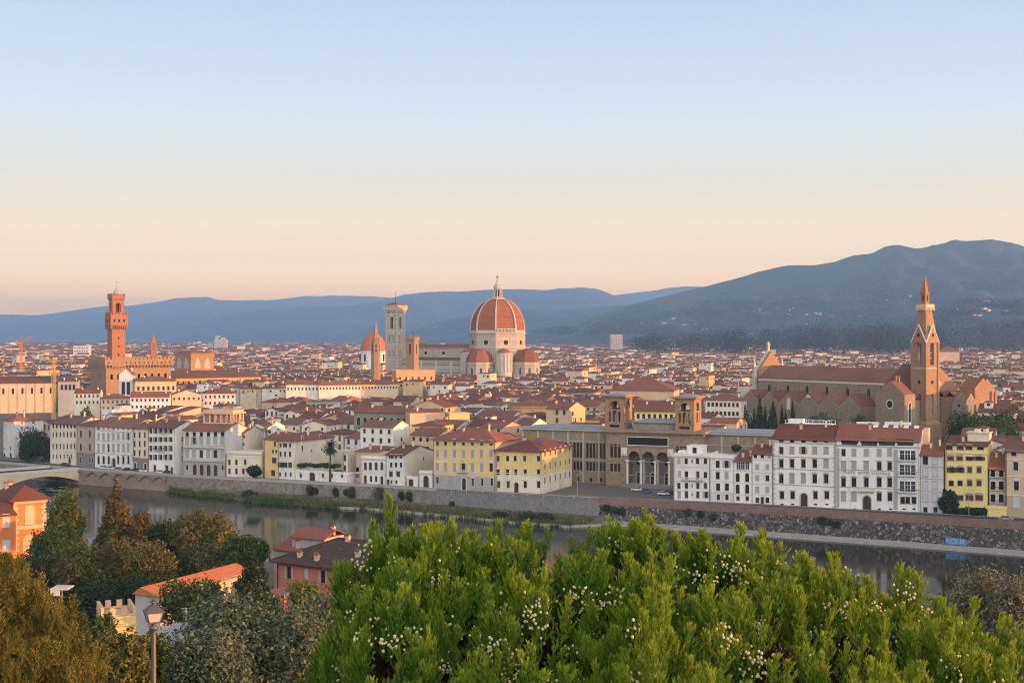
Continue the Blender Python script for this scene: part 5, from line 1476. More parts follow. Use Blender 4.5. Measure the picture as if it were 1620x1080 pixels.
g.box(tx - E_, tx + E_, ty - E_, ty + E_, 63.4, 70.6)
for c in (-3.6, 0, 3.6):
    g.box(tx + c - .65, tx + c + .65, ty - E_ - .03, ty - E_ + .1, 65.4, 67.4, 1); g.box(tx - E_ - .03, tx - E_ + .1, ty + c - .65, ty + c + .65, 65.4, 67.4, 1)
merlons(g, tx - E_, tx + E_, ty - E_, ty + E_, 70.6, 1.9, 2.5, 1.5, 0, .6); g.build('tower_gallery', [M['redbrick'], M['dark']], to)
g = MB(); b_ = 4.2
def bside(org, ang): g.wallgrid(org, ang, 2 * b_, 70.6, 81, [(b_ - 1.9, b_ + 1.9, 72.2, 79.2, 'arch')], reveal=1.4)
bside((tx - b_, ty - b_), 0); bside((tx + b_, ty - b_), R(90)); bside((tx + b_, ty + b_), R(180)); bside((tx - b_, ty + b_), R(270))
g.prism([(tx - b_, ty - b_), (tx + b_, ty - b_), (tx + b_, ty + b_), (tx - b_, ty + b_)], 81, 82.4, 0, True, [(tx - b_ - .7, ty - b_ - .7), (tx + b_ + .7, ty - b_ - .7), (tx + b_ + .7, ty + b_ + .7), (tx - b_ - .7, ty + b_ + .7)])
g.box(tx - b_ - .7, tx + b_ + .7, ty - b_ - .7, ty + b_ + .7, 82.4, 84.4); merlons(g, tx - b_ - .7, tx + b_ + .7, ty - b_ - .7, ty + b_ + .7, 84.4, 1.5, 2.0, 1.2, 0, .5)
g.lathe([(.9, 70.6), (.9, 79), (1.1, 79.6)], 10, 0, tx, ty); g.build('belfry', [M['redbrick']], to)
g = MB(); g.mesh([(tx - 2.4, ty - 2.4, 84.6), (tx + 2.4, ty - 2.4, 84.6), (tx + 2.4, ty + 2.4, 84.6), (tx - 2.4, ty + 2.4, 84.6), (tx, ty, 90.6)], [(0, 1, 4), (1, 2, 4), (2, 3, 4), (3, 0, 4)])
g.tube((tx, ty, 90), (tx, ty, 95.5), .12, .1, 6); g.lathe([(.0, 91.2), (.5, 91.7), (.0, 92.2)], 8, 0, tx, ty); g.box(tx - .1, tx + .9, ty - .05, ty + .05, 93.6, 94.8); g.build('spire', [M['lead']], to)
g = MB(); g.box(tx + 2, tx + 11, ty - 2, ty + 7, 37, 42.5); g.build('roof_block', [M['peach']], pv_)

# small towers and blocks near it
def spire_tower(label, px, Y, w_, ztop, zb, rz, mat, n=4, gab=True, zc=0, name='bell_tower'):
    t = thing(name, label, 'bell tower', (XW(px, Y), Y, 0), rz)
    r_ = w_ / 2 / math.cos(math.pi / n)
    ring = [(r_ * math.cos(2 * math.pi * k / n + math.pi / n - math.pi / 2), r_ * math.sin(2 * math.pi * k / n + math.pi / n - math.pi / 2)) for k in range(n)]
    g = MB(); g.prism(ring, zc - .5, zb)
    for z in ((zb - 7.5, zb - 4, zb - .4) if zb - zc > 20 else (zb - .4,)): g.prism([(x * 1.06, y * 1.06) for x, y in ring], z, z + .4)
    g.build('shaft', [M[mat]], t)
    s_ = MB(); s_.mesh([(x * .88, y * .88, zb) for x, y in ring] + [(0, 0, ztop)], [(k, (k + 1) % n, n) for k in range(n)]); s_.lathe([(.0, ztop - .6), (.3, ztop - .2), (.0, ztop + .4)], 6); s_.build('spire', [M[mat]], t)
    for k in range(n):
        a_ = 2 * math.pi * k / n; ap = w_ / 2
        W_ = MB()
        for z in ((zb - 6.6, zb - 3.2) if zb - zc > 20 else (zb - 3.2,)): lancet(W_, 0, 0, -ap, z, w_ * .16, 2.2)
        if gab: W_.extr([(-w_ * .26, zb), (w_ * .26, zb), (0, zb + w_ * .75)], -ap, -ap + .4, 2)
        W_.build('belfry_window', [M['dark'], M[mat], M[mat]], t, rz=a_)
    return t
spire_tower('slim brick spire beside the fortress palace', 243, 1500, 6.6, 58, 47, R(20), 'redbrick', 4, False)
spire_tower('slender hexagonal brick bell tower with a needle spire, in front of the marble campanile', 594.5, 1050, 6.0, 68.6, 50, R(10), 'brick', 6)
OA = R(52); OP = (XW(302, 1140), 1140.0)
om = thing('granary_church', 'blocky brown church hall with huge pointed windows, right of the fortress palace', 'church', (*OP, 0), OA)
g = MB(); g.box(0, 24, 0, 21, -.5, 41); g.box(-.6, 24.6, -.6, 21.6, 40.2, 41.2); g.build('wall', M['brick'], om)
r_ = MB(); r_.hip(0, 24, 0, 21, 41.2, 2.6, .8); r_.build('roof', M['tile'], om)
for k, (x, y, a_) in enumerate(((7, 0, 0), (17, 0, 0), (0, 15, R(-90)), (0, 6, R(-90)))):
    w_ = MB(); lancet(w_, a_, x, y, 28.5, 4.6, 8.2, 1, 2); w_.build('lancet_window', [M['dark'], M['trim'], M['shutgrey']], om)

# ================================================================ cathedral, campanile, domes
DA = R(-32); DX, DY = XW(787, 1300), 1300.0
ca = thing('cathedral', 'great cathedral with a red ribbed octagonal dome, white lantern and striped marble nave', 'cathedral', (DX, DY, 0), DA)
def tilec(name, c):
    return tiles(name, c, .18, .5)
M['dometile'] = tilec('dome_tiles', (.34, .115, .052)); M['tiledark'] = tilec('weathered_dome_tiles', (.25, .09, .05))
def marble_panel():
    m, t, bs = newmat('panelled_marble')
    g = t.nodes.new('ShaderNodeTexCoord')
    bs.inputs['Roughness'].default_value = .7
    sp_ = t.nodes.new('ShaderNodeSeparateXYZ'); t.links.new(g.outputs['Object'], sp_.inputs[0])
    w1 = t.nodes.new('ShaderNodeMath'); w1.operation = 'ADD'; t.links.new(sp_.outputs[0], w1.inputs[0]); t.links.new(sp_.outputs[1], w1.inputs[1])
    cb = t.nodes.new('ShaderNodeCombineXYZ'); t.links.new(w1.outputs[0], cb.inputs[0]); t.links.new(sp_.outputs[2], cb.inputs[1])
    b = node(t, 'ShaderNodeTexBrick', Scale=.42); t.links.new(cb.outputs[0], b.inputs['Vector'])
    b.offset = 0; b.inputs['Mortar Size'].default_value = .085; b.inputs['Brick Width'].default_value = .9; b.inputs['Row Height'].default_value = 1.3
    b.inputs['Color1'].default_value = (.41, .355, .30, 1); b.inputs['Color2'].default_value = (.33, .27, .225, 1); b.inputs['Mortar'].default_value = (.12, .15, .135, 1)
    n = noise_out(t, 1.2, 4)
    t.links.new(mixc(t, .35, b.outputs[0], mixc(t, n, (.18, .165, .15), (.62, .56, .48))), bs.inputs['Base Color'])
    return m
M['panel'] = marble_panel()
RD = 26.0; a0_ = R(-93) - DA
def octa(r, off=0.0): return [(r * math.cos(a0_ + off + R(45) * k), r * math.sin(a0_ + off + R(45) * k)) for k in range(8)]
g = MB()
g.prism(octa(RD + .6), 30, 45.2); g.prism(octa(RD), 45.2, 58.4)
for z0, z1, e_ in ((44.8, 45.8, 1.0), (52.3, 52.7, .3), (57.6, 58.4, .9)): g.prism(octa(RD + e_), z0, z1, 1)
g.prism(octa(RD - .2), 58.4, 60.6, 1)
dr = g.build('drum', [M['panel'], M['marble']], ca)
ap = RD * math.cos(R(22.5))
for k in range(8):
    a_ = a0_ + R(22.5) + R(45) * k + R(90)
    w_ = MB()
    for rr, d, mi in ((2.9, .08, 1), (2.3, .12, 0)): w_.poly([(rr * math.cos(R(360) * q / 20), -ap - d, 49.3 + rr * math.sin(R(360) * q / 20)) for q in range(20)], mi)
    w_.build('round_window', [M['dark'], M['marble']], dr, rz=a_)
    if k == 0:
        ga = MB(); L_ = RD * math.sin(R(22.5)) - .8
        ga.box(-L_, L_, -ap - 1.4, -ap - .4, 58.45, 58.8); ga.box(-L_, L_, -ap - 1.4, -ap - .4, 61.3, 61.9)
        for q in range(14): ga.box(-L_ + q * 2 * L_ / 13.4, -L_ + q * 2 * L_ / 13.4 + .5, -ap - 1.3, -ap - .5, 58.8, 61.3)
        ga.build('arcade', [M['marble']], dr, rz=a_)
prof = []
for k in range(15):
    s_ = k / 14
    z = 60.4 + 29.2 * s_
    r_ = 5.6 + (RD - .7 - 5.6) * (max(0, 1 - (s_ * .985) ** 2.15)) ** .62
    prof.append((r_, z))
g = MB()
for j in range(len(prof) - 1):
    A, B = octa(prof[j][0]), octa(prof[j + 1][0])
    for k in range(8): g.poly([(*A[k], prof[j][1]), (*A[(k + 1) % 8], prof[j][1]), (*B[(k + 1) % 8], prof[j + 1][1]), (*B[k], prof[j + 1][1])])
do = g.build('dome', [M['dometile']], ca)
for k in range(8):
    g = MB(); aa = a0_ + R(45) * k; dx, dy = math.cos(aa), math.sin(aa); px_, py_ = -dy, dx
    for j in range(len(prof) - 1):
        (r0, z0), (r1, z1) = prof[j], prof[j + 1]
        w0 = .75 - .35 * j / 14; e0 = .75
        q = [(dx * (r0 + e0) + px_ * w0, dy * (r0 + e0) + py_ * w0, z0 + .2), (dx * (r0 + e0) - px_ * w0, dy * (r0 + e0) - py_ * w0, z0 + .2), (dx * (r1 + e0) - px_ * w0, dy * (r1 + e0) - py_ * w0, z1 + .2), (dx * (r1 + e0) + px_ * w0, dy * (r1 + e0) + py_ * w0, z1 + .2)]
        i_ = [(dx * (r0 - .6) + px_ * w0 * s, dy * (r0 - .6) + py_ * w0 * s, z0) for s in (1, -1)] + [(dx * (r1 - .6) + px_ * w0 * s, dy * (r1 - .6) + py_ * w0 * s, z1) for s in (-1, 1)]
        g.poly(q[::-1]); g.poly([q[0], q[3], i_[3], i_[0]]); g.poly([q[2], q[1], i_[1], i_[2]])
    g.build('rib', [M['marble']], do)
wn = MB()
for k in range(8):
    aa = a0_ + R(22.5) + R(45) * k
    for s_, n in ((3, 3), (6, 3), (9, 1)):
        r_, z = prof[s_]; r_ *= math.cos(R(22.5))
        for q in range(n):
            o_ = (q - (n - 1) / 2) * r_ * .22
            x, y = math.cos(aa) * (r_ + .12) - math.sin(aa) * o_, math.sin(aa) * (r_ + .12) + math.cos(aa) * o_
            wn.box(x - .3, x + .3, y - .3, y + .3, z - .3, z + .3)
wn.build('dome_openings', [M['dark']], do)
g = MB(); n8 = octa
g.prism(n8(6.6), 89.4, 90.6); g.prism(n8(2.9), 90.6, 100); g.prism(n8(3.9), 100, 101); g.prism(n8(3.4), 101, 102.2)
for k in range(8):
    aa = a0_ + R(45) * k; dx, dy = math.cos(aa), math.sin(aa)
    g.mesh([(dx * 2.6 - dy * .3, dy * 2.6 + dx * .3, 90.6), (dx * 5.0 - dy * .3, dy * 5.0 + dx * .3, 90.6), (dx * 4.6 - dy * .3, dy * 4.6 + dx * .3, 97), (dx * 2.6 - dy * .3, dy * 2.6 + dx * .3, 100),
            (dx * 2.6 + dy * .3, dy * 2.6 - dx * .3, 90.6), (dx * 5.0 + dy * .3, dy * 5.0 - dx * .3, 90.6), (dx * 4.6 + dy * .3, dy * 4.6 - dx * .3, 97), (dx * 2.6 + dy * .3, dy * 2.6 - dx * .3, 100)],
           [(0, 1, 2, 3), (7, 6, 5, 4), (0, 4, 5, 1), (1, 5, 6, 2), (2, 6, 7, 3)])
    x, y = math.cos(aa + R(22.5)) * 2.75, math.sin(aa + R(22.5)) * 2.75
    g.box(x - .35, x + .35, y - .35, y + .35, 92, 98.5, 1)
    g.lathe([(.3, 102.2), (.25, 103.2), (.0, 104)], 5, 0, dx * 3.2, dy * 3.2)
g.lathe([(2.9, 102.2), (1.6, 105), (.7, 108.6), (.3, 109.4)], 8, 0); la = g.build('lantern', [M['marble'], M['dark']], ca)
g = MB(); g.lathe([(0, 109.2), (.9, 109.7), (1.15, 110.4), (.9, 111.1), (0, 111.6)], 12); g.box(-.08, .08, -.08, .08, 111.4, 113.8); g.box(-.6, .6, -.07, .07, 112.5, 112.75); g.build('golden_ball', [flat('gilt_copper', (.5, .33, .12), .35, .8)], la)
# nave to the left
g = MB(); NLn = 108.0
g.box(-NLn, -20, -9.5, 9.5, 0, 44); g.build('nave_wall', [M['panel']], ca)
g = MB(); g.gable(-NLn, -18, -9.5, 9.5, 44, 3.6, .6, .4); g.build('nave_roof', M['tile'], ca)
g = MB(); g.box(-NLn, -20, -20.5, -9.502, 0, 31.6); g.box(-NLn, -20, -21.0, -20.502, 24.5, 25.2, 1); g.box(-NLn, -20, -21.2, -20.2, 31.0, 32.0, 1); g.box(-NLn, -20, -10.1, -9.503, 43, 43.9, 1)
for x in lin_(-NLn + 1, -21, 6): g.box(x - .9, x + .9, -21.3, -20.503, 0, 32.4, 1)
for z in (12, 16, 20, 28): g.box(-NLn, -20, -20.6, -20.504, z, z + .7, 2)
g.build('aisle_wall', [M['panel'], M['marble'], M['green_marble']], ca)
g = MB(); g.shed(-NLn, -20, -20.5, -9.5, 32.1, 3.0, .3, .3); g.build('aisle_roof', M['tile'], ca)
for x in lin_(-NLn + 12, -34, 4):
    w_ = MB()
    for rr, d, mi in ((2.4, .08, 1), (1.8, .12, 0)): w_.poly([(x + rr * math.cos(R(360) * q / 16), -9.5 - d, 39 + rr * math.sin(R(360) * q / 16)) for q in range(16)], mi)
    w_.build('round_window', [M['dark'], M['marble']], ca)
# tribunes round the drum
def tribune(ang_, r_c, rr, ze, zd):
    rr = 12.0; r_c = 32
    g = MB(); cx, cy = r_c * math.cos(ang_), r_c * math.sin(ang_)
    ring = [(cx + rr * math.cos(ang_ + R(-112.5 + 45 * k)), cy + rr * math.sin(ang_ + R(-112.5 + 45 * k))) for k in range(6)]
    ring += [(cx - rr * .9 * math.cos(ang_) - rr * .9 * math.sin(ang_) * s, cy - rr * .9 * math.sin(ang_) + rr * .9 * math.cos(ang_) * s) for s in (1, -1)]
    g.prism(ring, -.5, ze); rc = [(cx + (x - cx) * 1.06, cy + (y - cy) * 1.06) for x, y in ring]; g.prism(rc, ze - .7, ze + .2, 1); g.prism(rc, ze * .58, ze * .58 + .7, 1)
    o = g.build('tribune', [M['panel'], M['marble']], ca)
    for k in range(5):
        x, y = (ring[k][0] + ring[k + 1][0]) / 2, (ring[k][1] + ring[k + 1][1]) / 2
        w_ = MB(); lancet(w_, math.atan2(ring[k + 1][1] - ring[k][1], ring[k + 1][0] - ring[k][0]), x, y, ze * .64, 2.0, ze * .22); w_.build('lancet_window', [M['dark'], M['marble']], o)
    d_ = MB(); ps = [(1.0, ze + .2), (.93, ze + (zd - ze) * .35), (.78, ze + (zd - ze) * .62), (.52, ze + (zd - ze) * .85), (.2, ze + (zd - ze) * .97), (.02, zd)]
    for j in range(len(ps) - 1):
        n = len(ring)
        A = [(cx + (x - cx) * ps[j][0], cy + (y - cy) * ps[j][0], ps[j][1]) for x, y in ring]; B = [(cx + (x - cx) * ps[j + 1][0], cy + (y - cy) * ps[j + 1][0], ps[j + 1][1]) for x, y in ring]
        for k in range(n): d_.poly([A[k], A[(k + 1) % n], B[(k + 1) % n], B[k]])
    d_.build('half_dome', [M['tiledark']], o)
tribune(R(0) , 33, 14.5, 31, 43.5)
tribune(R(-90), 33, 14.5, 31, 43.5)
tribune(R(90), 33, 14.5, 31, 43.5)
for k, an in enumerate((R(-45), R(45), R(-135))):
    cx, cy = 27.5 * math.cos(an), 27.5 * math.sin(an)
    g = MB(); g.lathe([(7.2, -.5), (7.2, 38.5), (7.7, 38.6), (7.7, 39.6), (7.0, 39.8)], 14, 0, cx, cy)
    for q in range(14):
        a_ = 2 * math.pi * q / 14; g.box(cx + 7.25 * math.cos(a_) - .45, cx + 7.25 * math.cos(a_) + .45, cy + 7.25 * math.sin(a_) - .45, cy + 7.25 * math.sin(a_) + .45, 22, 38.4)
    o = g.build('exedra', [M['marble']], ca)
    d_ = MB(); d_.lathe([(7.3, 39.7), (4.5, 42.2), (.05, 44.4)], 14, 0, cx, cy); d_.build('cone_roof', [M['tiledark']], o)
g = MB(); g.box(-22, 22, -22, 22, -.5, 30); g.build('crossing', [M['panel']], ca)

cw = thing('campanile', 'square marble campanile in pale pink and green panels with a flat overhanging top', 'bell tower', (XW(625.5, 1335), 1335, 0), R(-32))
H = 6.1
g = MB(); ops = lambda: [(2.2 + d - .75, 2.2 + d + .75, 35.2, 42.5, 'arch') for d in (1.9, 5.9)] + [(2.2 + d - .75, 2.2 + d + .75, 49, 57, 'arch') for d in (1.9, 5.9)] + [(H - 1.9, H + 1.9, 62.5, 74, 'arch')]
for org, an in (((-H, -H), 0), ((H, -H), R(90)), ((H, H), R(180)), ((-H, H), R(270))): g.wallgrid(org, an, 2 * H, -.5, 80.5, ops(), 0, [(32.5, 33.4, 1), (46, 46.9, 1), (59.5, 60.6, 1)], reveal=1.0)
g.box(-H + 1, H - 1, -H + 1, H - 1, 0, 79, 2)
for sx, sy in ((1, 1), (1, -1), (-1, 1), (-1, -1)): g.prism([(sx * H + 1.15 * math.cos(R(45) * k + R(22.5)), sy * H + 1.15 * math.sin(R(45) * k + R(22.5))) for k in range(8)], -.5, 80.5)
g.build('shaft', [M['panel'], M['marble'], M['dark']], cw)
for k in range(4):
    for x, z, w2, hh in [(x, z, 1.5, h2) for z, h2 in ((35.2, 7.3), (49, 8)) for x in (-2.0, 2.0)] + [(0, 62.5, 3.8, 11.5)]:
        w_ = MB(); 
        W_ = w2 / 2 + .5
        w_.extr([(-W_ + x, z + hh - .5), (W_ + x, z + hh - .5), (x, z + hh + W_ * 1.7)], -H - .16, -H - .002)
        w_.box(x - W_, x - w2 / 2, -H - .16, -H - .003, z - .5, z + hh - .5); w_.box(x + w2 / 2, x + W_, -H - .16, -H - .003, z - .5, z + hh - .5)
        w_.box(x - .12, x + .12, -H + .3, -H + .5, z, z + hh - .5)
        w_.build('window_frame', [M['marble']], cw, rz=R(90) * k)
g = MB(); E_ = H + 1.2
g.prism([(-E_ + .2, -E_ + .2), (E_ - .2, -E_ + .2), (E_ - .2, E_ - .2), (-E_ + .2, E_ - .2)], 78.6, 81, 0, True, [(-E_ - 1, -E_ - 1), (E_ + 1, -E_ - 1), (E_ + 1, E_ + 1), (-E_ - 1, E_ + 1)])
g.box(-E_ - 1.05, E_ + 1.05, -E_ - 1.05, E_ + 1.05, 81, 84.6); 
for k in range(9):
    c = -E_ + k * (2 * E_) / 8
    for q in (-1, 1): g.box(c - .35, c + .35, q * (E_ + 1.05) - .06, q * (E_ + 1.05) + .06, 82.2, 84, 1); g.box(q * (E_ + 1.05) - .06, q * (E_ + 1.05) + .06, c - .35, c + .35, 82.2, 84, 1)
g.build('crown', [M['marble'], M['green_marble']], cw)
g = MB(); g.mesh([(-E_, -E_, 84.7), (E_, -E_, 84.7), (E_, E_, 84.7), (-E_, E_, 84.7), (0, 0, 88.2)], [(0, 1, 4), (1, 2, 4), (2, 3, 4), (3, 0, 4)]); g.build('roof', M['tile'], cw)
g = MB(); g.tube((0, 0, 88), (0, 0, 98), .16, .1, 6); g.build('mast', M['iron'], cw)

bg_ = thing('stone_tower', 'plain square brown tower with tall open slits between the campanile and cathedral nave', 'tower', (XW(652, 1150), 1150, 0), R(-24))
H = 4.1
g = MB()
for org, an in (((-H, -H), 0), ((H, -H), R(90)), ((H, H), R(180)), ((-H, H), R(270))): g.wallgrid(org, an, 2 * H, -.5, 51, [(H - .8, H + .8, 40.5, 48.5, 'arch')], reveal=.8)
g.box(-H + .8, H - .8, -H + .8, H - .8, 0, 40); g.prism([(-H, -H), (H, -H), (H, H), (-H, H)], 51, 52.2, 0, True, [(-H - .6, -H - .6), (H + .6, -H - .6), (H + .6, H + .6), (-H - .6, H + .6)])
g.box(-H - .6, H + .6, -H - .6, H + .6, 52.2, 53.8); merlons(g, -H - .6, H + .6, -H - .6, H + .6, 53.8, 1.5, 2.0, 1.2, 0, .5); g.build('shaft', [M['brick']], bg_)
g = MB(); g.tube((0, 0, 53.8), (0, 0, 59), .15, .08, 6); g.box(-.1, .8, -.05, .05, 57.5, 58.6); g.build('weathervane', M['iron'], bg_)
Bp = (XW(627, 1120), 1120.0)
bl = thing('crenellated_palace', 'long low ochre palace wall with small battlements below the slit tower', 'palace', (*Bp, 0), R(18))
L_ = face_uz(688, 590, Bp, R(18))[0]
g = MB(); g.box(0, L_, 0, 14, -.5, 27.2); g.box(-.3, L_ + .3, -.3, 14.3, 24.2, 24.7); merlons(g, 0, L_, 0, 14, 27.2, .9, 1.8, 1.0, 0, .5); g.build('wall', M['ochre'], bl)
for x in lin_(3, L_ - 3, 6):
    w_ = MB(); lancet(w_, 0, x, 0, 20, 1.2, 2.6); w_.build('window', [M['dark'], M['brick']], bl)

md = thing('chapel_dome', 'plain orange tiled dome on a white drum, behind the needle-spired tower', 'chapel', (XW(591, 1550), 1550, 0), 0)
g = MB(); g.lathe([(14.6, 18), (14.6, 37), (15.4, 37.2), (15.4, 38.4)], 16); g.lathe([(21, -.5), (21, 18), (14.5, 26)], 8)
for k in range(8):
    a_ = R(45) * k + R(10); x, y = 14.65 * math.cos(a_), 14.65 * math.sin(a_); g.lathe([(1.0, 27), (1.0, 34.6), (.2, 35)], 8, 1, x, y)
g.build('drum', [M['white'], M['dark']], md)
g = MB(); g.lathe([(15.0, 38.3), (14.4, 43), (12.8, 48), (9.8, 53), (5.6, 57), (1.6, 59.2), (.1, 59.6)], 24); g.build('dome', [M['dometile']], md)

# round-ended chapel in the middle distance
ac_ = thing('apse_chapel', 'small ochre round-ended chapel with buttresses and a flat tiled roof', 'chapel', (XW(838, 655), 655, 0), R(-10))
g = MB(); ring = [(10 * math.cos(R(180) + R(180) * k / 7), 9 * math.sin(R(180) + R(180) * k / 7)) for k in range(8)] + [(10, 9), (-10, 9)]
g.prism(ring, -.5, 23); g.prism([(x * 1.06, y * 1.06) for x, y in ring], 22.4, 23.2)
for k in range(8): g.box(ring[k][0] * 1.05 - .6, ring[k][0] * 1.05 + .6, ring[k][1] * 1.05 - .6, ring[k][1] * 1.05 + .6, -.5, 18.5)
g.build('wall', M['ochre'], ac_)
g = MB(); g.mesh([(x * 1.1, y * 1.1, 23.2) for x, y in ring] + [(0, 2, 25.6)], [(k, (k + 1) % 10, 10) for k in range(10)]); g.build('roof', M['tile'], ac_)
for k in range(7):
    x, y = (ring[k][0] + ring[k + 1][0]) / 2, (ring[k][1] + ring[k + 1][1]) / 2
    w_ = MB(); lancet(w_, math.atan2(ring[k + 1][1] - ring[k][1], ring[k + 1][0] - ring[k][0]), x, y, 15.5, 1.2, 4); w_.build('window', [M['dark'], M['sand']], ac_)
# cranes
M['crane'] = flat('orange_crane_paint', (.55, .20, .06), .5)
M['craney'] = flat('yellow_crane_paint', (.5, .34, .08), .5)
def lattice(mb, p0, p1, w_, n):
    p0, p1 = Vector(p0), Vector(p1); d = p1 - p0
    u = d.normalized().orthogonal().normalized() * w_ / 2; v = d.normalized().cross(u)
    cs_ = [u + v, u - v, -u - v, -u + v]
    for c in cs_: mb.tube(p0 + c, p1 + c, .16, .16, 4)
    for k in range(n):
        for q in range(4): mb.tube(p0 + d * (k / n) + cs_[q], p0 + d * ((k + 1) / n) + cs_[(q + 1) % 4], .09, .09, 3)
cr = thing('tower_crane', 'orange tower crane with a short jib turned right, far left of the palace', 'crane', (XW(33, 1150), 1150, 0))
g = MB(); lattice(g, (0, 0, -.2), (0, 0, 50), 2.0, 22); g.build('mast', M['crane'], cr)
g = MB(); lattice(g, (-2.5, 0, 50.5), (9.5, 0, 54), 1.6, 9); g.box(-3.5, -1.2, -1, 1, 48.2, 51.5); g.tube((0, 0, 50), (0, 0, 55.5), .3, .2, 6); g.tube((0, 0, 55.4), (8, 0, 54.2), .07, .07, 4); g.build('jib', M['crane'], cr)
cr = thing('tower_crane', 'thin yellow crane mast standing behind the skylight hall', 'crane', (XW(85, 860), 860, 0))
g = MB(); lattice(g, (0, 0, -.2), (0, 0, 40), 1.8, 22); g.build('mast', M['craney'], cr)
g = MB(); lattice(g, (-4, 8, 40.5), (5, -16, 40.5), 1.4, 12); g.box(-4.6, -2.6, 6, 9, 38.8, 41); g.build('jib', M['craney'], cr)

# ================================================================ recognisable larger blocks in the old town
def block(label, px0, Y0, ang, px1, py_eave, depth, wall, roof='gable', rh=3, win=(), cat='house', name='house', tilem='tile', proud=True, lwin=(), rwin=(), group=None, chim=2, wst='', shut='shutbrown'):
    P0 = (XW(px0, Y0), Y0); ang = R(ang)
    L_ = face_uz(px1, 600, P0, ang)[0]; zt = ZW(py_eave, Y0)
    t = thing(name, label, cat, (*P0, 0), ang, group)
    w_ = MB(); w_.box(0, L_, 0, depth, -.5, zt)
    if roof == 'gable':
        w_.poly([(L_, 0, zt), (L_, depth, zt), (L_, depth / 2, zt + rh - .1)]); w_.poly([(0, depth, zt), (0, 0, zt), (0, depth / 2, zt + rh - .1)])
    if roof == 'gabley':
        w_.poly([(0, 0, zt), (L_, 0, zt), (L_ / 2, 0, zt + rh - .1)]); w_.poly([(L_, depth, zt), (0, depth, zt), (L_ / 2, depth, zt + rh - .1)])
    w_.build('wall', M[wall], t)
    r_ = MB()
    if roof == 'gable': r_.gable(0, L_, 0, depth, zt, rh, .7, .25)
    elif roof == 'gabley': r_.gable(0, L_, 0, depth, zt, rh, .6, .25, 'y')
    elif roof == 'hip': r_.hip(0, L_, 0, depth, zt, rh, .8)
    elif roof == 'shed': r_.shed(0, L_, 0, depth, zt, rh)
    else: r_.box(-.2, L_ + .2, -.2, depth + .2, zt, zt + .5)
    ro = r_.build('roof', M[tilem], t)
    for k in range(chim): chimney(ro, L_ * ((k * .618 + .27) % 1), depth * .35, zt + rh * .6, 1.2, .7)
    for zc, n, ww_, hh in win:
        for x in lin_(ww_ * 1.4, L_ - ww_ * 1.4, n): put_window(t, x, 0, zt - zc, 0, ww_, hh, wst, 'pane', 'trimgrey', shut, True)
    for zc, n, ww_, hh in rwin:
        for y in lin_(ww_ * 1.4, depth - ww_ * 1.4, n): put_window(t, L_, y, zt - zc, R(90), ww_, hh, wst, 'pane', 'trimgrey', shut, True)
    for zc, n, ww_, hh in lwin:
        for y in lin_(ww_ * 1.4, depth - ww_ * 1.4, n): put_window(t, 0, depth - y, zt - zc, R(-90), ww_, hh, wst, 'pane', 'trimgrey', shut, True)
    return t, L_, zt, P0, ang
t, L_, zt, *_ = block('long peach hall with dark pilasters and roof skylights at the left edge', -30, 990, 22, 85, 606, 22, 'peach', 'gable', 4.5, [(8, 8, 1.4, 4.2)], 'hall', 'hall', chim=0)
p_ = MB()
for x in lin_(.6, L_ - .6, 9): p_.box(x - .45, x + .45, -.3, -.002, 0, zt - .8)
p_.build('pilaster_row', M['tan'], t)
s_ = MB(); 
for x in (L_ * .52, L_ * .84): s_.mesh([(x, 3, zt + 1.4), (x + 7, 3, zt + 1.4), (x + 7, 8, zt + 3.5), (x, 8, zt + 3.5)], [(0, 1, 2, 3)])
s_.build('skylight', M['paneblue'], t)
block('pale grey square house with wide openings right of the peach hall', 92, 960, 12, 123, 603, 15, 'grey', 'shed', 1.5, [(6, 4, 1.8, 3.6)], 'house')
block('low cream house with small shutters at the foot of the fortress palace', 118, 880, 8, 158, 621, 12, 'cream', 'gable', 2.6, [(3, 6, 1.0, 1.6), (7, 6, 1.0, 1.6)], wst='shut')
block('peach house with a hip roof just below the gabled church end', 160, 862, 14, 204, 630, 13, 'peach', 'hip', 2.6, [(3, 6, 1.0, 1.6), (7, 6, 1.0, 1.6)], wst='shut')
block('long white house with a red roof below the cream loggia palazzo', 206, 850, 6, 268, 627, 12, 'white', 'gable', 2.8, [(3, 9, 1.0, 1.5), (7, 9, 1.0, 1.5)], tilem='tilered')
block('sand-coloured house with a gabled roof below the long ochre gallery', 272, 860, 20, 318, 624, 12, 'sand', 'gabley', 3, [(3.4, 6, 1.0, 1.6)], tilem='tilered')
block('pale house with two rows of windows below the right end of the ochre gallery', 322, 880, 10, 372, 622, 12, 'greywhite', 'hip', 2.8, [(3, 7, 1.0, 1.6), (7, 7, 1.0, 1.6)])
t, L_, zt, *_ = block('long ochre gallery wing with many small windows and a dark red roof', 278, 1090, 38, 412, 598, 64, 'ochre', 'gable', 5, [(5.0, 16, 1.3, 2.4), (9.5, 16, 1.1, 1.6)], 'gallery', 'gallery', lwin=[(5.5, 6, 3.2, 3.0)])
block('pale gabled church end with two tall lancets below the fortress palace', 188, 905, 12, 210, 592, 26, 'greywhite', 'gabley', 4.2, [(13, 2, 2.0, 8)], 'church', 'small_church')
block('cream palazzo with a loggia below the long ochre gallery', 214, 900, 25, 279, 603, 18, 'sand', 'hip', 3, [(6, 8, 1.4, 2.6)], 'palazzo', 'palazzo')
block('long pale cloister range with a row of small square windows, left of centre', 453, 1000, 8, 504, 607, 12, 'cream', 'gable', 3, [(4.5, 9, .9, 1.8)], 'cloister', 'cloister')
block('long low cream range with many small windows right of the pale cloister range', 504.5, 1000, 14, 571, 608, 12, 'cream', 'gable', 2.6, [(3.6, 13, .9, 1.6)], 'cloister', 'cloister')
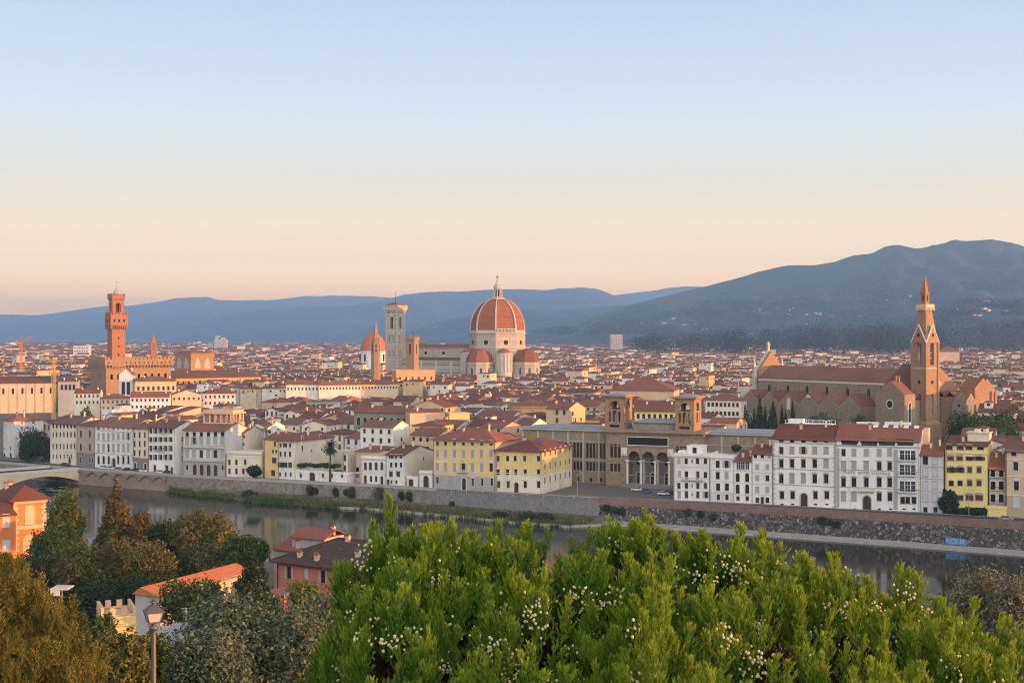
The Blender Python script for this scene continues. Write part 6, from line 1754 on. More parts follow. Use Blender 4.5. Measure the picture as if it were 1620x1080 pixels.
block('sunlit ochre range continuing right from the low cream range', 571.5, 1016, 16, 630, 607, 12, 'sand', 'gable', 2.6, [(3.6, 12, .9, 1.6)], 'cloister', 'cloister')
block('long dark-roofed building with a row of tall round-headed windows in the middle of town', 560, 620, -18, 648, 650, 11, 'pietragrey', 'gable', 2.4, [(6.2, 8, 1.6, 3.6)], 'hall', 'hall', wst='arch')
block('big sunlit peach party wall left of a yellow block in the middle of town', 648.5, 600, 16, 702, 652, 10, 'peach', 'shed', 1.0, (), 'house', chim=1)
block('plain yellow flat-topped block right of the big peach party wall', 711, 600, 14, 743, 655, 9, 'yellow', 'flat', 0, (), 'house', tilem='yellow', chim=0)
block('wide dark red hall roof in the middle distance behind the library towers', 965, 790, -12, 1066, 617, 34, 'peach', 'hip', 7.5, (), 'hall', 'hall', chim=0)
block('long yellow house with small dark windows seen between the library towers', 1004, 590, -14, 1068, 648, 12, 'lemon', 'gable', 3.4, [(3.6, 7, 1.1, 1.9)], 'house')
block('cream four-storey house with dark shutters left of the Gothic church', 1116, 640, -22, 1172, 632, 12, 'cream', 'hip', 2.6, [(3, 8, 1.1, 1.7), (7, 8, 1.1, 1.7), (11.2, 8, 1.1, 1.9)], 'house')
block('white slab tower block standing far off above the roofs right of the great dome', 966, 3600, 4, 985, 529, 26, 'grey', 'flat', 0, [(6, 5, 2, 2), (12, 5, 2, 2), (18, 5, 2, 2), (25, 5, 2, 2)], 'tower block', 'tower_block', tilem='grey', chim=0)
t, L_, zt, *_ = block('far grey courthouse of stacked angular blocks on the left skyline', 338, 4200, 2, 357, 537, 40, 'grey', 'flat', 0, (), 'courthouse', 'courthouse', tilem='grey', chim=0)
g = MB(); g.box(4, 14, 4, 30, zt + .5, zt + 11); g.box(20, 30, 4, 30, zt + .5, zt + 7); g.box(-18, -2, 4, 30, 0, zt - 9); g.build('upper_block', M['grey'], t)
block('row of grey flats left of the fortress tower on the plain', 116, 2600, 3, 140, 547, 20, 'greywhite', 'flat', 0, [(5, 6, 2, 2), (11, 6, 2, 2)], 'flats', 'flats', tilem='grey', chim=0)
block('rotunda-like pale hall with a conical red roof, right of the Gothic bell tower', 1486, 2000, -6, 1518, 556, 30, 'peach', 'hip', 9, (), 'hall', 'hall', chim=0)
# ================================================================ trees
def lobe_points(lobes, n, seed, clump=.28, inner=.35, freq=1.7):
    rg = np.random.default_rng(seed)
    A = np.array([l[3] * l[5] + l[3] * l[4] for l in lobes]); A = A / A.sum()
    idx = rg.choice(len(lobes), n, p=A)
    Lb_ = np.array(lobes, dtype=float)[idx]
    d = rg.normal(0, 1, (n, 3)); d /= np.linalg.norm(d, axis=1)[:, None]
    ph = rg.uniform(0, 6.28, (len(lobes), 6))[idx]
    m = 0
    for k, (fx, fy, fz) in enumerate(((3, 2, 2), (-2, 4, 3), (5, -3, 4))):
        m = m + np.sin(d[:, 0] * fx * freq + ph[:, k]) * np.sin(d[:, 1] * fy * freq + ph[:, k + 1]) * np.sin(d[:, 2] * fz * freq + ph[:, k + 2])
    r = 1 + clump * m - inner * np.abs(rg.normal(0, .45, n)) + .05 * rg.normal(0, 1, n)
    p = Lb_[:, :3] + d * Lb_[:, 3:6] * r[:, None]
    nrm = d / Lb_[:, 3:6]; nrm /= np.linalg.norm(nrm, axis=1)[:, None]
    return p, nrm, rg
def leaf_quads(p, nrm, rg, size, spread=.9, aspect=.55):
    n = len(p)
    nn = nrm + rg.normal(0, spread, (n, 3)); nn /= np.linalg.norm(nn, axis=1)[:, None]
    t_ = np.cross(nn, rg.normal(0, 1, (n, 3))); t_ /= np.linalg.norm(t_, axis=1)[:, None] + 1e-9
    b_ = np.cross(nn, t_)
    s = size * rg.uniform(.55, 1.35, (n, 1))
    a = t_ * s * .5; b = b_ * s * .5 * aspect
    return np.stack([p - a, p + b * 1.0 - a * .1, p + a, p - b * 1.0 - a * .1], 1).reshape(-1, 3)
def trunk_mesh(h, r, top, seed, limbs=5):
    rr = random.Random(seed); m = MB()
    p = Vector((0, 0, -1)); 
    q = Vector((rr.uniform(-.1, .1) * h, rr.uniform(-.1, .1) * h, h * .5)); m.tube(p, q, r, r * .7, 8)
    q2 = Vector((q.x * 1.5, q.y * 1.2, h * .85)); m.tube(q, q2, r * .7, r * .3, 7)
    for k in range(limbs):
        a_ = 6.283 * k / limbs + rr.random(); s_ = q.lerp(q2, rr.random() * .8)
        m.tube(s_, s_ + Vector((math.cos(a_) * top * .55, math.sin(a_) * top * .55, h * .22 * rr.uniform(.6, 1.3))), r * .35, r * .1, 6)
    return m
M['bark'] = stone('tree_bark', (.09, .065, .045), 2.0, .4)
def tree(name, label, cat, loc, lobes, n, size, mat, seed, trunk_h=None, trunk_r=.35, group=None, clump=.28, inner=.35, spread=.9, aspect=.55, freq=1.7):
    t = thing(name, label, cat, loc, 0, group)
    p, nr, rg_ = lobe_points(lobes, n, seed, clump, inner, freq)
    vs = leaf_quads(p, nr, rg_, size, spread, aspect)
    link('crown', np_mesh('crown', vs, np.arange(len(vs)).reshape(-1, 4), [mat]), t)
    zc = np.mean([l[2] for l in lobes]); 
    trunk_mesh(trunk_h or max(1.5, zc * 1.2), trunk_r, max(l[3] for l in lobes), seed).build('trunk', M['bark'], t)
    return t
M['lf_dark'] = leafmat('dark_evergreen', (.014, .026, .012), (.055, .085, .030), .25)
M['lf_green'] = leafmat('mid_green_leaves', (.028, .055, .016), (.11, .17, .042), .35)
M['lf_yellow'] = leafmat('yellow_green_leaves', (.08, .11, .02), (.27, .27, .05), .4, (.05, .09, .02))
M['lf_ilex'] = leafmat('holm_oak_leaves', (.03, .05, .016), (.29, .28, .08), .4, (.13, .10, .04))
M['lf_olive'] = leafmat('grey_green_leaves', (.036, .06, .036), (.21, .26, .16), .3)
M['lf_gold'] = leafmat('golden_conifer_leaves', (.026, .052, .016), (.56, .48, .12), .5, (.06, .09, .03), .9)
M['lf_rust'] = leafmat('rusty_leaves', (.04, .042, .015), (.34, .23, .065), .38, (.05, .085, .025), .5)
M['lf_pale'] = leafmat('pale_pine_needles', (.09, .10, .065), (.26, .25, .16), .25)

# ================================================================ old-town houses: nearest ones as things, the rest as one mass
rnd4 = random.Random(41)
EXC = []
for o in list(bpy.data.objects):
    if o.parent is None and o.get('category') in ('library', 'church', 'palace', 'cathedral', 'bell tower', 'tower', 'chapel', 'house', 'hall', 'gallery', 'palazzo', 'cloister', 'villa', 'apartment house', 'hotel', 'garden wall', 'tower block', 'courthouse', 'flats'):
        pts_ = []
        for c in o.children:
            if c.type == 'MESH':
                for b in c.bound_box: pts_.append(c.matrix_basis @ Vector(b))
        if pts_:
            EXC.append((o.location.x, o.location.y, o.rotation_euler.z, min(p.x for p in pts_), max(p.x for p in pts_), min(p.y for p in pts_), max(p.y for p in pts_)))
EX = np.array(EXC)
def blocked(X, Y, mrg):
    dx, dy = X - EX[:, 0], Y - EX[:, 1]; c, s = np.cos(EX[:, 2]), np.sin(EX[:, 2])
    u, v = dx * c + dy * s, -dx * s + dy * c
    return bool(np.any((u > EX[:, 3] - mrg) & (u < EX[:, 4] + mrg) & (v > EX[:, 5] - mrg) & (v < EX[:, 6] + mrg)))
def blocked_arr(X, Y, mrg):
    out = np.zeros(len(X), bool)
    for e_ in EX:
        dx, dy = X - e_[0], Y - e_[1]; c, s = math.cos(e_[2]), math.sin(e_[2])
        u, v = dx * c + dy * s, -dx * s + dy * c
        out |= (u > e_[3] - mrg) & (u < e_[4] + mrg) & (v > e_[5] - mrg) & (v < e_[6] + mrg)
    return out
cand = []
off = 26.0; row = 0
while off < 420:
    step = rnd4.uniform(13.5, 17)
    px = -30 + rnd4.uniform(0, 8)
    while px < 1660:
        w_ = rnd4.choice((8, 9, 10, 11, 12, 13, 15, 18)); d_ = step - rnd4.uniform(.3, 2.2)
        X, Y = base_pt(px, off)
        k = F * 1.05 / Y
        gap = 0 if rnd4.random() < .72 else rnd4.uniform(2, 7)
        X2, Y2 = base_pt(px + w_ * k / 2, off + d_ / 2)
        pxr = 810 + F * X2 / Y2
        X1, Y1 = base_pt(px + 10, off); ang = math.atan2(Y1 - Y, X1 - X)
        if -25 < pxr < 1650 and Y < 1010:
            cand.append([X2, Y2, ang + R(rnd4.gauss(0, 3)), w_, d_, row, pxr])
        px += (w_ + gap) * k
    off += step + (3.5 if row % 2 else 0); row += 1
near = []; mid_ = []
cand.sort(key=lambda c: c[1])
for c in cand:
    if blocked(c[0], c[1], max(c[3], c[4]) * .5 + .4): continue
    if 1165 < c[6] < 1500 and c[1] < 720: continue
    (near if len(near) < 235 else mid_).append(c)
PAL = [('white', 'white', 5), ('palewhite', 'bright white', 3), ('greywhite', 'greyish white', 3), ('cream', 'cream', 5), ('sand', 'sandy', 4), ('peach', 'peach', 4), ('yellow', 'yellow', 1.2), ('ochre', 'ochre', 1), ('tan', 'brown stone', .8)]
REFS = [(11, 'the white corner house at the bridge'), (60, 'the dark garden trees'), (100, 'the cream loggia palazzo'), (135, 'the tan arched house'), (180, 'the seven-bay white palazzo'), (222, 'the narrow grey-based house'), (256, 'the house with open shutters'), (322, 'the belvedere palazzo'),
        (386, 'the low terrace house'), (429, 'the narrow yellow house'), (453, 'the green-shuttered villa'), (508, 'the garden wall'), (545, 'the palm tree'), (590, 'the arched white house'), (625, 'the four-storey white house'), (670, 'the arched garage'),
        (735, 'the wide yellow palazzo'), (848, 'the yellow corner palazzo'), (960, 'the left library tower'), (1036, 'the library portico'), (1092, 'the right library tower'), (1140, 'the white apartment houses'), (1200, 'the slim grey-shuttered house'), (1272, 'the five-bay white palazzo'), (1390, 'the lettered hotel'), (1472, 'the bluish-shuttered house'), (1528, 'the yellow brown-shuttered house'), (1610, 'the beige right-edge house')]
ORD = ['one row', 'two rows', 'three rows', 'four rows', 'five rows', 'six rows', 'seven rows', 'eight rows', 'nine rows', 'ten rows', 'eleven rows', 'twelve rows', 'thirteen rows', 'fourteen rows']
labels = {}
def gen_house(c, i):
    X, Y, ang, w_, d_, row, pxr = c
    rr = random.Random(1000 + i)
    h = rr.choice((11.5, 13, 14, 15, 16, 17, 18, 19.5)) + rr.uniform(-.6, .6)
    if rr.random() < .07: h += 4
    mk, mn, _ = rr.choices(PAL, [p[2] for p in PAL])[0]
    rt = rr.choices(('gable', 'gabley', 'hip', 'shed', 'flat'), (5, 3.2, 2.4, 1.2, .5))[0]
    rh = rr.uniform(.13, .19) * (d_ if rt in ('gable', 'shed') else w_ if rt == 'gabley' else min(w_, d_))
    if rt == 'shed': rh = d_ * .2
    tm = rr.choices(('tile', 'tilered', 'tilebrown'), (5, 3, 3))[0]
    t = thing('house', None, 'house', (X, Y, 0), ang, 'old town houses behind the riverfront')
    x0, x1, y0, y1 = -w_ / 2, w_ / 2, -d_ / 2, d_ / 2
    g = MB(); g.box(x0, x1, y0, y1, -.4, h)
    if rt == 'gable': g.poly([(x1, y0, h), (x1, y1, h), (x1, 0, h + rh - .08)]); g.poly([(x0, y1, h), (x0, y0, h), (x0, 0, h + rh - .08)])
    if rt == 'gabley': g.poly([(x0, y0, h), (x1, y0, h), (0, y0, h + rh - .08)]); g.poly([(x1, y1, h), (x0, y1, h), (0, y1, h + rh - .08)])
    if rt == 'shed':
        g.poly([(x1, y0, h), (x1, y1, h), (x1, y1, h + rh - .15)]); g.poly([(x0, y1, h), (x0, y0, h), (x0, y1, h + rh - .15)]); g.poly([(x1, y1, h), (x0, y1, h), (x0, y1, h + rh - .15), (x1, y1, h + rh - .15)])
    extra = ''
    tall = rr.random()
    if tall < .16 and rt != 'flat':
        a_ = rr.uniform(x0 + 1, x1 - 4.2); b_ = rr.uniform(-2, 1); hh = h + rh + rr.uniform(.6, 2)
        g.box(a_, a_ + 3.4, b_, b_ + 3.6, h - .5, hh); extra = 'roof room'
    g.build('wall', M[mk], t)
    r_ = MB()
    if rt == 'gable': r_.gable(x0, x1, y0, y1, h, rh, .55, .22, 'x', 0, .25)
    elif rt == 'gabley': r_.gable(x0, x1, y0, y1, h, rh, .55, .22, 'y', 0, .25)
    elif rt == 'hip': r_.hip(x0, x1, y0, y1, h, rh, .6)
    elif rt == 'shed': r_.shed(x0, x1, y0, y1, h, rh, .5)
    else:
        r_.box(x0 - .05, x1 + .05, y0 - .05, y0 + .25, h, h + .9, 1); r_.box(x1 - .25, x1 + .05, y0 + .25, y1, h, h + .9, 1); r_.box(x0, x1 - .26, y0 + .26, y1, h, h + .12, 0); r_.box(x0 + 2, x1 - 2.5, 0, y1 - .3, h + .12, h + 2.6, 1); r_.hip(x0 + 2, x1 - 2.5, 0, y1 - .3, h + 2.6, .7, .35)
    ro = r_.build('roof', [M[tm], M[mk]], t)
    if extra:
        r_ = MB(); r_.hip(a_, a_ + 3.4, b_, b_ + 3.6, hh, .7, .4); r_.build('roof_room_roof', M[tm], t)
        put_window(t, a_ + 1.7, b_, hh - 1.6, 0, 1.3, 1.1, 'bare', 'pane', 'trim', proud=True)
    for k in range(rr.choice((0, 1, 1, 2))):
        if rt in ('gable', 'gabley'):
            cx, cy = rr.uniform(x0 + 1, x1 - 1), rr.uniform(y0 + 1.5, y1 - 1)
            zz = h + rh * (1 - abs(cy) / (d_ / 2)) if rt == 'gable' else h + rh * (1 - abs(cx) / (w_ / 2))
            chimney(ro, cx, cy, zz, rr.uniform(.8, 1.6), rr.uniform(.5, .9), rr.choice(('cream', 'peach', 'white')))
    if rr.random() < .25: antenna(ro, rr.uniform(x0 + 1, x1 - 1), 0, h + rh * .6, 2.6)
    st = rr.choices(('', 'shut', 'bare', 'bare dark'), (2, 3, 2, 1))[0]; sh = rr.choice(('shutbrown', 'shutgreen', 'shutgrey'))
    n = max(1, int(w_ / 3.2)); rows_ = (2.7, 6.2) if Y < 640 else (2.7,)
    ww, wh = rr.choice((.9, 1.0, 1.1, 1.2)), rr.choice((1.3, 1.6, 1.8, 2.0))
    for zr in rows_:
        for k in range(n):
            if rr.random() < .8: put_window(t, x0 + w_ * (k + .5) / n, y0, h - zr, 0, ww, wh, st, 'pane', 'trim' if mk in ('peach', 'ochre', 'yellow') else 'trimgrey', sh, True)
    if rr.random() < .75:
        for k in range(rr.choice((1, 2, 2, 3))): put_window(t, x1, y0 + d_ * rr.uniform(.15, .85), h - rr.choice((2.6, 3.2, 6)), R(90), ww, wh * .85, st, 'pane', 'trimgrey', sh, True)
    if pxr < 700:
        for k in range(rr.choice((0, 1))): put_window(t, x0, y0 + d_ * rr.uniform(.2, .8), h - 2.8, R(-90), ww, wh * .85, 'bare', 'pane', 'trimgrey', sh, True)
    ref = min(REFS, key=lambda q: abs(q[0] - pxr))[1]
    rn = {'gable': 'gabled', 'gabley': 'gable-fronted', 'hip': 'hip-roofed', 'shed': 'lean-to-roofed', 'flat': 'terraced'}[rt]
    tn = {'tile': '', 'tilered': '', 'tilebrown': ''}[tm]
    lab = f"{mn} {rn} house {'with a roof room ' if extra else ''}{ORD[min(13, row)]} behind {ref}"
    t['label'] = lab
    labels.setdefault(lab, []).append((pxr, t))
for i, c in enumerate(near): gen_house(c, i)
OW = ['left-hand', 'right-hand']
for lab, it in labels.items():
    if len(it) > 1:
        it.sort(key=lambda q: q[0])
        ws = ['left-hand', 'right-hand'] if len(it) == 2 else ['leftmost', 'middle', 'rightmost'] if len(it) == 3 else [f'{a_}' for a_ in ('first', 'second', 'third', 'fourth', 'fifth', 'sixth', 'seventh')]
        for k, (_, t) in enumerate(it): t['label'] = ws[k] + ' ' + lab

# ---- everything beyond: one mass of roofs and walls
rg = np.random.default_rng(77)
cx, cy, an, ww, dd, hh, kind = [], [], [], [], [], [], []
def addc(X, Y, A, W_, D_, H_):
    cx.append(X); cy.append(Y); an.append(A); ww.append(W_); dd.append(D_); hh.append(H_)
if mid_:
    m_ = np.array([c[:5] for c in mid_]); n = len(m_)
    addc(m_[:, 0], m_[:, 1], m_[:, 2], m_[:, 3], m_[:, 4], rg.uniform(12, 20, n))
Ymid = 860
for (Ya, Yb_, cell, ang, wr, hr, keep) in ((640, 1500, 13.2, -25, (8, 17), (12, 20.5), .95), (1500, 2400, 17.5, -14, (9, 19), (9, 18), .88), (2400, 4000, 25, 8, (11, 26), (8, 19), .72), (4000, 6800, 42, -20, (14, 44), (6, 18), .5)):
    A = R(ang); ca_, sa_ = math.cos(A), math.sin(A)
    Rm = Yb_ * 1.1
    gi = np.arange(-Rm, Rm, cell); gx, gy = np.meshgrid(gi, gi)
    gx = gx.ravel() + rg.uniform(-.22, .22, gx.size) * cell; gy = gy.ravel() + rg.uniform(-.22, .22, gy.size) * cell
    X = gx * ca_ - gy * sa_; Y = gx * sa_ + gy * ca_
    ok = (Y > Ya) & (Y < Yb_) & (np.abs(X / np.maximum(Y, 1)) < .40) & (rg.random(len(X)) < keep)
    # leave the rows already built
    X, Y = X[ok], Y[ok]
    if Ya < 1000:
        line = np.array([[*base_pt(p, 405)] for p in range(-200, 1900, 50)])
        yl = np.interp(X, line[:, 0], line[:, 1])
        o2 = Y > yl; X, Y = X[o2], Y[o2]
    o3 = ~blocked_arr(X, Y, 5) & ~((810 + F * X / Y > 1165) & (810 + F * X / Y < 1500) & (Y < 720)); X, Y = X[o3], Y[o3]
    n = len(X)
    q = rg.random(n) < .5
    patch = np.array([mnoise.noise(Vector((x / 160, y / 160, 2))) for x, y in zip(X, Y)])
    W_ = rg.uniform(*wr, n); D_ = rg.uniform(*wr, n) * .8
    H_ = rg.uniform(*hr, n) + (rg.random(n) < .04) * rg.uniform(3, 9, n)
    addc(X, Y, A + R(13) * np.sign(patch) * (np.abs(patch) > .15) + np.where(q, math.pi / 2, 0) + rg.normal(0, .05, n), W_, D_, H_)
cx, cy, an, ww, dd, hh = [np.concatenate(a_) for a_ in (cx, cy, an, ww, dd, hh)]
n = len(cx)
tint = rg.random(n); rt = rg.random(n)
c_, s_ = np.cos(an), np.sin(an)
hx, hy = ww / 2, dd / 2
rise = np.where(rt < .12, .4, np.minimum(hy, hx) * rg.uniform(.28, .40, n))
def P3(u, v, z): return np.stack([cx + u * c_ - v * s_, cy + u * s_ + v * c_, z], 1)
o_ = .5
kz = rise / hy * o_
inset = np.where(rt > .86, np.minimum(hy, hx * .8), -.35)       # hipped or gabled ends
V = [P3(-hx, -hy, 0 * hh - .3), P3(hx, -hy, 0 * hh - .3), P3(hx, hy, 0 * hh - .3), P3(-hx, hy, 0 * hh - .3), P3(-hx, -hy, hh), P3(hx, -hy, hh), P3(hx, hy, hh), P3(-hx, hy, hh),
     P3(-hx - o_, -hy - o_, hh - kz + .2), P3(hx + o_, -hy - o_, hh - kz + .2), P3(hx + o_, hy + o_, hh - kz + .2), P3(-hx - o_, hy + o_, hh - kz + .2), P3(-hx + inset, 0 * hx, hh + rise + .2), P3(hx - inset, 0 * hx, hh + rise + .2),
     P3(-hx, 0 * hx, hh + np.where(rt > .86, 0, rise)), P3(hx, 0 * hx, hh + np.where(rt > .86, 0, rise))]
nv_ = len(V)
V = np.stack(V, 1).reshape(-1, 3)
Q = np.array([(0, 1, 5, 4), (1, 2, 6, 5), (2, 3, 7, 6), (3, 0, 4, 7), (8, 9, 13, 12), (10, 11, 12, 13), (9, 10, 13, 13), (11, 8, 12, 12), (5, 6, 15, 15), (7, 4, 14, 14), (8, 11, 10, 9)])
Q[6] = (9, 10, 13, 9); Q[7] = (11, 8, 12, 11)
tri = {6, 7, 8, 9}
base_ = (np.arange(n) * nv_)[:, None]
quads = np.concatenate([base_ + Q[k][None, :] for k in range(11) if k not in tri]); qm = np.concatenate([np.full(n, 0 if k < 4 else 1) for k in range(11) if k not in tri])
tq = np.concatenate([np.tile(tint, 1) for k in range(11) if k not in tri])
T3 = {6: (9, 10, 13), 7: (11, 8, 12), 8: (5, 6, 15), 9: (7, 4, 14)}
# ends as thin quads: repeat-free by splitting the base edge at its middle
mids = []
tq2 = []; tm2 = []
extraV = []; cnt = len(V)
tq_ = []
for k, (a_, b_, c3) in T3.items():
    A_, B_, C3 = V[base_[:, 0] + a_], V[base_[:, 0] + b_], V[base_[:, 0] + c3]
    Mv = (A_ + B_) / 2
    idm = cnt + np.arange(n); cnt += n; extraV.append(Mv)
    mids.append(np.stack([base_[:, 0] + a_, idm, base_[:, 0] + b_, base_[:, 0] + c3], 1)); tq2.append(tint); tm2.append(np.full(n, 1 if k in (6, 7) else 0))
# windows on near ones: small dark quads a few centimetres proud of the walls
wsel = np.where(cy < 2300)[0]
wv = []; wf = []
for side in range(4):
    for k in range(3):
        s2 = wsel[rg.random(len(wsel)) < .75]
        if side in (0, 2): L_ = hx[s2]; e_ = hy[s2] + .04
        else: L_ = hy[s2]; e_ = hx[s2] + .04
        u = (k - 1) * L_ * .6; w2 = rg.uniform(.45, .75, len(s2)); z = hh[s2] - rg.choice((2.6, 3.0, 5.6), len(s2)); h2 = rg.uniform(1.0, 1.7, len(s2))
        sg = {0: (0, -1), 1: (1, 0), 2: (0, 1), 3: (-1, 0)}[side]
        def pt(du, zz):
            if side == 0: uu, vv = u + du, -e_
            elif side == 1: uu, vv = e_, u + du
            elif side == 2: uu, vv = -(u + du), e_
            else: uu, vv = -e_, -(u + du)
            return np.stack([cx[s2] + uu * c_[s2] - vv * s_[s2], cy[s2] + uu * s_[s2] + vv * c_[s2], zz], 1)
        q4 = np.stack([pt(-w2, z), pt(w2, z), pt(w2, z + h2), pt(-w2, z + h2)], 1).reshape(-1, 3)
        wv.append(q4)
# chimneys / little roof boxes
bs_ = np.where((cy < 2300) & (rg.random(n) < .7))[0]
bu = rg.uniform(-.6, .6, len(bs_)) * hx[bs_]; bw = rg.uniform(.35, .6, len(bs_)); bz = hh[bs_] + rise[bs_]; big = rg.random(len(bs_)) < .12; bw = np.where(big, rg.uniform(1.2, 2.2, len(bs_)), bw); bv = np.where(big, 0, -hy[bs_] * .3)
def pb(du, dv, zz): uu, vv = bu + du, bv + dv; return np.stack([cx[bs_] + uu * c_[bs_] - vv * s_[bs_], cy[bs_] + uu * s_[bs_] + vv * c_[bs_], zz], 1)
zt_ = bz + np.where(big, 1.6, .9)
corners = [pb(-bw, -bw, bz - 2), pb(bw, -bw, bz - 2), pb(bw, bw, bz - 2), pb(-bw, bw, bz - 2), pb(-bw, -bw, zt_), pb(bw, -bw, zt_), pb(bw, bw, zt_), pb(-bw, bw, zt_)]
bfaces = [(0, 1, 5, 4), (1, 2, 6, 5), (2, 3, 7, 6), (3, 0, 4, 7), (4, 5, 6, 7)]
bV = np.stack(corners, 1).reshape(-1, 3); nb_ = len(bs_)
bQ = np.concatenate([(np.arange(nb_) * 8)[:, None] + np.array(f)[None, :] for f in bfaces]); bm = np.concatenate([np.full(nb_, 0 if k < 4 else 1) for k in range(5)]); btint = np.tile(rg.random(nb_), 5)
allV = np.concatenate([V] + extraV); off0 = len(allV)
wV = np.concatenate(wv); wQ = np.arange(len(wV)).reshape(-1, 4) + off0
allV = np.concatenate([allV, wV]); off1 = len(allV); allV = np.concatenate([allV, bV])
allQ = np.concatenate([quads] + mids + [wQ, bQ + off1]); allM = np.concatenate([qm] + tm2 + [np.full(len(wQ), 2), bm]); allT = np.concatenate([tq] + tq2 + [np.zeros(len(wQ)), btint])
def tintmat(name, stops, roof=False):
    m, t, bs = newmat(name); bs.inputs['Roughness'].default_value = .9; bs.inputs['Specular IOR Level'].default_value = .2
    at = t.nodes.new('ShaderNodeAttribute'); at.attribute_name = 'tint'
    rp = ramp_node(t, stops); rp.color_ramp.interpolation = 'CONSTANT' if not roof else 'LINEAR'
    t.links.new(at.outputs['Fac'], rp.inputs[0])
    n_ = sharpen(t, noise_out(t, .5 if roof else .25, 5), .3, .7)
    col = mixc(t, n_, mixc(t, .35, rp.outputs[0], (.05, .04, .035)), rp.outputs[0])
    t.links.new(col, bs.inputs['Base Color'])
    return m
cw_ = tintmat('city_walls', [(0, (.66, .62, .56)), (.2, (.70, .62, .47)), (.4, (.62, .50, .34)), (.55, (.66, .50, .37)), (.68, (.72, .70, .66)), (.82, (.60, .42, .24)), (.92, (.48, .44, .40)), (1, (.4, .36, .3))])
cr_ = tintmat('city_roofs', [(0, (.20, .086, .058)), (.3, (.14, .072, .053)), (.6, (.24, .092, .058)), (.85, (.165, .09, .066)), (1, (.27, .135, .088))], True)
o = link('city_houses', np_mesh('city_houses', allV, allQ, [cw_, cr_, M['pane']], allM, attrs={'tint': allT}))
tag(o, 'dense mass of tiled old-town roofs and pale walls reaching to the hills', 'houses', kind='stuff')

# ---- trees and woods in and beyond the town
from mathutils.bvhtree import BVHTree
dg = bpy.context.evaluated_depsgraph_get()
HB = [BVHTree.FromObject(bpy.data.objects[nm], dg) for nm in ('mountain', 'low_hills', 'near_hills', 'middle_hills')]
def hillhit(px, py):
    d = Vector(((px - 810) / F, 1, -(py - HZ) / F)).normalized(); best = None
    for b in HB:
        h = b.ray_cast(Vector((0, 0, CAMZ)), d)
        if h[0] is not None and (best is None or h[3] < best[1]): best = (h[0], h[3])
    return best[0] if best else None
rr = random.Random(5)
vm = MB(); vm.box(-9, 9, -6, 6, -8, 7); vm.hip(-9, 9, -6, 6, 7, 3.2, .8, .3, 1); VME = vm.me('hillside_villa', [M['sand'], M['tile']])
spots = []
for (cxp, cyp, sx, sy, k) in ((1220, 490, 50, 8, 15), (1290, 500, 70, 10, 15), (1400, 470, 40, 12, 7), (1095, 513, 60, 6, 12), (985, 512, 40, 7, 8), (1560, 492, 40, 12, 12), (1450, 498, 60, 12, 8), (880, 520, 40, 5, 6), (760, 525, 30, 4, 5), (515, 533, 30, 3, 4), (700, 512, 20, 5, 3)):
    for _ in range(int(k * .5)): spots.append((rr.gauss(cxp, sx * .5), rr.gauss(cyp, sy * .6)))
for (px, py) in spots:
    h = hillhit(px, py)
    if h is None: continue
    o = link('hillside_villa', VME, None, h, R(rr.uniform(-40, 40)))
    s2 = rr.uniform(.45, 1.1) * (1.25 if h.y > 7500 else 1); o.scale = (s2 * rr.uniform(.8, 1.5), s2, s2)
    tag(o, 'tiny pale villa with a tiled roof on the hazy hillside', 'villa', 'villas scattered over the far hillsides')
M['lf_far'] = leafmat('far_wood_leaves', (.006, .011, .008), (.016, .024, .015), .03)
P_ = []; rg = np.random.default_rng(15)
lob = []
for _ in range(420):
    px = rg.uniform(1000, 1640); lo_, hi_ = interp([(1000, 533), (1100, 530), (1200, 524), (1300, 512), (1400, 509), (1500, 508), (1640, 505)], px), 539
    py = rg.uniform(lo_, hi_)
    Y = rg.uniform(2900, 5200); X = XW(px, Y); r_ = rg.uniform(9, 20)
    z = max(5, min(70, ZW(py, Y)))
    lob.append((X, Y, z * .6, r_ * 1.6, r_, max(6, z * .5 + 6)))
for _ in range(170):
    Y = rg.uniform(1400, 5200); X = rg.uniform(-.37, .37) * Y; r_ = rg.uniform(6, 15)
    lob.append((X, Y, 6, r_ * 1.5, r_, rg.uniform(7, 13)))
p, nr, rg_ = lobe_points(lob, 120000, 3, .25, .3); vs = leaf_quads(p, nr, rg_, 3.6)
tag(link('woods', np_mesh('woods', vs, np.arange(len(vs)).reshape(-1, 4), [M['lf_far']])), 'dark belt of woods and park trees beyond the roofs', 'woods', kind='stuff')

lob = []
rr = random.Random(11)
for _ in range(900):
    px = rr.uniform(850, 1640); py = rr.uniform(interp([(850, 522), (1000, 505), (1200, 470), (1640, 440)], px), 528)
    h = hillhit(px, py)
    if h is not None and mnoise.noise(Vector((px * .02, py * .05, 4))) > -.1:
        s2 = rr.uniform(14, 46); lob.append((h.x, h.y, h.z + 3, s2 * 1.6, s2, s2 * .35))
p, nr, rg_ = lobe_points(lob, 45000, 4, .3, .3); vs = leaf_quads(p, nr, rg_, 11.0)
tag(link('hillside_woods', np_mesh('hillside_woods', vs, np.arange(len(vs)).reshape(-1, 4), [M['lf_far']])), 'patches of dark woodland over the lower mountain slopes', 'woods', kind='stuff')

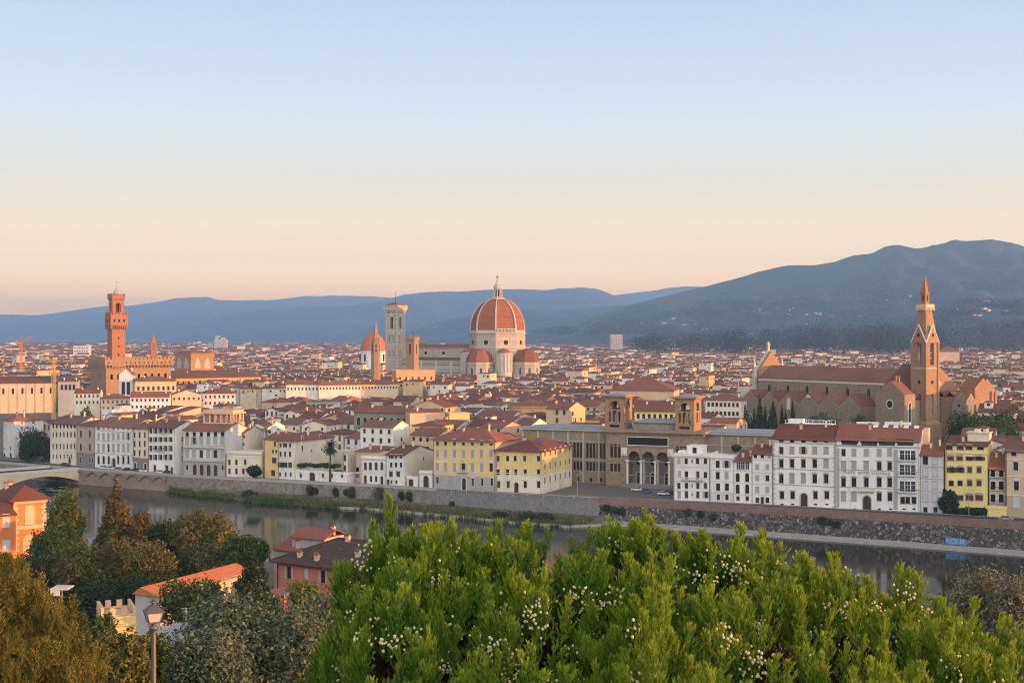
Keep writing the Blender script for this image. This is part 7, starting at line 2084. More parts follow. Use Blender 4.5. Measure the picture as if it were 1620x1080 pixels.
def crown(r, h, z0, n=5, seed=0, flat_=1.0):
    rr_ = random.Random(seed); L_ = [(0, 0, z0 + h * .5, r * .72, r * .72, h * .5)]
    for k in range(n):
        a_ = 6.283 * k / n + rr_.random(); L_.append((math.cos(a_) * r * .5, math.sin(a_) * r * .5, z0 + h * rr_.uniform(.3, .75), r * rr_.uniform(.38, .6), r * rr_.uniform(.38, .6), h * rr_.uniform(.2, .36) * flat_))
    return L_
def at(px, Y, z=0.0): return (XW(px, Y), Y, z)
for k, (px, pt_, Y, r_, lab) in enumerate(((1540, 655, 545, 9, 'dark round park tree nearest the church chapels'), (1568, 652, 560, 10, 'tall dark park tree in the middle of the clump behind the yellow house'), (1600, 650, 580, 11, 'broad dark park tree at the right end of the clump'),
        (1555, 668, 515, 8, 'lower dark park tree in front of the clump, left'), (1592, 668, 510, 8.5, 'lower dark park tree in front of the clump, right'))):
    z = ZW(pt_, Y); tree('park_tree', lab, 'tree', at(px, Y), crown(r_, z - 4, 4, 7, k), 9000, 1.0, M['lf_dark' if k < 3 else 'lf_green'], 50 + k, z * .6, .4, 'park trees right of the church')
def cypress(px, pt_, Y, r_, lab, seed, mat='lf_dark'):
    z = ZW(pt_, Y); L_ = [(0, 0, z * f, r_ * s, r_ * s, z * .16) for f, s in ((.15, .85), (.3, 1), (.45, 1), (.6, .85), (.74, .62), (.86, .36), (.94, .16))]
    tree('cypress', lab, 'cypress', at(px, Y), L_, 3200, .8, M[mat], seed, z * .5, .3, 'cypresses along the Gothic church', .1, .3)
for k, (px, pt_, r_, lab) in enumerate(((1179, 646, 3.4, 'spreading dark conifer at the left end of the cypress row'), (1202, 631, 2.3, 'tallest dark cypress in front of the first church gables'), (1210.5, 648, 1.7, 'slim cypress hugging the right of the tallest one'), (1193, 652, 1.8, 'short cypress left of the tallest one'),
        (1223, 637, 2.9, 'broad dark cypress in front of the second church gable'), (1237, 648, 1.7, 'shorter cypress right of the broad one'), (1243, 655, 1.7, 'lowest stubby cypress in the row'), (1254, 637, 1.6, 'slim pointed cypress standing alone at the right end of the row'))):
    cypress(px, pt_, 640 + (k % 3) * 2, r_, lab, 70 + k)
for k, (px, pt_, Y, r_, lab) in enumerate(((1305, 652, 600, 7, 'wide pale cedar in front of the fifth church gable'), (1363, 655, 590, 4.5, 'small yellowish tree left of the sacristy'))):
    z = ZW(pt_, Y); tree('cedar', lab, 'tree', at(px, Y), [(dx, dy, zz, rx, rx, .8) for dx, dy, zz, rx in ((0, 0, z - .8, r_ * .4), (-r_ * .4, 1, z - 2.4, r_ * .5), (r_ * .45, -1, z - 2.8, r_ * .5), (0, 1, z - 4.5, r_ * .7), (-r_ * .3, 0, z - 6.5, r_ * .7), (r_ * .4, 0, z - 7, r_ * .6))], 3500, .8, M['lf_olive' if k == 0 else 'lf_yellow'], 90 + k, z * .9, .3)
# trees by the left riverfront
for k, (px, pt_, Y, r_, lab, mt) in enumerate(((54, 678, 618, 6.5, 'big dark evergreen filling the garden left of the cream loggia palazzo', 'lf_dark'), (71, 690, 612, 5, 'lower dark evergreen in the garden beside the cream loggia palazzo', 'lf_dark'), (43, 696, 612, 4, 'dark shrub tree behind the small sand-coloured house', 'lf_dark'), (137, 646, 640, 3.5, 'bright green roof-garden tree among the roofs, left', 'lf_green'), (402, 737, 541, 3.0, 'dark climber-covered bush on the low terrace', 'lf_dark'),
        (1500, 775, 437, 3.2, 'dark garden shrub beside the yellow brown-shuttered house', 'lf_dark'), (1165, 704, 476, 1.6, 'potted green bush on a white roof terrace', 'lf_green'))):
    z = ZW(pt_, Y); z0 = 1.0 if z < 24 and pt_ > 650 else 8
    if px == 1165: z0 = z - 2.2
    t = tree('garden_tree' if r_ > 2 else 'terrace_bush', lab, 'tree' if r_ > 2 else 'bush', at(px, Y, 0 if z0 < 6 else 0), crown(r_, z - z0, z0, 6, k), 4500, .75, M[mt], 110 + k, max(1.5, z * .55), .25)
# hedge on the garden wall, hedge before the yellow house
def hedge(label, pxa, pxb, pyt, zb, off_, wd, mat, seed, n=5200):
    A = Vector(base_pt(pxa, off_)); B = Vector(base_pt(pxb, off_)); L_ = (B - A).length; ang = math.atan2(B.y - A.y, B.x - A.x)
    t = thing('hedge', label, 'hedge', (A.x, A.y, 0), ang); zt2 = ZW(pyt, A.y); rr_ = random.Random(seed)
    k = max(3, int(L_ / 2.2)); L2 = [((q + .5) * L_ / k, rr_.uniform(-.4, .4), (zb + zt2) / 2 + rr_.uniform(-.5, .3), L_ / k * .8, wd, (zt2 - zb) / 2 * rr_.uniform(.85, 1.15)) for q in range(k)]
    p, nr, rg_ = lobe_points(L2, n, seed); vs = leaf_quads(p, nr, rg_, .6)
    link('foliage', np_mesh('foliage', vs, np.arange(len(vs)).reshape(-1, 4), [mat]), t)
hedge('rounded green hedge growing over the long garden wall', 468, 530, 731, 5.2, 3.0, 2.0, M['lf_green'], 7)
hedge('low dark hedge in front of the yellow brown-shuttered house', 1500, 1560, 800, .2, -.6, 1.2, M['lf_dark'], 8, 4000)
# palm
pz_ = ZW(706, 528); pl = thing('palm_tree', 'single tall date palm with a shaggy trunk above the garden hedge', 'palm', at(522, 530))
m = MB(); m.tube((0, 0, 0), (.2, 0, pz_ - 1.5), .42, .34, 9); m.tube((.2, 0, pz_ - 1.6), (.2, 0, pz_ - .3), .5, .6, 9); m.build('trunk', M['bark'], pl)
rr = random.Random(3); vs = []
for k in range(74):
    a_ = rr.uniform(0, 6.283); el = rr.uniform(-.75, 1.35); Lf = rr.uniform(3.2, 4.4); pos = Vector((.2, 0, pz_ - .6)); dr = Vector((math.cos(a_) * math.cos(el), math.sin(a_) * math.cos(el), math.sin(el)))
    sd = Vector((-math.sin(a_), math.cos(a_), 0))
    for s2 in range(7):
        nx_ = pos + dr * Lf / 7; dr = (dr + Vector((0, 0, -.17))).normalized(); ln = .75 * (1 - abs(s2 - 2.5) / 6)
        for sg in (-1, 1):
            for q in range(3):
                p0 = pos.lerp(nx_, q / 3); tip = p0 + sd * sg * ln + dr * ln * .7 + Vector((0, 0, -.12)); wv_ = dr * .07
                vs += [p0 - wv_, p0 + wv_, tip + wv_ * .3, tip - wv_ * .3]
        pos = nx_
link('fronds', np_mesh('fronds', np.array([tuple(v) for v in vs]), np.arange(len(vs)).reshape(-1, 4), [M['lf_dark']]), pl)
# ivy hanging on the quay wall
for k, (px, s2, lab) in enumerate(((493, 1.5, 'dark ivy clump hanging on the quay wall below the palm'), (502, .9, 'smaller ivy tuft right beside the one below the palm'), (533, 1.2, 'ivy streak on the quay wall below the garden wall end'), (549, .8, 'tiny ivy tuft between two ivy streaks on the quay wall'), (558, 1.7, 'wide ivy patch on the quay wall left of the arched white house'), (603, 2.3, 'largest dark ivy bush at the foot of the quay wall'),
        (637, 1.1, 'ivy tuft on the quay wall below the four-storey white house'), (650, 1.3, 'ivy tuft on the quay wall below the arched garage'), (718, 1.0, 'small shrub at the foot of the grey block quay'))):
    x, y = wall_pt(px, -1.2); z = -2.2 if k != 8 else -4.4
    t = thing('ivy', lab, 'ivy', (x, y, z)); p, nr, rg_ = lobe_points([(0, 0, 0, s2, .5, s2 * 1.2), (s2 * .4, 0, -s2, s2 * .6, .45, s2 * .7)], 900, 130 + k); v2 = leaf_quads(p, nr, rg_, .4)
    link('leaves', np_mesh('leaves', v2, np.arange(len(v2)).reshape(-1, 4), [M['lf_dark']]), t)
for k, (px, f, s2, lab) in enumerate(((406, .5, 2.6, 'round dark bush alone at the water edge of the grassy bank'), (855, .7, 3.0, 'dark bush on the bank near the right end'), (880, .6, 2.6, 'second dark bush toward the right end of the bank'), (810, .7, 2.2, 'low bush on the bank below the yellow corner palazzo'))):
    x, y = wall_pt(px, -interp(BW, px) * f); t = tree('bush', lab, 'bush', (x, y, water_z(x) + .6), [(0, 0, s2 * .5, s2, s2 * .7, s2 * .6), (s2 * .7, 0, s2 * .4, s2 * .7, s2 * .6, s2 * .45)], 1500, .45, M['lf_dark'], 150 + k, .8, .12)
for k in range(9):
    px = (960, 972, 984, 1090, 1110, 1130, 1300, 1312, 1325)[k]; x, y = wall_pt(px, -.9)
    t = thing('wall_plant', None, 'plant', (x, y, -2.3 - (k % 3) * .5), 0, 'plants rooted in the rubble quay wall'); t['label'] = 'dark plant tuft rooted in the rubble quay wall below the brick parapet'
    p, nr, rg_ = lobe_points([(0, 0, 0, 1.5, .6, 1.1)], 500, 170 + k); v2 = leaf_quads(p, nr, rg_, .4); link('leaves', np_mesh('leaves', v2, np.arange(len(v2)).reshape(-1, 4), [M['lf_green' if k % 2 else 'lf_dark']]), t)
# ================================================================ near side: villas, huts, trees, lamp
def nblock(label, px0, Y0, ang, Lm, py_eave, depth, wall, roof, rh, name='house', cat='house', tilem='tile', zb=None, eo=.6):
    P0 = (XW(px0, Y0), Y0); ang = R(ang); zt = ZW(py_eave, Y0); z0 = (hill_z(*P0) if zb is None else zb) - 1.5
    t = thing(name, label, cat, (*P0, z0), ang); h = zt - z0
    return t, h, P0
# orange villa at the left edge
t, h, P0 = nblock('bright orange villa with cream quoins and an arched window at the left edge', 21.5, 290, 38, 9, 792, 10, 'orange', 'hip', 2.6, 'villa', 'villa')
Lw = face_uz(73, 800, P0, R(38))[0]
zr = lambda py: ZW(py, 294) - t.location.z
w_ = MB(); w_.wallgrid((0, 0), 0, Lw, 0, h, [(Lw * .5 - .95, Lw * .5 + .95, zr(826), zr(797), 'arch'), (Lw * .5 - 1.3, Lw * .5 + 1.3, zr(885), zr(843), 'arch')], 0)
w_.wallgrid((Lw, 0), R(90), 12, 0, h, []); w_.wallgrid((Lw, 12), R(180), Lw, 0, h, []); w_.wallgrid((0, 12), R(270), 12, 0, h, [(9.6, 10.6, h - 3.0, h - 1.2, 0)]); w_.build('wall', M['orange'], t)
r_ = MB(); r_.hip(0, Lw, 0, 12, h, 2.8, 1.1); ro = r_.build('roof', M['tilered'], t)
for x, y in ((1.5, 9), (3, 11)): chimney(ro, x, y, h + 1.3, 1.2, .7, 'peach')
q = MB()
for k in range(int(h / .62)):
    wq = .7 if k % 2 else 1.1
    q.box(-.04, wq, -.06, -.002, .1 + k * .62, .1 + k * .62 + .56); q.box(Lw - wq, Lw + .04, -.06, -.002, .1 + k * .62, .1 + k * .62 + .56)
q.box(-.1, Lw + .1, -.16, -.003, zr(834), zr(828.5)); q.box(-.1, Lw + .1, -.5, -.003, h - .7, h - .15); q.box(-.1, Lw + .1, -.8, -.005, h - .38, h - .16)
q.build('quoins', M['sand'], t)
for z0, z1, w2 in ((zr(826), zr(797), 1.9), (zr(885), zr(843), 2.6)): put_window(t, Lw * .5, 0, z0, 0, w2, z1 - z0, 'arch shut', 'pane', 'sand', 'peach')
put_window(t, 0, 1.9, h - 3.0, R(-90), 1.0, 1.8, 'dark', 'dark', 'sand')
t, h, P0 = nblock('lower orange wing with cream-framed windows left of the quoined villa', -30, 281, 38, 9, 816, 10, 'orange', 'shed', 2, 'villa_wing', 'villa')
Lw = face_uz(25, 800, P0, R(38))[0]
w_ = MB(); w_.box(0, Lw, 0, 8, 0, h); w_.build('wall', M['orange'], t); r_ = MB(); r_.shed(0, Lw, 0, 8, h, 2.6, .6); r_.build('roof', M['tilered'], t)
for c in (.35, .72):
    for py in (834, 875): put_window(t, Lw * c, 0, ZW(py, 283) - t.location.z, 0, 1.35, 2.5, 'shut', 'pane', 'sand', 'shutpale', True)
# pink house with the big brown roof
t, h, P0 = nblock('pink-red house with a broad old brown tile roof and terracotta chimneys', 438, 240, -33, 9, 887, 10, 'pink', 'hip', 3, 'house', 'house')
Lw, Dp = 34.0, 15.0
ww = [face_uz(px, 905, P0, R(-33))[0] for px in (457, 484, 511, 540)]
zw = ZW(919, 236) - t.location.z
w_ = MB(); w_.wallgrid((0, 0), 0, Lw, 0, h, [(u - .55, u + .55, zw, zw + 2.2, 0) for u in ww], 0); w_.wallgrid((Lw, 0), R(90), Dp, 0, h, []); w_.wallgrid((Lw, Dp), R(180), Lw, 0, h, []); w_.wallgrid((0, Dp), R(270), Dp, 0, h, []); w_.build('wall', M['pink'], t)
def near_tiles():
    m, t_, bs = newmat('old_pantiles'); bs.inputs['Roughness'].default_value = .9
    g = t_.nodes.new('ShaderNodeTexCoord')
    wv = node(t_, 'ShaderNodeTexWave', Scale=4.5, Distortion=.4); wv.bands_direction = 'X'; t_.links.new(g.outputs['Object'], wv.inputs['Vector'])
    n1 = sharpen(t_, noise_out(t_, 2.2, 5, .75), .3, .7); n2 = sharpen(t_, noise_out(t_, 8, 3), .3, .7); n3 = sharpen(t_, noise_out(t_, .3, 5), .35, .65)
    col = mixc(t_, n1, (.075, .042, .034), (.20, .115, .085)); col = mixc(t_, mixc(t_, .5, n2, n3), mixc(t_, .5, col, (.05, .035, .03)), col)
    li = sharpen(t_, noise_out(t_, 1.3, 6, .8), .58, .68); col = mixc(t_, li, col, (.26, .19, .14))
    t_.links.new(mixc(t_, .4, col, wv.outputs[0], 'MULTIPLY'), bs.inputs['Base Color']); bump(t_, bs, mixc(t_, .5, wv.outputs[0], n1), .8, .15)
    return m
M['pantile'] = near_tiles()
r_ = MB(); r_.hip(0, Lw, 0, Dp, h, 3.6, 1.0); ro = r_.build('roof', M['pantile'], t)
k_ = MB(); k_.tube((7.5, 7.5, h + 3.65), (Lw - 7.5, 7.5, h + 3.65), .16, .16, 6); k_.tube((-1, -1, h + .15), (7.5, 7.5, h + 3.65), .15, .15, 6); k_.tube((-1, 16, h + .15), (7.5, 7.5, h + 3.65), .15, .15, 6); k_.build('ridge_tiles', M['pantile'], ro)
for x, y in ((4.2, 1.2), (8.4, .8), (7.4, 10), (15.5, 6.3), (20, 6), (15.5, 3), (20.2, 2.6), (10, 7)):
    zc = h + 3.6 * min(1, min(y + 1, 16 - y, x + 1) / 8.5); chimney(ro, x, y, zc - .1, .75, .8, 'peach')
for u, st in zip(ww, ('open', 'shut', 'open', 'open')): put_window(t, u, 0.08, zw, 0, .95, 2.1, st, 'pane', 'pink', 'shutpale' if st == 'shut' else 'shutgrey')
g = MB(); g.tube((0, -.9, h - .1), (Lw, -.9, h - .1), .1, .1, 6); g.tube((.3, -.15, 0), (.3, -.15, h), .07, .07, 6); g.tube((face_uz(553, 905, P0, R(-33))[0], -.15, 0), (face_uz(553, 905, P0, R(-33))[0], -.15, h), .07, .07, 6); g.build('gutter', M['iron'], t)
t, h, P0 = nblock('small weathered house with a red-tiled lean-to behind the pink house, left', 434, 262, -30, 9, 866, 8, 'peach', 'gable', 2, 'house', 'house')
w_ = MB(); w_.box(0, 11, 0, 8, 0, h); w_.box(3.4, 11, 1, 8, h, h + 2.4); w_.build('wall', M['grey'], t)
r_ = MB(); r_.shed(0, 11, 0, 4, h + .02, 1.2, .5); r_.gable(3.4, 11, 1, 8, h + 2.4, 1.3, .4, .2); ro = r_.build('roof', M['tilered'], t)
chimney(ro, 10, 5, h + 3.3, .6, .7, 'peach'); chimney(ro, 5, .8, h + .6, .7, .6, 'peach')
t, h, P0 = nblock('low red terrace annex at the foot of the pink house, left', 418, 228, -33, 9, 940, 6, 'pink', 'flat', 0, 'annex', 'annex')
w_ = MB(); w_.box(0, 4.4, 0, 6, 0, h); w_.box(-.15, 4.5, -.15, .15, h, h + .5); w_.box(-.15, .15, .15, 6, h, h + .5); w_.build('wall', M['pink'], t); r_ = MB(); r_.box(.2, 4.4, .2, 6, h, h + .1); r_.build('terrace', M['pave'], t)
# old barn, crenellated house, huts
t, h, P0 = nblock('old whitewashed barn with a long orange tile roof running away from the viewer', 214, 168, -24, 9, 938, 18, 'white', 'gabley', 1, 'barn', 'barn')
w_ = MB(); w_.box(0, 3.7, 0, 19, 0, h); w_.poly([(0, 0, h), (3.7, 0, h), (1.0, 0, h + .75)]); w_.build('wall', plaster('peeling_whitewash', (.42, .40, .37), .9, fine=1.0, var=.3), t)
r_ = MB(); r_.mesh([(-.3, -.3, h - .05), (1.0, -.3, h + .85), (4.1, -.3, h - .15), (-.3, 19.3, h - .05), (1.0, 19.3, h + .85), (4.1, 19.3, h - .15)], [(0, 1, 4, 3), (1, 2, 5, 4), (0, 3, 5, 2), (0, 2, 1), (3, 4, 5)]); r_.build('roof', M['tileorange'], t)
t, h, P0 = nblock('small yellow house topped with battlements among the trees', 160, 148, 22, 9, 974, 6, 'yellow', 'flat', 0, 'crenellated_house', 'house')
Lw = face_uz(215, 970, P0, R(22))[0]
w_ = MB(); w_.wallgrid((0, 0), 0, Lw, 0, h, [(Lw * .62 - .35, Lw * .62 + .35, h - 3.6, h - 2.2, 'arch')], 0); w_.wallgrid((Lw, 0), R(90), 5, 0, h, []); w_.wallgrid((Lw, 5), R(180), Lw, 0, h, []); w_.wallgrid((0, 5), R(270), 5, 0, h, []); w_.box(-.1, Lw + .1, -.12, -.002, h - 1.2, h - 1.0)
w_.box(.3, Lw - .3, .3, 4.7, h - .35, h - .2); w_.build('wall', M['yellow'], t)
b_ = MB(); b_.box(-.06, Lw + .06, -.06, .36, h - .1, h + .04); b_.box(-.06, .36, .361, 5.06, h - .1, h + .04); b_.box(Lw - .36, Lw + .06, .361, 5.06, h - .1, h + .04); b_.box(.361, Lw - .361, 4.64, 5.06, h - .1, h + .04); merlons(b_, 0, Lw, 0, 5, h + .04, .7, 1.0, .6, 0, .35); b_.build('battlement', M['peach'], t)
put_window(t, Lw * .62, 0, h - 3.6, 0, .6, 1.3, 'arch bare', 'pane', 'trim')
metal = flat('corrugated_metal', (.42, .45, .50), .35, .5)
t, h, P0 = nblock('low hut with a blue-grey corrugated metal roof behind the street lamp', 250, 128, -8, 9, 1012, 5, 'white', 'shed', 1, 'hut', 'hut')
w_ = MB(); w_.box(0, 5.0, 0, 4, 0, h); w_.build('wall', M['white'], t); r_ = MB(); r_.shed(0, 3.6, 0, 4, h, .7, .5, .08)
for k in range(14): r_.mesh([(-.1 + k * .27, -.5, h - .06), (-.02 + k * .27, -.5, h - .06), (-.02 + k * .27, 4.1, h + .76), (-.1 + k * .27, 4.1, h + .76), (-.06 + k * .27, -.5, h + .02), (-.06 + k * .27, 4.1, h + .84)], [(0, 4, 5, 3), (4, 1, 2, 5)])
r_.build('roof', metal, t)
t, h, P0 = nblock('second low hut with a paler flat metal roof left of the blue-grey one', 224, 130, -8, 9, 1008, 5, 'peach', 'shed', 1, 'hut', 'hut')
w_ = MB(); w_.box(0, 2.4, 0, 3, 0, h); w_.build('wall', M['peach'], t); r_ = MB(); r_.shed(0, 2.3, 0, 3, h, .5, .4, .08); r_.build('roof', flat('dull_zinc', (.40, .40, .41), .5, .3), t); antenna(t, .3, 1.2, h, 1.6)
t, h, P0 = nblock('small house with a red monopitch roof and peach end wall by the grey-green tree', 318, 132, -12, 9, 992, 5, 'peach', 'gable', 1, 'house', 'house')
w_ = MB(); w_.box(0, 2.7, 0, 3.4, 0, h - .2); w_.poly([(2.7, 0, h - .2), (2.7, 3.4, h - .2), (2.7, 3.4, h + 1.6)]); w_.poly([(0, 3.4, h - .2), (2.7, 3.4, h - .2), (2.7, 3.4, h + 1.6), (0, 3.4, h + 1.6)][::-1]); w_.build('wall', M['peach'], t)
r_ = MB(); r_.shed(0, 2.6, 0, 3.4, h - .2, 1.8, .3, .12); ro = r_.build('roof', M['tilered'], t); chimney(ro, 2.1, 3.0, h + 1.6, .5, .35, 'peach')
antenna(ro, 1.0, 3, h + 1.4, 1.9)
m = MB(); m.tube((-2.0, 1, h - 4), (-2.0, 1, h + 1.6), .035, .03, 5)
for k in range(4): m.box(-2.5 + .08 * k, -1.5 - .08 * k, .98, 1.02, h + 1.5 - k * .24, h + 1.54 - k * .24)
m.build('antenna', M['trim'], t)
cz = ZW(928, 118)
t = thing('canopy', 'flat white canopy on a post half hidden behind the golden conifer', 'canopy', (XW(98, 118), 118, hill_z(XW(98, 118), 118)))
m = MB(); hh_ = cz - t.location.z; m.tube((0, 0, 0), (0, 0, hh_ - .1), .05, .04, 6); m.build('pole', M['trim'], t); m = MB(); m.box(-.75, .75, -.9, .9, hh_ - .1, hh_); m.box(-.7, .1, -.85, -.8, hh_ - .6, hh_ - .1); m.build('awning', M['trim'], t)

# street lamp in front
LX, LY = XW(243, 40), 40.0
lz = hill_z(LX, LY) - .3
lp = thing('street_lamp', 'old iron street lamp with a four-sided glass lantern', 'street lamp', (LX, LY, lz))
zz = lambda py: ZW(py, 40) - lz
M['lampmetal'] = flat('weathered_lamp_metal', (.13, .13, .125), .5, .5)
m = MB(); m.lathe([(.3, 0), (.3, .4), (.2, .5), (.16, 1.4), (.10, 1.5), (.068, zz(1000)), (.062, zz(997)), (.12, zz(994)), (.13, zz(992)), (.075, zz(989)), (.05, zz(984))], 14); m.build('post', M['lampmetal'], lp, True)
he = MB(); z0, z1, z2 = zz(982.5), zz(967), zz(957)
a_, b_ = .155, .235
for sx, sy in ((1, 1), (1, -1), (-1, 1), (-1, -1)): he.tube((sx * a_, sy * a_, z0), (sx * b_, sy * b_, z1), .014, .014, 5)
for z, r2 in ((z0, a_), (z1, b_)):
    for s2 in (-1, 1): he.box(-r2 - .015, r2 + .015, s2 * r2 - .016, s2 * r2 + .016, z - .014, z + .014); he.box(s2 * r2 - .016, s2 * r2 + .016, -r2 + .017, r2 - .017, z - .014, z + .014)
he.prism([(-a_, -a_), (a_, -a_), (a_, a_), (-a_, a_)], z0 - .03, z0 - .015)
he.build('lantern_frame', M['lampmetal'], lp, rz=R(28))
ht = MB(); e2 = b_ + .035; ht.mesh([(-e2, -e2, z1 + .015), (e2, -e2, z1 + .015), (e2, e2, z1 + .015), (-e2, e2, z1 + .015), (-.1, -.1, z2), (.1, -.1, z2), (.1, .1, z2), (-.1, .1, z2)], [(0, 1, 5, 4), (1, 2, 6, 5), (2, 3, 7, 6), (3, 0, 4, 7), (4, 5, 6, 7), (3, 2, 1, 0)])
ht.lathe([(.06, z2), (.06, zz(953)), (.13, zz(952)), (.12, zz(950.5)), (.04, zz(949)), (.045, zz(947.5)), (.0, zz(945.5))], 10); ht.build('lantern_cap', M['lampmetal'], lp, rz=R(28))
gm, gt, gb_ = newmat('frosted_lamp_glass'); gb_.inputs['Base Color'].default_value = (.50, .50, .48, 1); gb_.inputs['Roughness'].default_value = .3
ht = MB(); ht.prism([(-a_ + .01, -a_ + .01), (a_ - .01, -a_ + .01), (a_ - .01, a_ - .01), (-a_ + .01, a_ - .01)], z0, z1 - .015, 0, True, [(-b_ + .012, -b_ + .012), (b_ - .012, -b_ + .012), (b_ - .012, b_ - .012), (-b_ + .012, b_ - .012)]); ht.build('lantern_glass', gm, lp, rz=R(28))

# trees of the near slope
def lt(name, label, px, ptop, hw, pbot, Y, mat, n, size, seed, k=7, clump=.3, conical=False, group=None, rngY=.9, freq=1.7, lowb=None):
    X = XW(px, Y); gz = hill_z(X, Y); zt2 = ZW(ptop, Y); zb = ZW(pbot, Y); r_ = hw / F * Y; h = zt2 - zb; rr_ = random.Random(seed)
    zb0 = zb - gz
    if conical: L_ = [(rr_.uniform(-.1, .1) * r_, rr_.uniform(-.1, .1) * r_, zb0 + h * f, r_ * s2, r_ * s2, h * .14) for f, s2 in ((.1, 1), (.22, .98), (.36, .84), (.5, .7), (.63, .55), (.76, .4), (.87, .25), (.95, .12))]
    else:
        L_ = [(0, 0, zb0 + h * .52, r_ * .72, r_ * .72 * rngY, h * .46)]
        for q in range(k):
            a_ = 6.283 * q / k + rr_.uniform(-.4, .4); rad = rr_.uniform(.45, .62); L_.append((math.cos(a_) * r_ * rad, math.sin(a_) * r_ * rad * rngY, zb0 + h * rr_.uniform(.3, .78), r_ * rr_.uniform(.32, .5), r_ * rr_.uniform(.32, .5), h * rr_.uniform(.2, .34)))
    return tree(name, label, 'tree', (X, Y, gz), L_, n, size, M[mat], seed, max(2, zb0 + h * .6), .35, group, clump, .35, .9, .55, freq)
lt('broadleaf_tree', 'yellow-topped green tree right of the orange villa', 103, 776, 34, 885, 262, 'lf_yellow', 11000, .55, 201)
lt('broadleaf_tree', 'dark green tree mass below the yellow-topped tree beside the orange villa', 90, 835, 50, 905, 250, 'lf_green', 12000, .5, 202)
lt('conifer', 'tall rust-tinted pyramid conifer standing over the river', 183, 766, 34, 880, 272, 'lf_rust', 14000, .5, 203, 6, .15, True)
lt('broadleaf_tree', 'rust-coloured low tree just right of the pyramid conifer', 222, 812, 24, 862, 280, 'lf_rust', 6000, .5, 204)
lt('broadleaf_tree', 'dark broad tree filling the gap right of the pyramid conifer', 262, 826, 38, 905, 268, 'lf_dark', 11000, .55, 205)
lt('broadleaf_tree', 'large golden-brown topped oak before the river, tallest of the group', 322, 810, 52, 905, 258, 'lf_ilex', 17000, .5, 206, 9)
lt('broadleaf_tree', 'green tree sloping down right of the golden-brown oak', 385, 850, 44, 915, 246, 'lf_green', 12000, .5, 207)
lt('holm_oak', 'round brown-tinted holm oak, left of a pair in the middle of the slope', 128, 858, 42, 950, 205, 'lf_ilex', 13000, .42, 208, 8)
lt('holm_oak', 'round brown-tinted holm oak, right of the pair in the middle of the slope', 180, 853, 32, 945, 208, 'lf_ilex', 11000, .42, 209, 8)
lt('holm_oak', 'wide green-gold holm oak behind the barn roof', 236, 856, 44, 955, 203, 'lf_ilex', 14000, .42, 210, 9)
lt('broadleaf_tree', 'dark green tree between the holm oaks and the barn', 296, 872, 48, 960, 214, 'lf_dark', 12000, .45, 211)
lt('broadleaf_tree', 'shadowed dark tree in front of the paired holm oaks', 165, 915, 78, 1000, 180, 'lf_dark', 16000, .42, 212, 9)
lt('broadleaf_tree', 'dark shrubby tree on the slope under the orange villa', 40, 880, 55, 960, 205, 'lf_dark', 12000, .42, 213)
lt('broadleaf_tree', 'dark green tree at the right end of the barn', 352, 895, 42, 975, 200, 'lf_green', 12000, .42, 219)
lt('cypress', 'drooping dark cypress with golden edges left of the pink house', 398, 878, 38, 975, 150, 'lf_dark', 12000, .32, 214, 6, .25, True)
lt('conifer', 'feathery dark green conifer in front of the barn wall', 302, 918, 52, 1000, 150, 'lf_green', 15000, .3, 215, 9)
lt('shrub', 'small yellow-leaved tree in front of the pink house wall', 482, 918, 28, 975, 150, 'lf_yellow', 3800, .32, 216)
lt('shrub', 'dull green shrub at the right foot of the pink house', 520, 940, 36, 1010, 120, 'lf_olive', 7000, .26, 217)
lt('shrub', 'ivy-green shrub against the battlemented house', 160, 975, 26, 1030, 120, 'lf_green', 6000, .26, 218)
lt('broadleaf_tree', 'rusty-leaved bush behind the street lamp, left', 185, 1002, 62, 1110, 44, 'lf_ilex', 15000, .13, 220, 9)
lt('broadleaf_tree', 'dark green bush behind the street lamp, right', 262, 1008, 52, 1110, 46, 'lf_green', 13000, .13, 221, 9)
lt('olive_tree', 'big grey-green evergreen tree left of the hedge', 425, 938, 138, 1160, 33, 'lf_olive', 46000, .105, 222, 14, .2, freq=2.6)
lt('olive_tree', 'darker grey-green bush low in front of the big grey-green tree', 330, 1000, 75, 1150, 29, 'lf_olive', 22000, .09, 223, 9, .2, freq=2.4)
for k, (px, pt_, Y, hw, lab) in enumerate(((1545, 908, 62, 34, 'feathery pale pine crown at the right above the hedge, left one'), (1598, 918, 60, 34, 'feathery pale pine crown at the right edge above the hedge'))):
    lt('pine', lab, px, pt_, hw + 14, pt_ + 150, Y, 'lf_pale', 11000, .15, 230 + k, 12, .38)

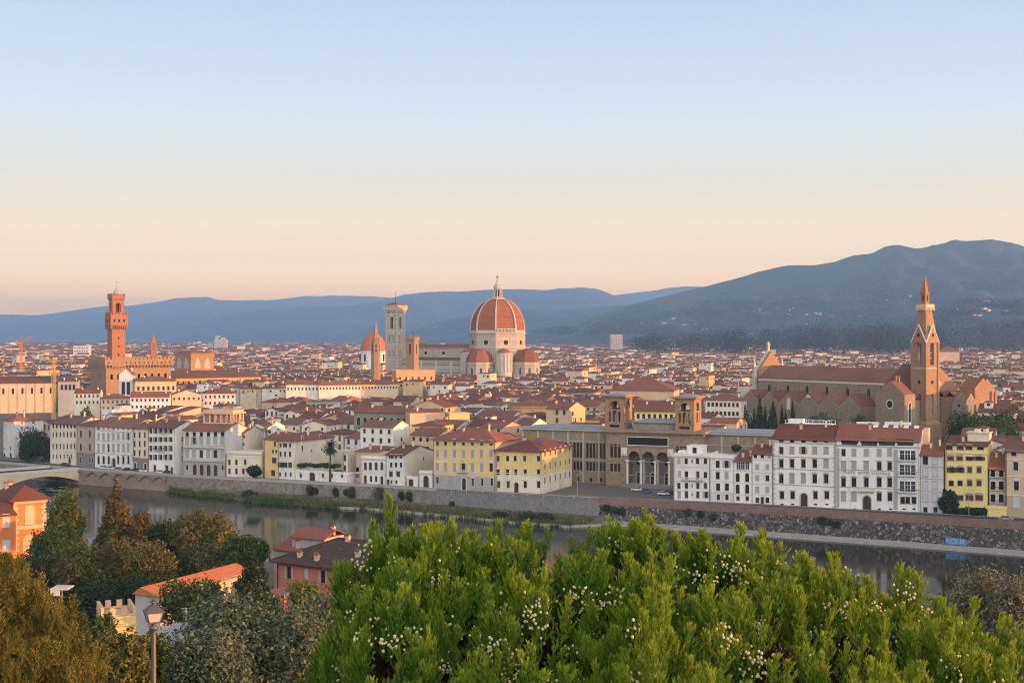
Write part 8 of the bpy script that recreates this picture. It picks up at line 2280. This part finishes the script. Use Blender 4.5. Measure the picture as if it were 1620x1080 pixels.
# parked and passing cars on the river road
carm = {'white': flat('white_car_paint', (.7, .7, .7), .25, spec=.6), 'dark': flat('dark_car_paint', (.03, .03, .035), .25, spec=.6), 'silver': flat('silver_car_paint', (.42, .43, .45), .25, .5), 'blue': flat('blue_car_paint', (.05, .09, .2), .25, spec=.6)}
M['tyre'] = flat('tyre_rubber', (.015, .015, .015), .9)
def car(px, off_, colr, lab, flip=False, pos=None):
    x, y = pos or wall_pt(px, off_); x2, y2 = wall_pt(px + 5, off_ if not pos else 4); x1, y1 = wall_pt(px, off_ if not pos else 4)
    t = thing('car', lab, 'car', (x, y, .02), math.atan2(y2 - y1, x2 - x1) + (math.pi if flip else 0), 'cars on the river road')
    b = MB(); pr = [(-2.0, .35), (2.0, .35), (2.05, .7), (1.95, .88), (1.0, .98), (-1.7, 1.0), (-2.05, .85)]; b.extr(pr, -.85, .85); b.build('body', carm[colr], t)
    c = MB(); c.prism([(-1.6, -.8), (1.0, -.8), (1.0, .8), (-1.6, .8)], .985, 1.44, 0, True, [(-1.15, -.66), (.35, -.66), (.35, .66), (-1.15, .66)]); c.build('window_band', M['pane'], t)
    c = MB(); c.box(-1.18, .38, -.68, .68, 1.44, 1.49); c.build('roof', carm[colr], t)
    for sx in (-1.25, 1.3):
        for sy in (-.82, .82):
            w2 = MB(); w2.tube((sx, sy - .1, .32), (sx, sy + .1, .32), .32, .32, 12); w2.tube((sx, sy - .11, .32), (sx, sy + .11, .32), .17, .17, 10, 1); w2.build('wheel', [M['tyre'], M['shutgrey']], t)
    for sy in (-.6, .6):
        l_ = MB(); l_.box(2.0, 2.06, sy - .16, sy + .16, .62, .76); l_.build('headlight', M['whitepaint'], t)
for px, off_, colr, lab in ((142, 7.5, 'white', 'white parked car, left of two in front of the seven-bay palazzo'), (152, 7.5, 'white', 'white parked car, right of two in front of the seven-bay palazzo'), (171, 6, 'silver', 'silver parked car below the seven-bay white palazzo'), (185, 6, 'dark', 'dark parked car below the right half of the seven-bay palazzo'), (199, 6, 'dark', 'dark parked car at the right corner of the seven-bay palazzo'),
        (208, 6, 'white', 'small white parked car below the narrow grey-based house'), (238, 5.5, 'white', 'white car on the road below the house with open shutters'), (250, 5.5, 'dark', 'dark car on the road below the house with open shutters'), (78, 8, 'dark', 'dark car waiting near the end of the pale bridge'), (1586, 6.5, 'silver', 'silver hatchback driving in front of the yellow garage wall')):
    car(px, off_, colr, lab)
for px, Y, colr, lab in ((1050, 487, 'white', 'white car parked on the square before the library portico'), (1062, 490, 'dark', 'dark car parked beside the white one on the library square'), (1022, 494, 'blue', 'blue car parked on the square below the library steps'), (1008, 500, 'white', 'white van-like car at the far side of the library square')): car(px, 0, colr, lab, False, (XW(px, Y), Y))
for px, lab in ((1535, 'slim grey street light in front of the yellow brown-shuttered house'), (918, 'slim grey street light at the left corner of the library square')):
    x, y = base_pt(px, -3); t = thing('street_light', lab, 'street lamp', (x, y, 0)); m = MB(); m.tube((0, 0, 0), (0, 0, 8), .1, .06, 6); m.build('pole', M['shutgrey'], t); m = MB(); m.tube((0, 0, 7.9), (1.2, -.4, 8.2), .05, .05, 5); m.box(.8, 1.6, -.7, -.3, 8.15, 8.3); m.build('lamp_head', M['shutgrey'], t)
# ================================================================ the thuja hedge in front of the terrace
def plume_template(seed, nbr=24):
    rr_ = random.Random(seed); Q = []
    def blade(p, d, ln, wd):
        d = d.normalized(); sd = d.cross(Vector((rr_.gauss(0, 1), rr_.gauss(0, 1), .2))).normalized() * wd / 2
        mid = p + d * ln * .5; Q.append([p, mid + sd, p + d * ln, mid - sd])
    axis = Vector((rr_.uniform(-.07, .07), rr_.uniform(-.05, .05), 1))
    for k in range(nbr):
        f = (k + .5) / nbr; sg = -1 if k % 2 else 1
        p = axis * (f * .84); env = math.sin(math.pi * min(1, .30 + f * .66)) ** .7
        bl = (.27 * env + .05) * rr_.uniform(.8, 1.2)
        out = rr_.uniform(.35, .62) * (1.2 - f * .75); yy = rr_.gauss(0, .30)
        d = Vector((sg * out, yy, .8)).normalized()
        nb = 6 + int(bl * 22)
        for q in range(nb):
            g = q / nb; bp = p + d * bl * g
            for s3 in (-1, 1):
                blade(bp, d * .6 + Vector((s3 * rr_.uniform(.1, .5), rr_.gauss(0, .35), rr_.uniform(.3, .9))), rr_.uniform(.055, .105), rr_.uniform(.014, .024))
    for q in range(26):
        blade(axis * rr_.uniform(.66, .9), Vector((rr_.gauss(0, .22), rr_.gauss(0, .2), 1)), rr_.uniform(.07, .13), .018)
    return np.array([[tuple(v) for v in q] for q in Q], dtype=np.float32)
PT = [plume_template(900 + k) for k in range(7)]
def plumes(name, parent, pos, hgt, rg_, mat, lean=None, wide=1.0):
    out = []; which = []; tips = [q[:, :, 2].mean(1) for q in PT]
    for i in range(len(pos)):
        which.append(rg_.integers(len(PT))); T_ = PT[which[-1]].reshape(-1, 3).copy()
        h = hgt[i]; a_ = rg_.uniform(0, math.pi * 2)
        T_[:, :2] *= wide * rg_.uniform(.8, 1.25)
        T_ = T_ * h
        x, y = T_[:, 0] * math.cos(a_) - T_[:, 1] * math.sin(a_), T_[:, 0] * math.sin(a_) + T_[:, 1] * math.cos(a_)
        lx, ly = (lean[i] if lean is not None else rg_.normal(0, .13, 2))
        out.append(np.stack([x + T_[:, 2] * lx + pos[i][0], y + T_[:, 2] * ly + pos[i][1], T_[:, 2] + pos[i][2]], 1))
    v = np.concatenate(out)
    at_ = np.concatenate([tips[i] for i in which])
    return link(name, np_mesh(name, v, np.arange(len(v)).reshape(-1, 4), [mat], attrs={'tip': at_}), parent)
M['thuja'] = leafmat('thuja_green', (.010, .050, .006), (.14, .31, .032), .46, (.20, .30, .03), 1.6, .5)
t = M['thuja'].node_tree                          # new growth at the spray tips is yellower; lightened further to look sunlit
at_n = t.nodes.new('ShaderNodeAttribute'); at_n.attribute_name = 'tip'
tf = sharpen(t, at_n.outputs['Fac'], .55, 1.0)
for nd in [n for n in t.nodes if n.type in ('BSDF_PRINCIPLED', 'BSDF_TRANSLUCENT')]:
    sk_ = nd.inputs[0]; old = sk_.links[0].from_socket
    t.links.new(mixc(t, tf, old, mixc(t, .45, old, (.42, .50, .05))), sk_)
M['thujabrown'] = leafmat('dead_thuja_shade', (.012, .010, .006), (.07, .036, .02), .1)  # dead inner sprays, tone darkened so the hedge gaps look deeply shaded
M['cone'] = flat('pale_thuja_cones', (.44, .42, .24), .7, var=.3, scale=40)
SIL = [(480, 1090), (512, 1000), (545, 905), (580, 862), (625, 822), (660, 838), (700, 822), (730, 810), (765, 830), (800, 842), (838, 828), (875, 855), (912, 850), (955, 860), (990, 835), (1025, 808), (1060, 852), (1090, 850), (1120, 822), (1160, 842), (1200, 850), (1250, 862), (1300, 888), (1350, 902), (1400, 915), (1450, 915), (1500, 945), (1550, 985), (1600, 1005), (1640, 1015), (1720, 1030), (1900, 1050)]
YC = 7.0
def crest(X): return ZW(interp(SIL, 810 + F * X / YC) - 28, YC)
def bush_z(X, Y):
    c = crest(X * YC / max(Y, 4.2)) if Y < YC else crest(X)
    n = mnoise.fractal(Vector((X * 2.9, Y * 2.9, 8)), 1, 2, 3) * .24
    z = c - max(0, YC - Y) * .26 - max(0, Y - YC) * .9
    return z - .10 + n * (1.0 if Y < YC - .4 else .35)
BC = [(-.62, 'leftmost thuja bush of the hedge, deep green with many pale cones'), (.18, 'second thuja bush from the left, green with yellow tips and pale cones'), (.98, 'third thuja bush of the hedge, tall with sunlit yellow sprays'), (1.75, 'fourth thuja bush of the hedge, mostly sunlit yellow-green'), (2.5, 'rightmost thuja bush of the hedge, lower and cut by the picture edge')]
bushes = []
for x, lab in BC: bushes.append(thing('thuja_bush', lab, 'hedge', (x, 6.3, 53.0), 0, 'thuja bushes along the terrace edge'))
rg = np.random.default_rng(21)
pos = [[] for _ in BC]; hg = [[] for _ in BC]; bp_ = [[] for _ in BC]; cn = [[] for _ in BC]
for _ in range(3300):
    Y = rg.uniform(4.7, 7.6); X = rg.uniform(-1.15, 3.1)
    px = 810 + F * X / Y
    if px < 470 or px > 1800: continue
    z = bush_z(X, Y)
    if 810 + F * X / Y < 700 and z < 53.8: continue
    k = min(range(len(BC)), key=lambda q: abs(BC[q][0] - X - rg.normal(0, .06)))
    hole = mnoise.noise(Vector((X * 6.5, Y * 3.6, 5))) + .6 * mnoise.noise(Vector((X * 14, Y * 8, 2)))
    dpt = abs(rg.normal(0, .07)) + (.26 if hole < -.17 else .10 if hole < .03 else 0)
    s2 = rg.uniform(.17, .33)
    off_ = np.array([bushes[k].location.x, bushes[k].location.y, bushes[k].location.z])
    P = np.array([X, Y, z - s2 * .55 - dpt]) - off_
    if dpt > .22: bp_[k].append(P)
    else: pos[k].append(P); hg[k].append(s2)
    if rg.random() < .30 and dpt < .2: cn[k].append(P + np.array([rg.normal(0, .03), -.07, s2 * rg.uniform(.1, .5)]))
sph = [(.0, -1), (.75, -.6), (1, .1), (.7, .7), (.0, 1)]
for k, t in enumerate(bushes):
    if not pos[k]: continue
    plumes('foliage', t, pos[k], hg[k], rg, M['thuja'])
    if bp_[k]: plumes('dead_shade_foliage', t, bp_[k], [rg.uniform(.16, .3) for _ in bp_[k]], rg, M['thujabrown'], None, 1.2)
    V_, F_ = [], []
    for c in cn[k]:
        m_ = rg.integers(8, 22)
        for q in range(m_):
            o = c + rg.normal(0, 1, 3) * np.array([.030, .020, .026]); r_ = rg.uniform(.0048, .0078); b0 = len(V_); tw = rg.uniform(0, 1)
            for rr_, zz_ in sph:
                for s_ in range(6): V_.append((o[0] + rr_ * r_ * math.cos(s_ * 1.047 + tw), o[1] + rr_ * r_ * math.sin(s_ * 1.047 + tw), o[2] + zz_ * r_ * 1.15))
            for j in range(4):
                for s_ in range(6): F_.append((b0 + j * 6 + s_, b0 + j * 6 + (s_ + 1) % 6, b0 + (j + 1) * 6 + (s_ + 1) % 6, b0 + (j + 1) * 6 + s_))
    if V_: 
        o = link('cones', np_mesh('cones', V_, F_, [M['cone']], smooth=True), t); o['kind'] = 'stuff'
    st = MB(); rr_ = random.Random(40 + k)
    for q in range(26):
        x0 = rr_.uniform(-.12, .12); x1, y1 = rr_.uniform(-.5, .5), rr_.uniform(-1.4, 1.0)
        zt2 = bush_z(BC[k][0] + x1, 6.3 + y1) - 53.0 - .12
        st.tube((x0, rr_.uniform(-.1, .1), -.1), (x1 * .6, y1 * .6, zt2 * .55), .03, .016, 6); st.tube((x1 * .6, y1 * .6, zt2 * .55), (x1, y1, zt2), .016, .006, 5)
    st.build('branches', M['bark'], t)
# golden conifer low on the left, the same kind of sprays further off
gx = XW(50, 27); gt_ = thing('golden_conifer', 'big conifer with sunlit golden sprays at the lower left corner', 'tree', (gx, 27, hill_z(gx, 27)))
P_ = []; H_ = []; rg = np.random.default_rng(33); gz = gt_.location.z
SG = [(-120, 900), (-40, 895), (15, 905), (40, 930), (70, 955), (95, 985), (120, 1010), (140, 1035), (160, 1068), (175, 1100)]
for _ in range(1300):
    px = rg.uniform(-110, 172); Y = rg.uniform(25.2, 28.5); py0 = interp(SG, px)
    fr = rg.random() ** .8; py = py0 + fr * 230 + rg.normal(0, 6)
    X = XW(px, Y); z = ZW(py, Y); 
    edge = (px - 30) / 140
    Y2 = Y - fr * 1.6 + rg.normal(0, .2) + mnoise.noise(Vector((px * .03, py * .03, 1))) * .9
    P_.append((XW(px, Y2) - gx, Y2 - 27, ZW(py, Y2) - gz)); H_.append(rg.uniform(.36, .72))
plumes('foliage', gt_, P_, H_, rg, M['lf_gold'], None, 1.15)
st = MB(); st.tube((0, 0, -.5), (0, 0, 4.5), .2, .1, 8)
for q in range(14):
    a_ = q * 2.4; st.tube((0, 0, 1 + q * .25), (math.cos(a_) * 1.1, math.sin(a_) * .8, 2.0 + q * .22), .05, .015, 5)
st.build('trunk', M['bark'], gt_)
# the terrace edge the hedge grows along
# undergrowth covering the whole slope below the terrace
rg = np.random.default_rng(88)
ux = rg.uniform(-130, 210, 2600); uy = 14 + rg.random(2600) ** 1.3 * 265
lob = [(x, y, hill_z(x, y) + .3, s2 * 1.3, s2 * 1.3, s2 * .8) for x, y, s2 in zip(ux, uy, rg.uniform(.7, 2.4, 2600) * np.clip(uy / 60, .35, 1.3)) if uy is not None and y < bank_y(x) - 6]
p, nr, rg_ = lobe_points(lob, 110000, 9, .35, .3)
vs = leaf_quads(p, nr, rg_, .75)
tag(link('undergrowth', np_mesh('undergrowth', vs, np.arange(len(vs)).reshape(-1, 4), [M['lf_green']])), 'low green undergrowth covering the slope below the terrace', 'undergrowth', kind='stuff')
# ================================================================ haze: one closed box of even air round everything
mb = MB()
mb.box(-9600, 4800, -6000, 27500, -18, 720)
hz = mb.build('haze', [])
hm = bpy.data.materials.new('haze'); hm.use_nodes = True
t = hm.node_tree
t.nodes.remove(t.nodes['Principled BSDF'])
pv = t.nodes.new('ShaderNodeVolumePrincipled')
pv.inputs['Color'].default_value = (.24, .52, 1.0, 1)
pv.inputs['Density'].default_value = 8.3e-5
pv.inputs['Anisotropy'].default_value = 0.0
t.links.new(pv.outputs[0], t.nodes['Material Output'].inputs['Volume'])
hz.data.materials.append(hm)
tag(hz, 'pale blue morning haze over the city and hills', None, None, 'stuff')
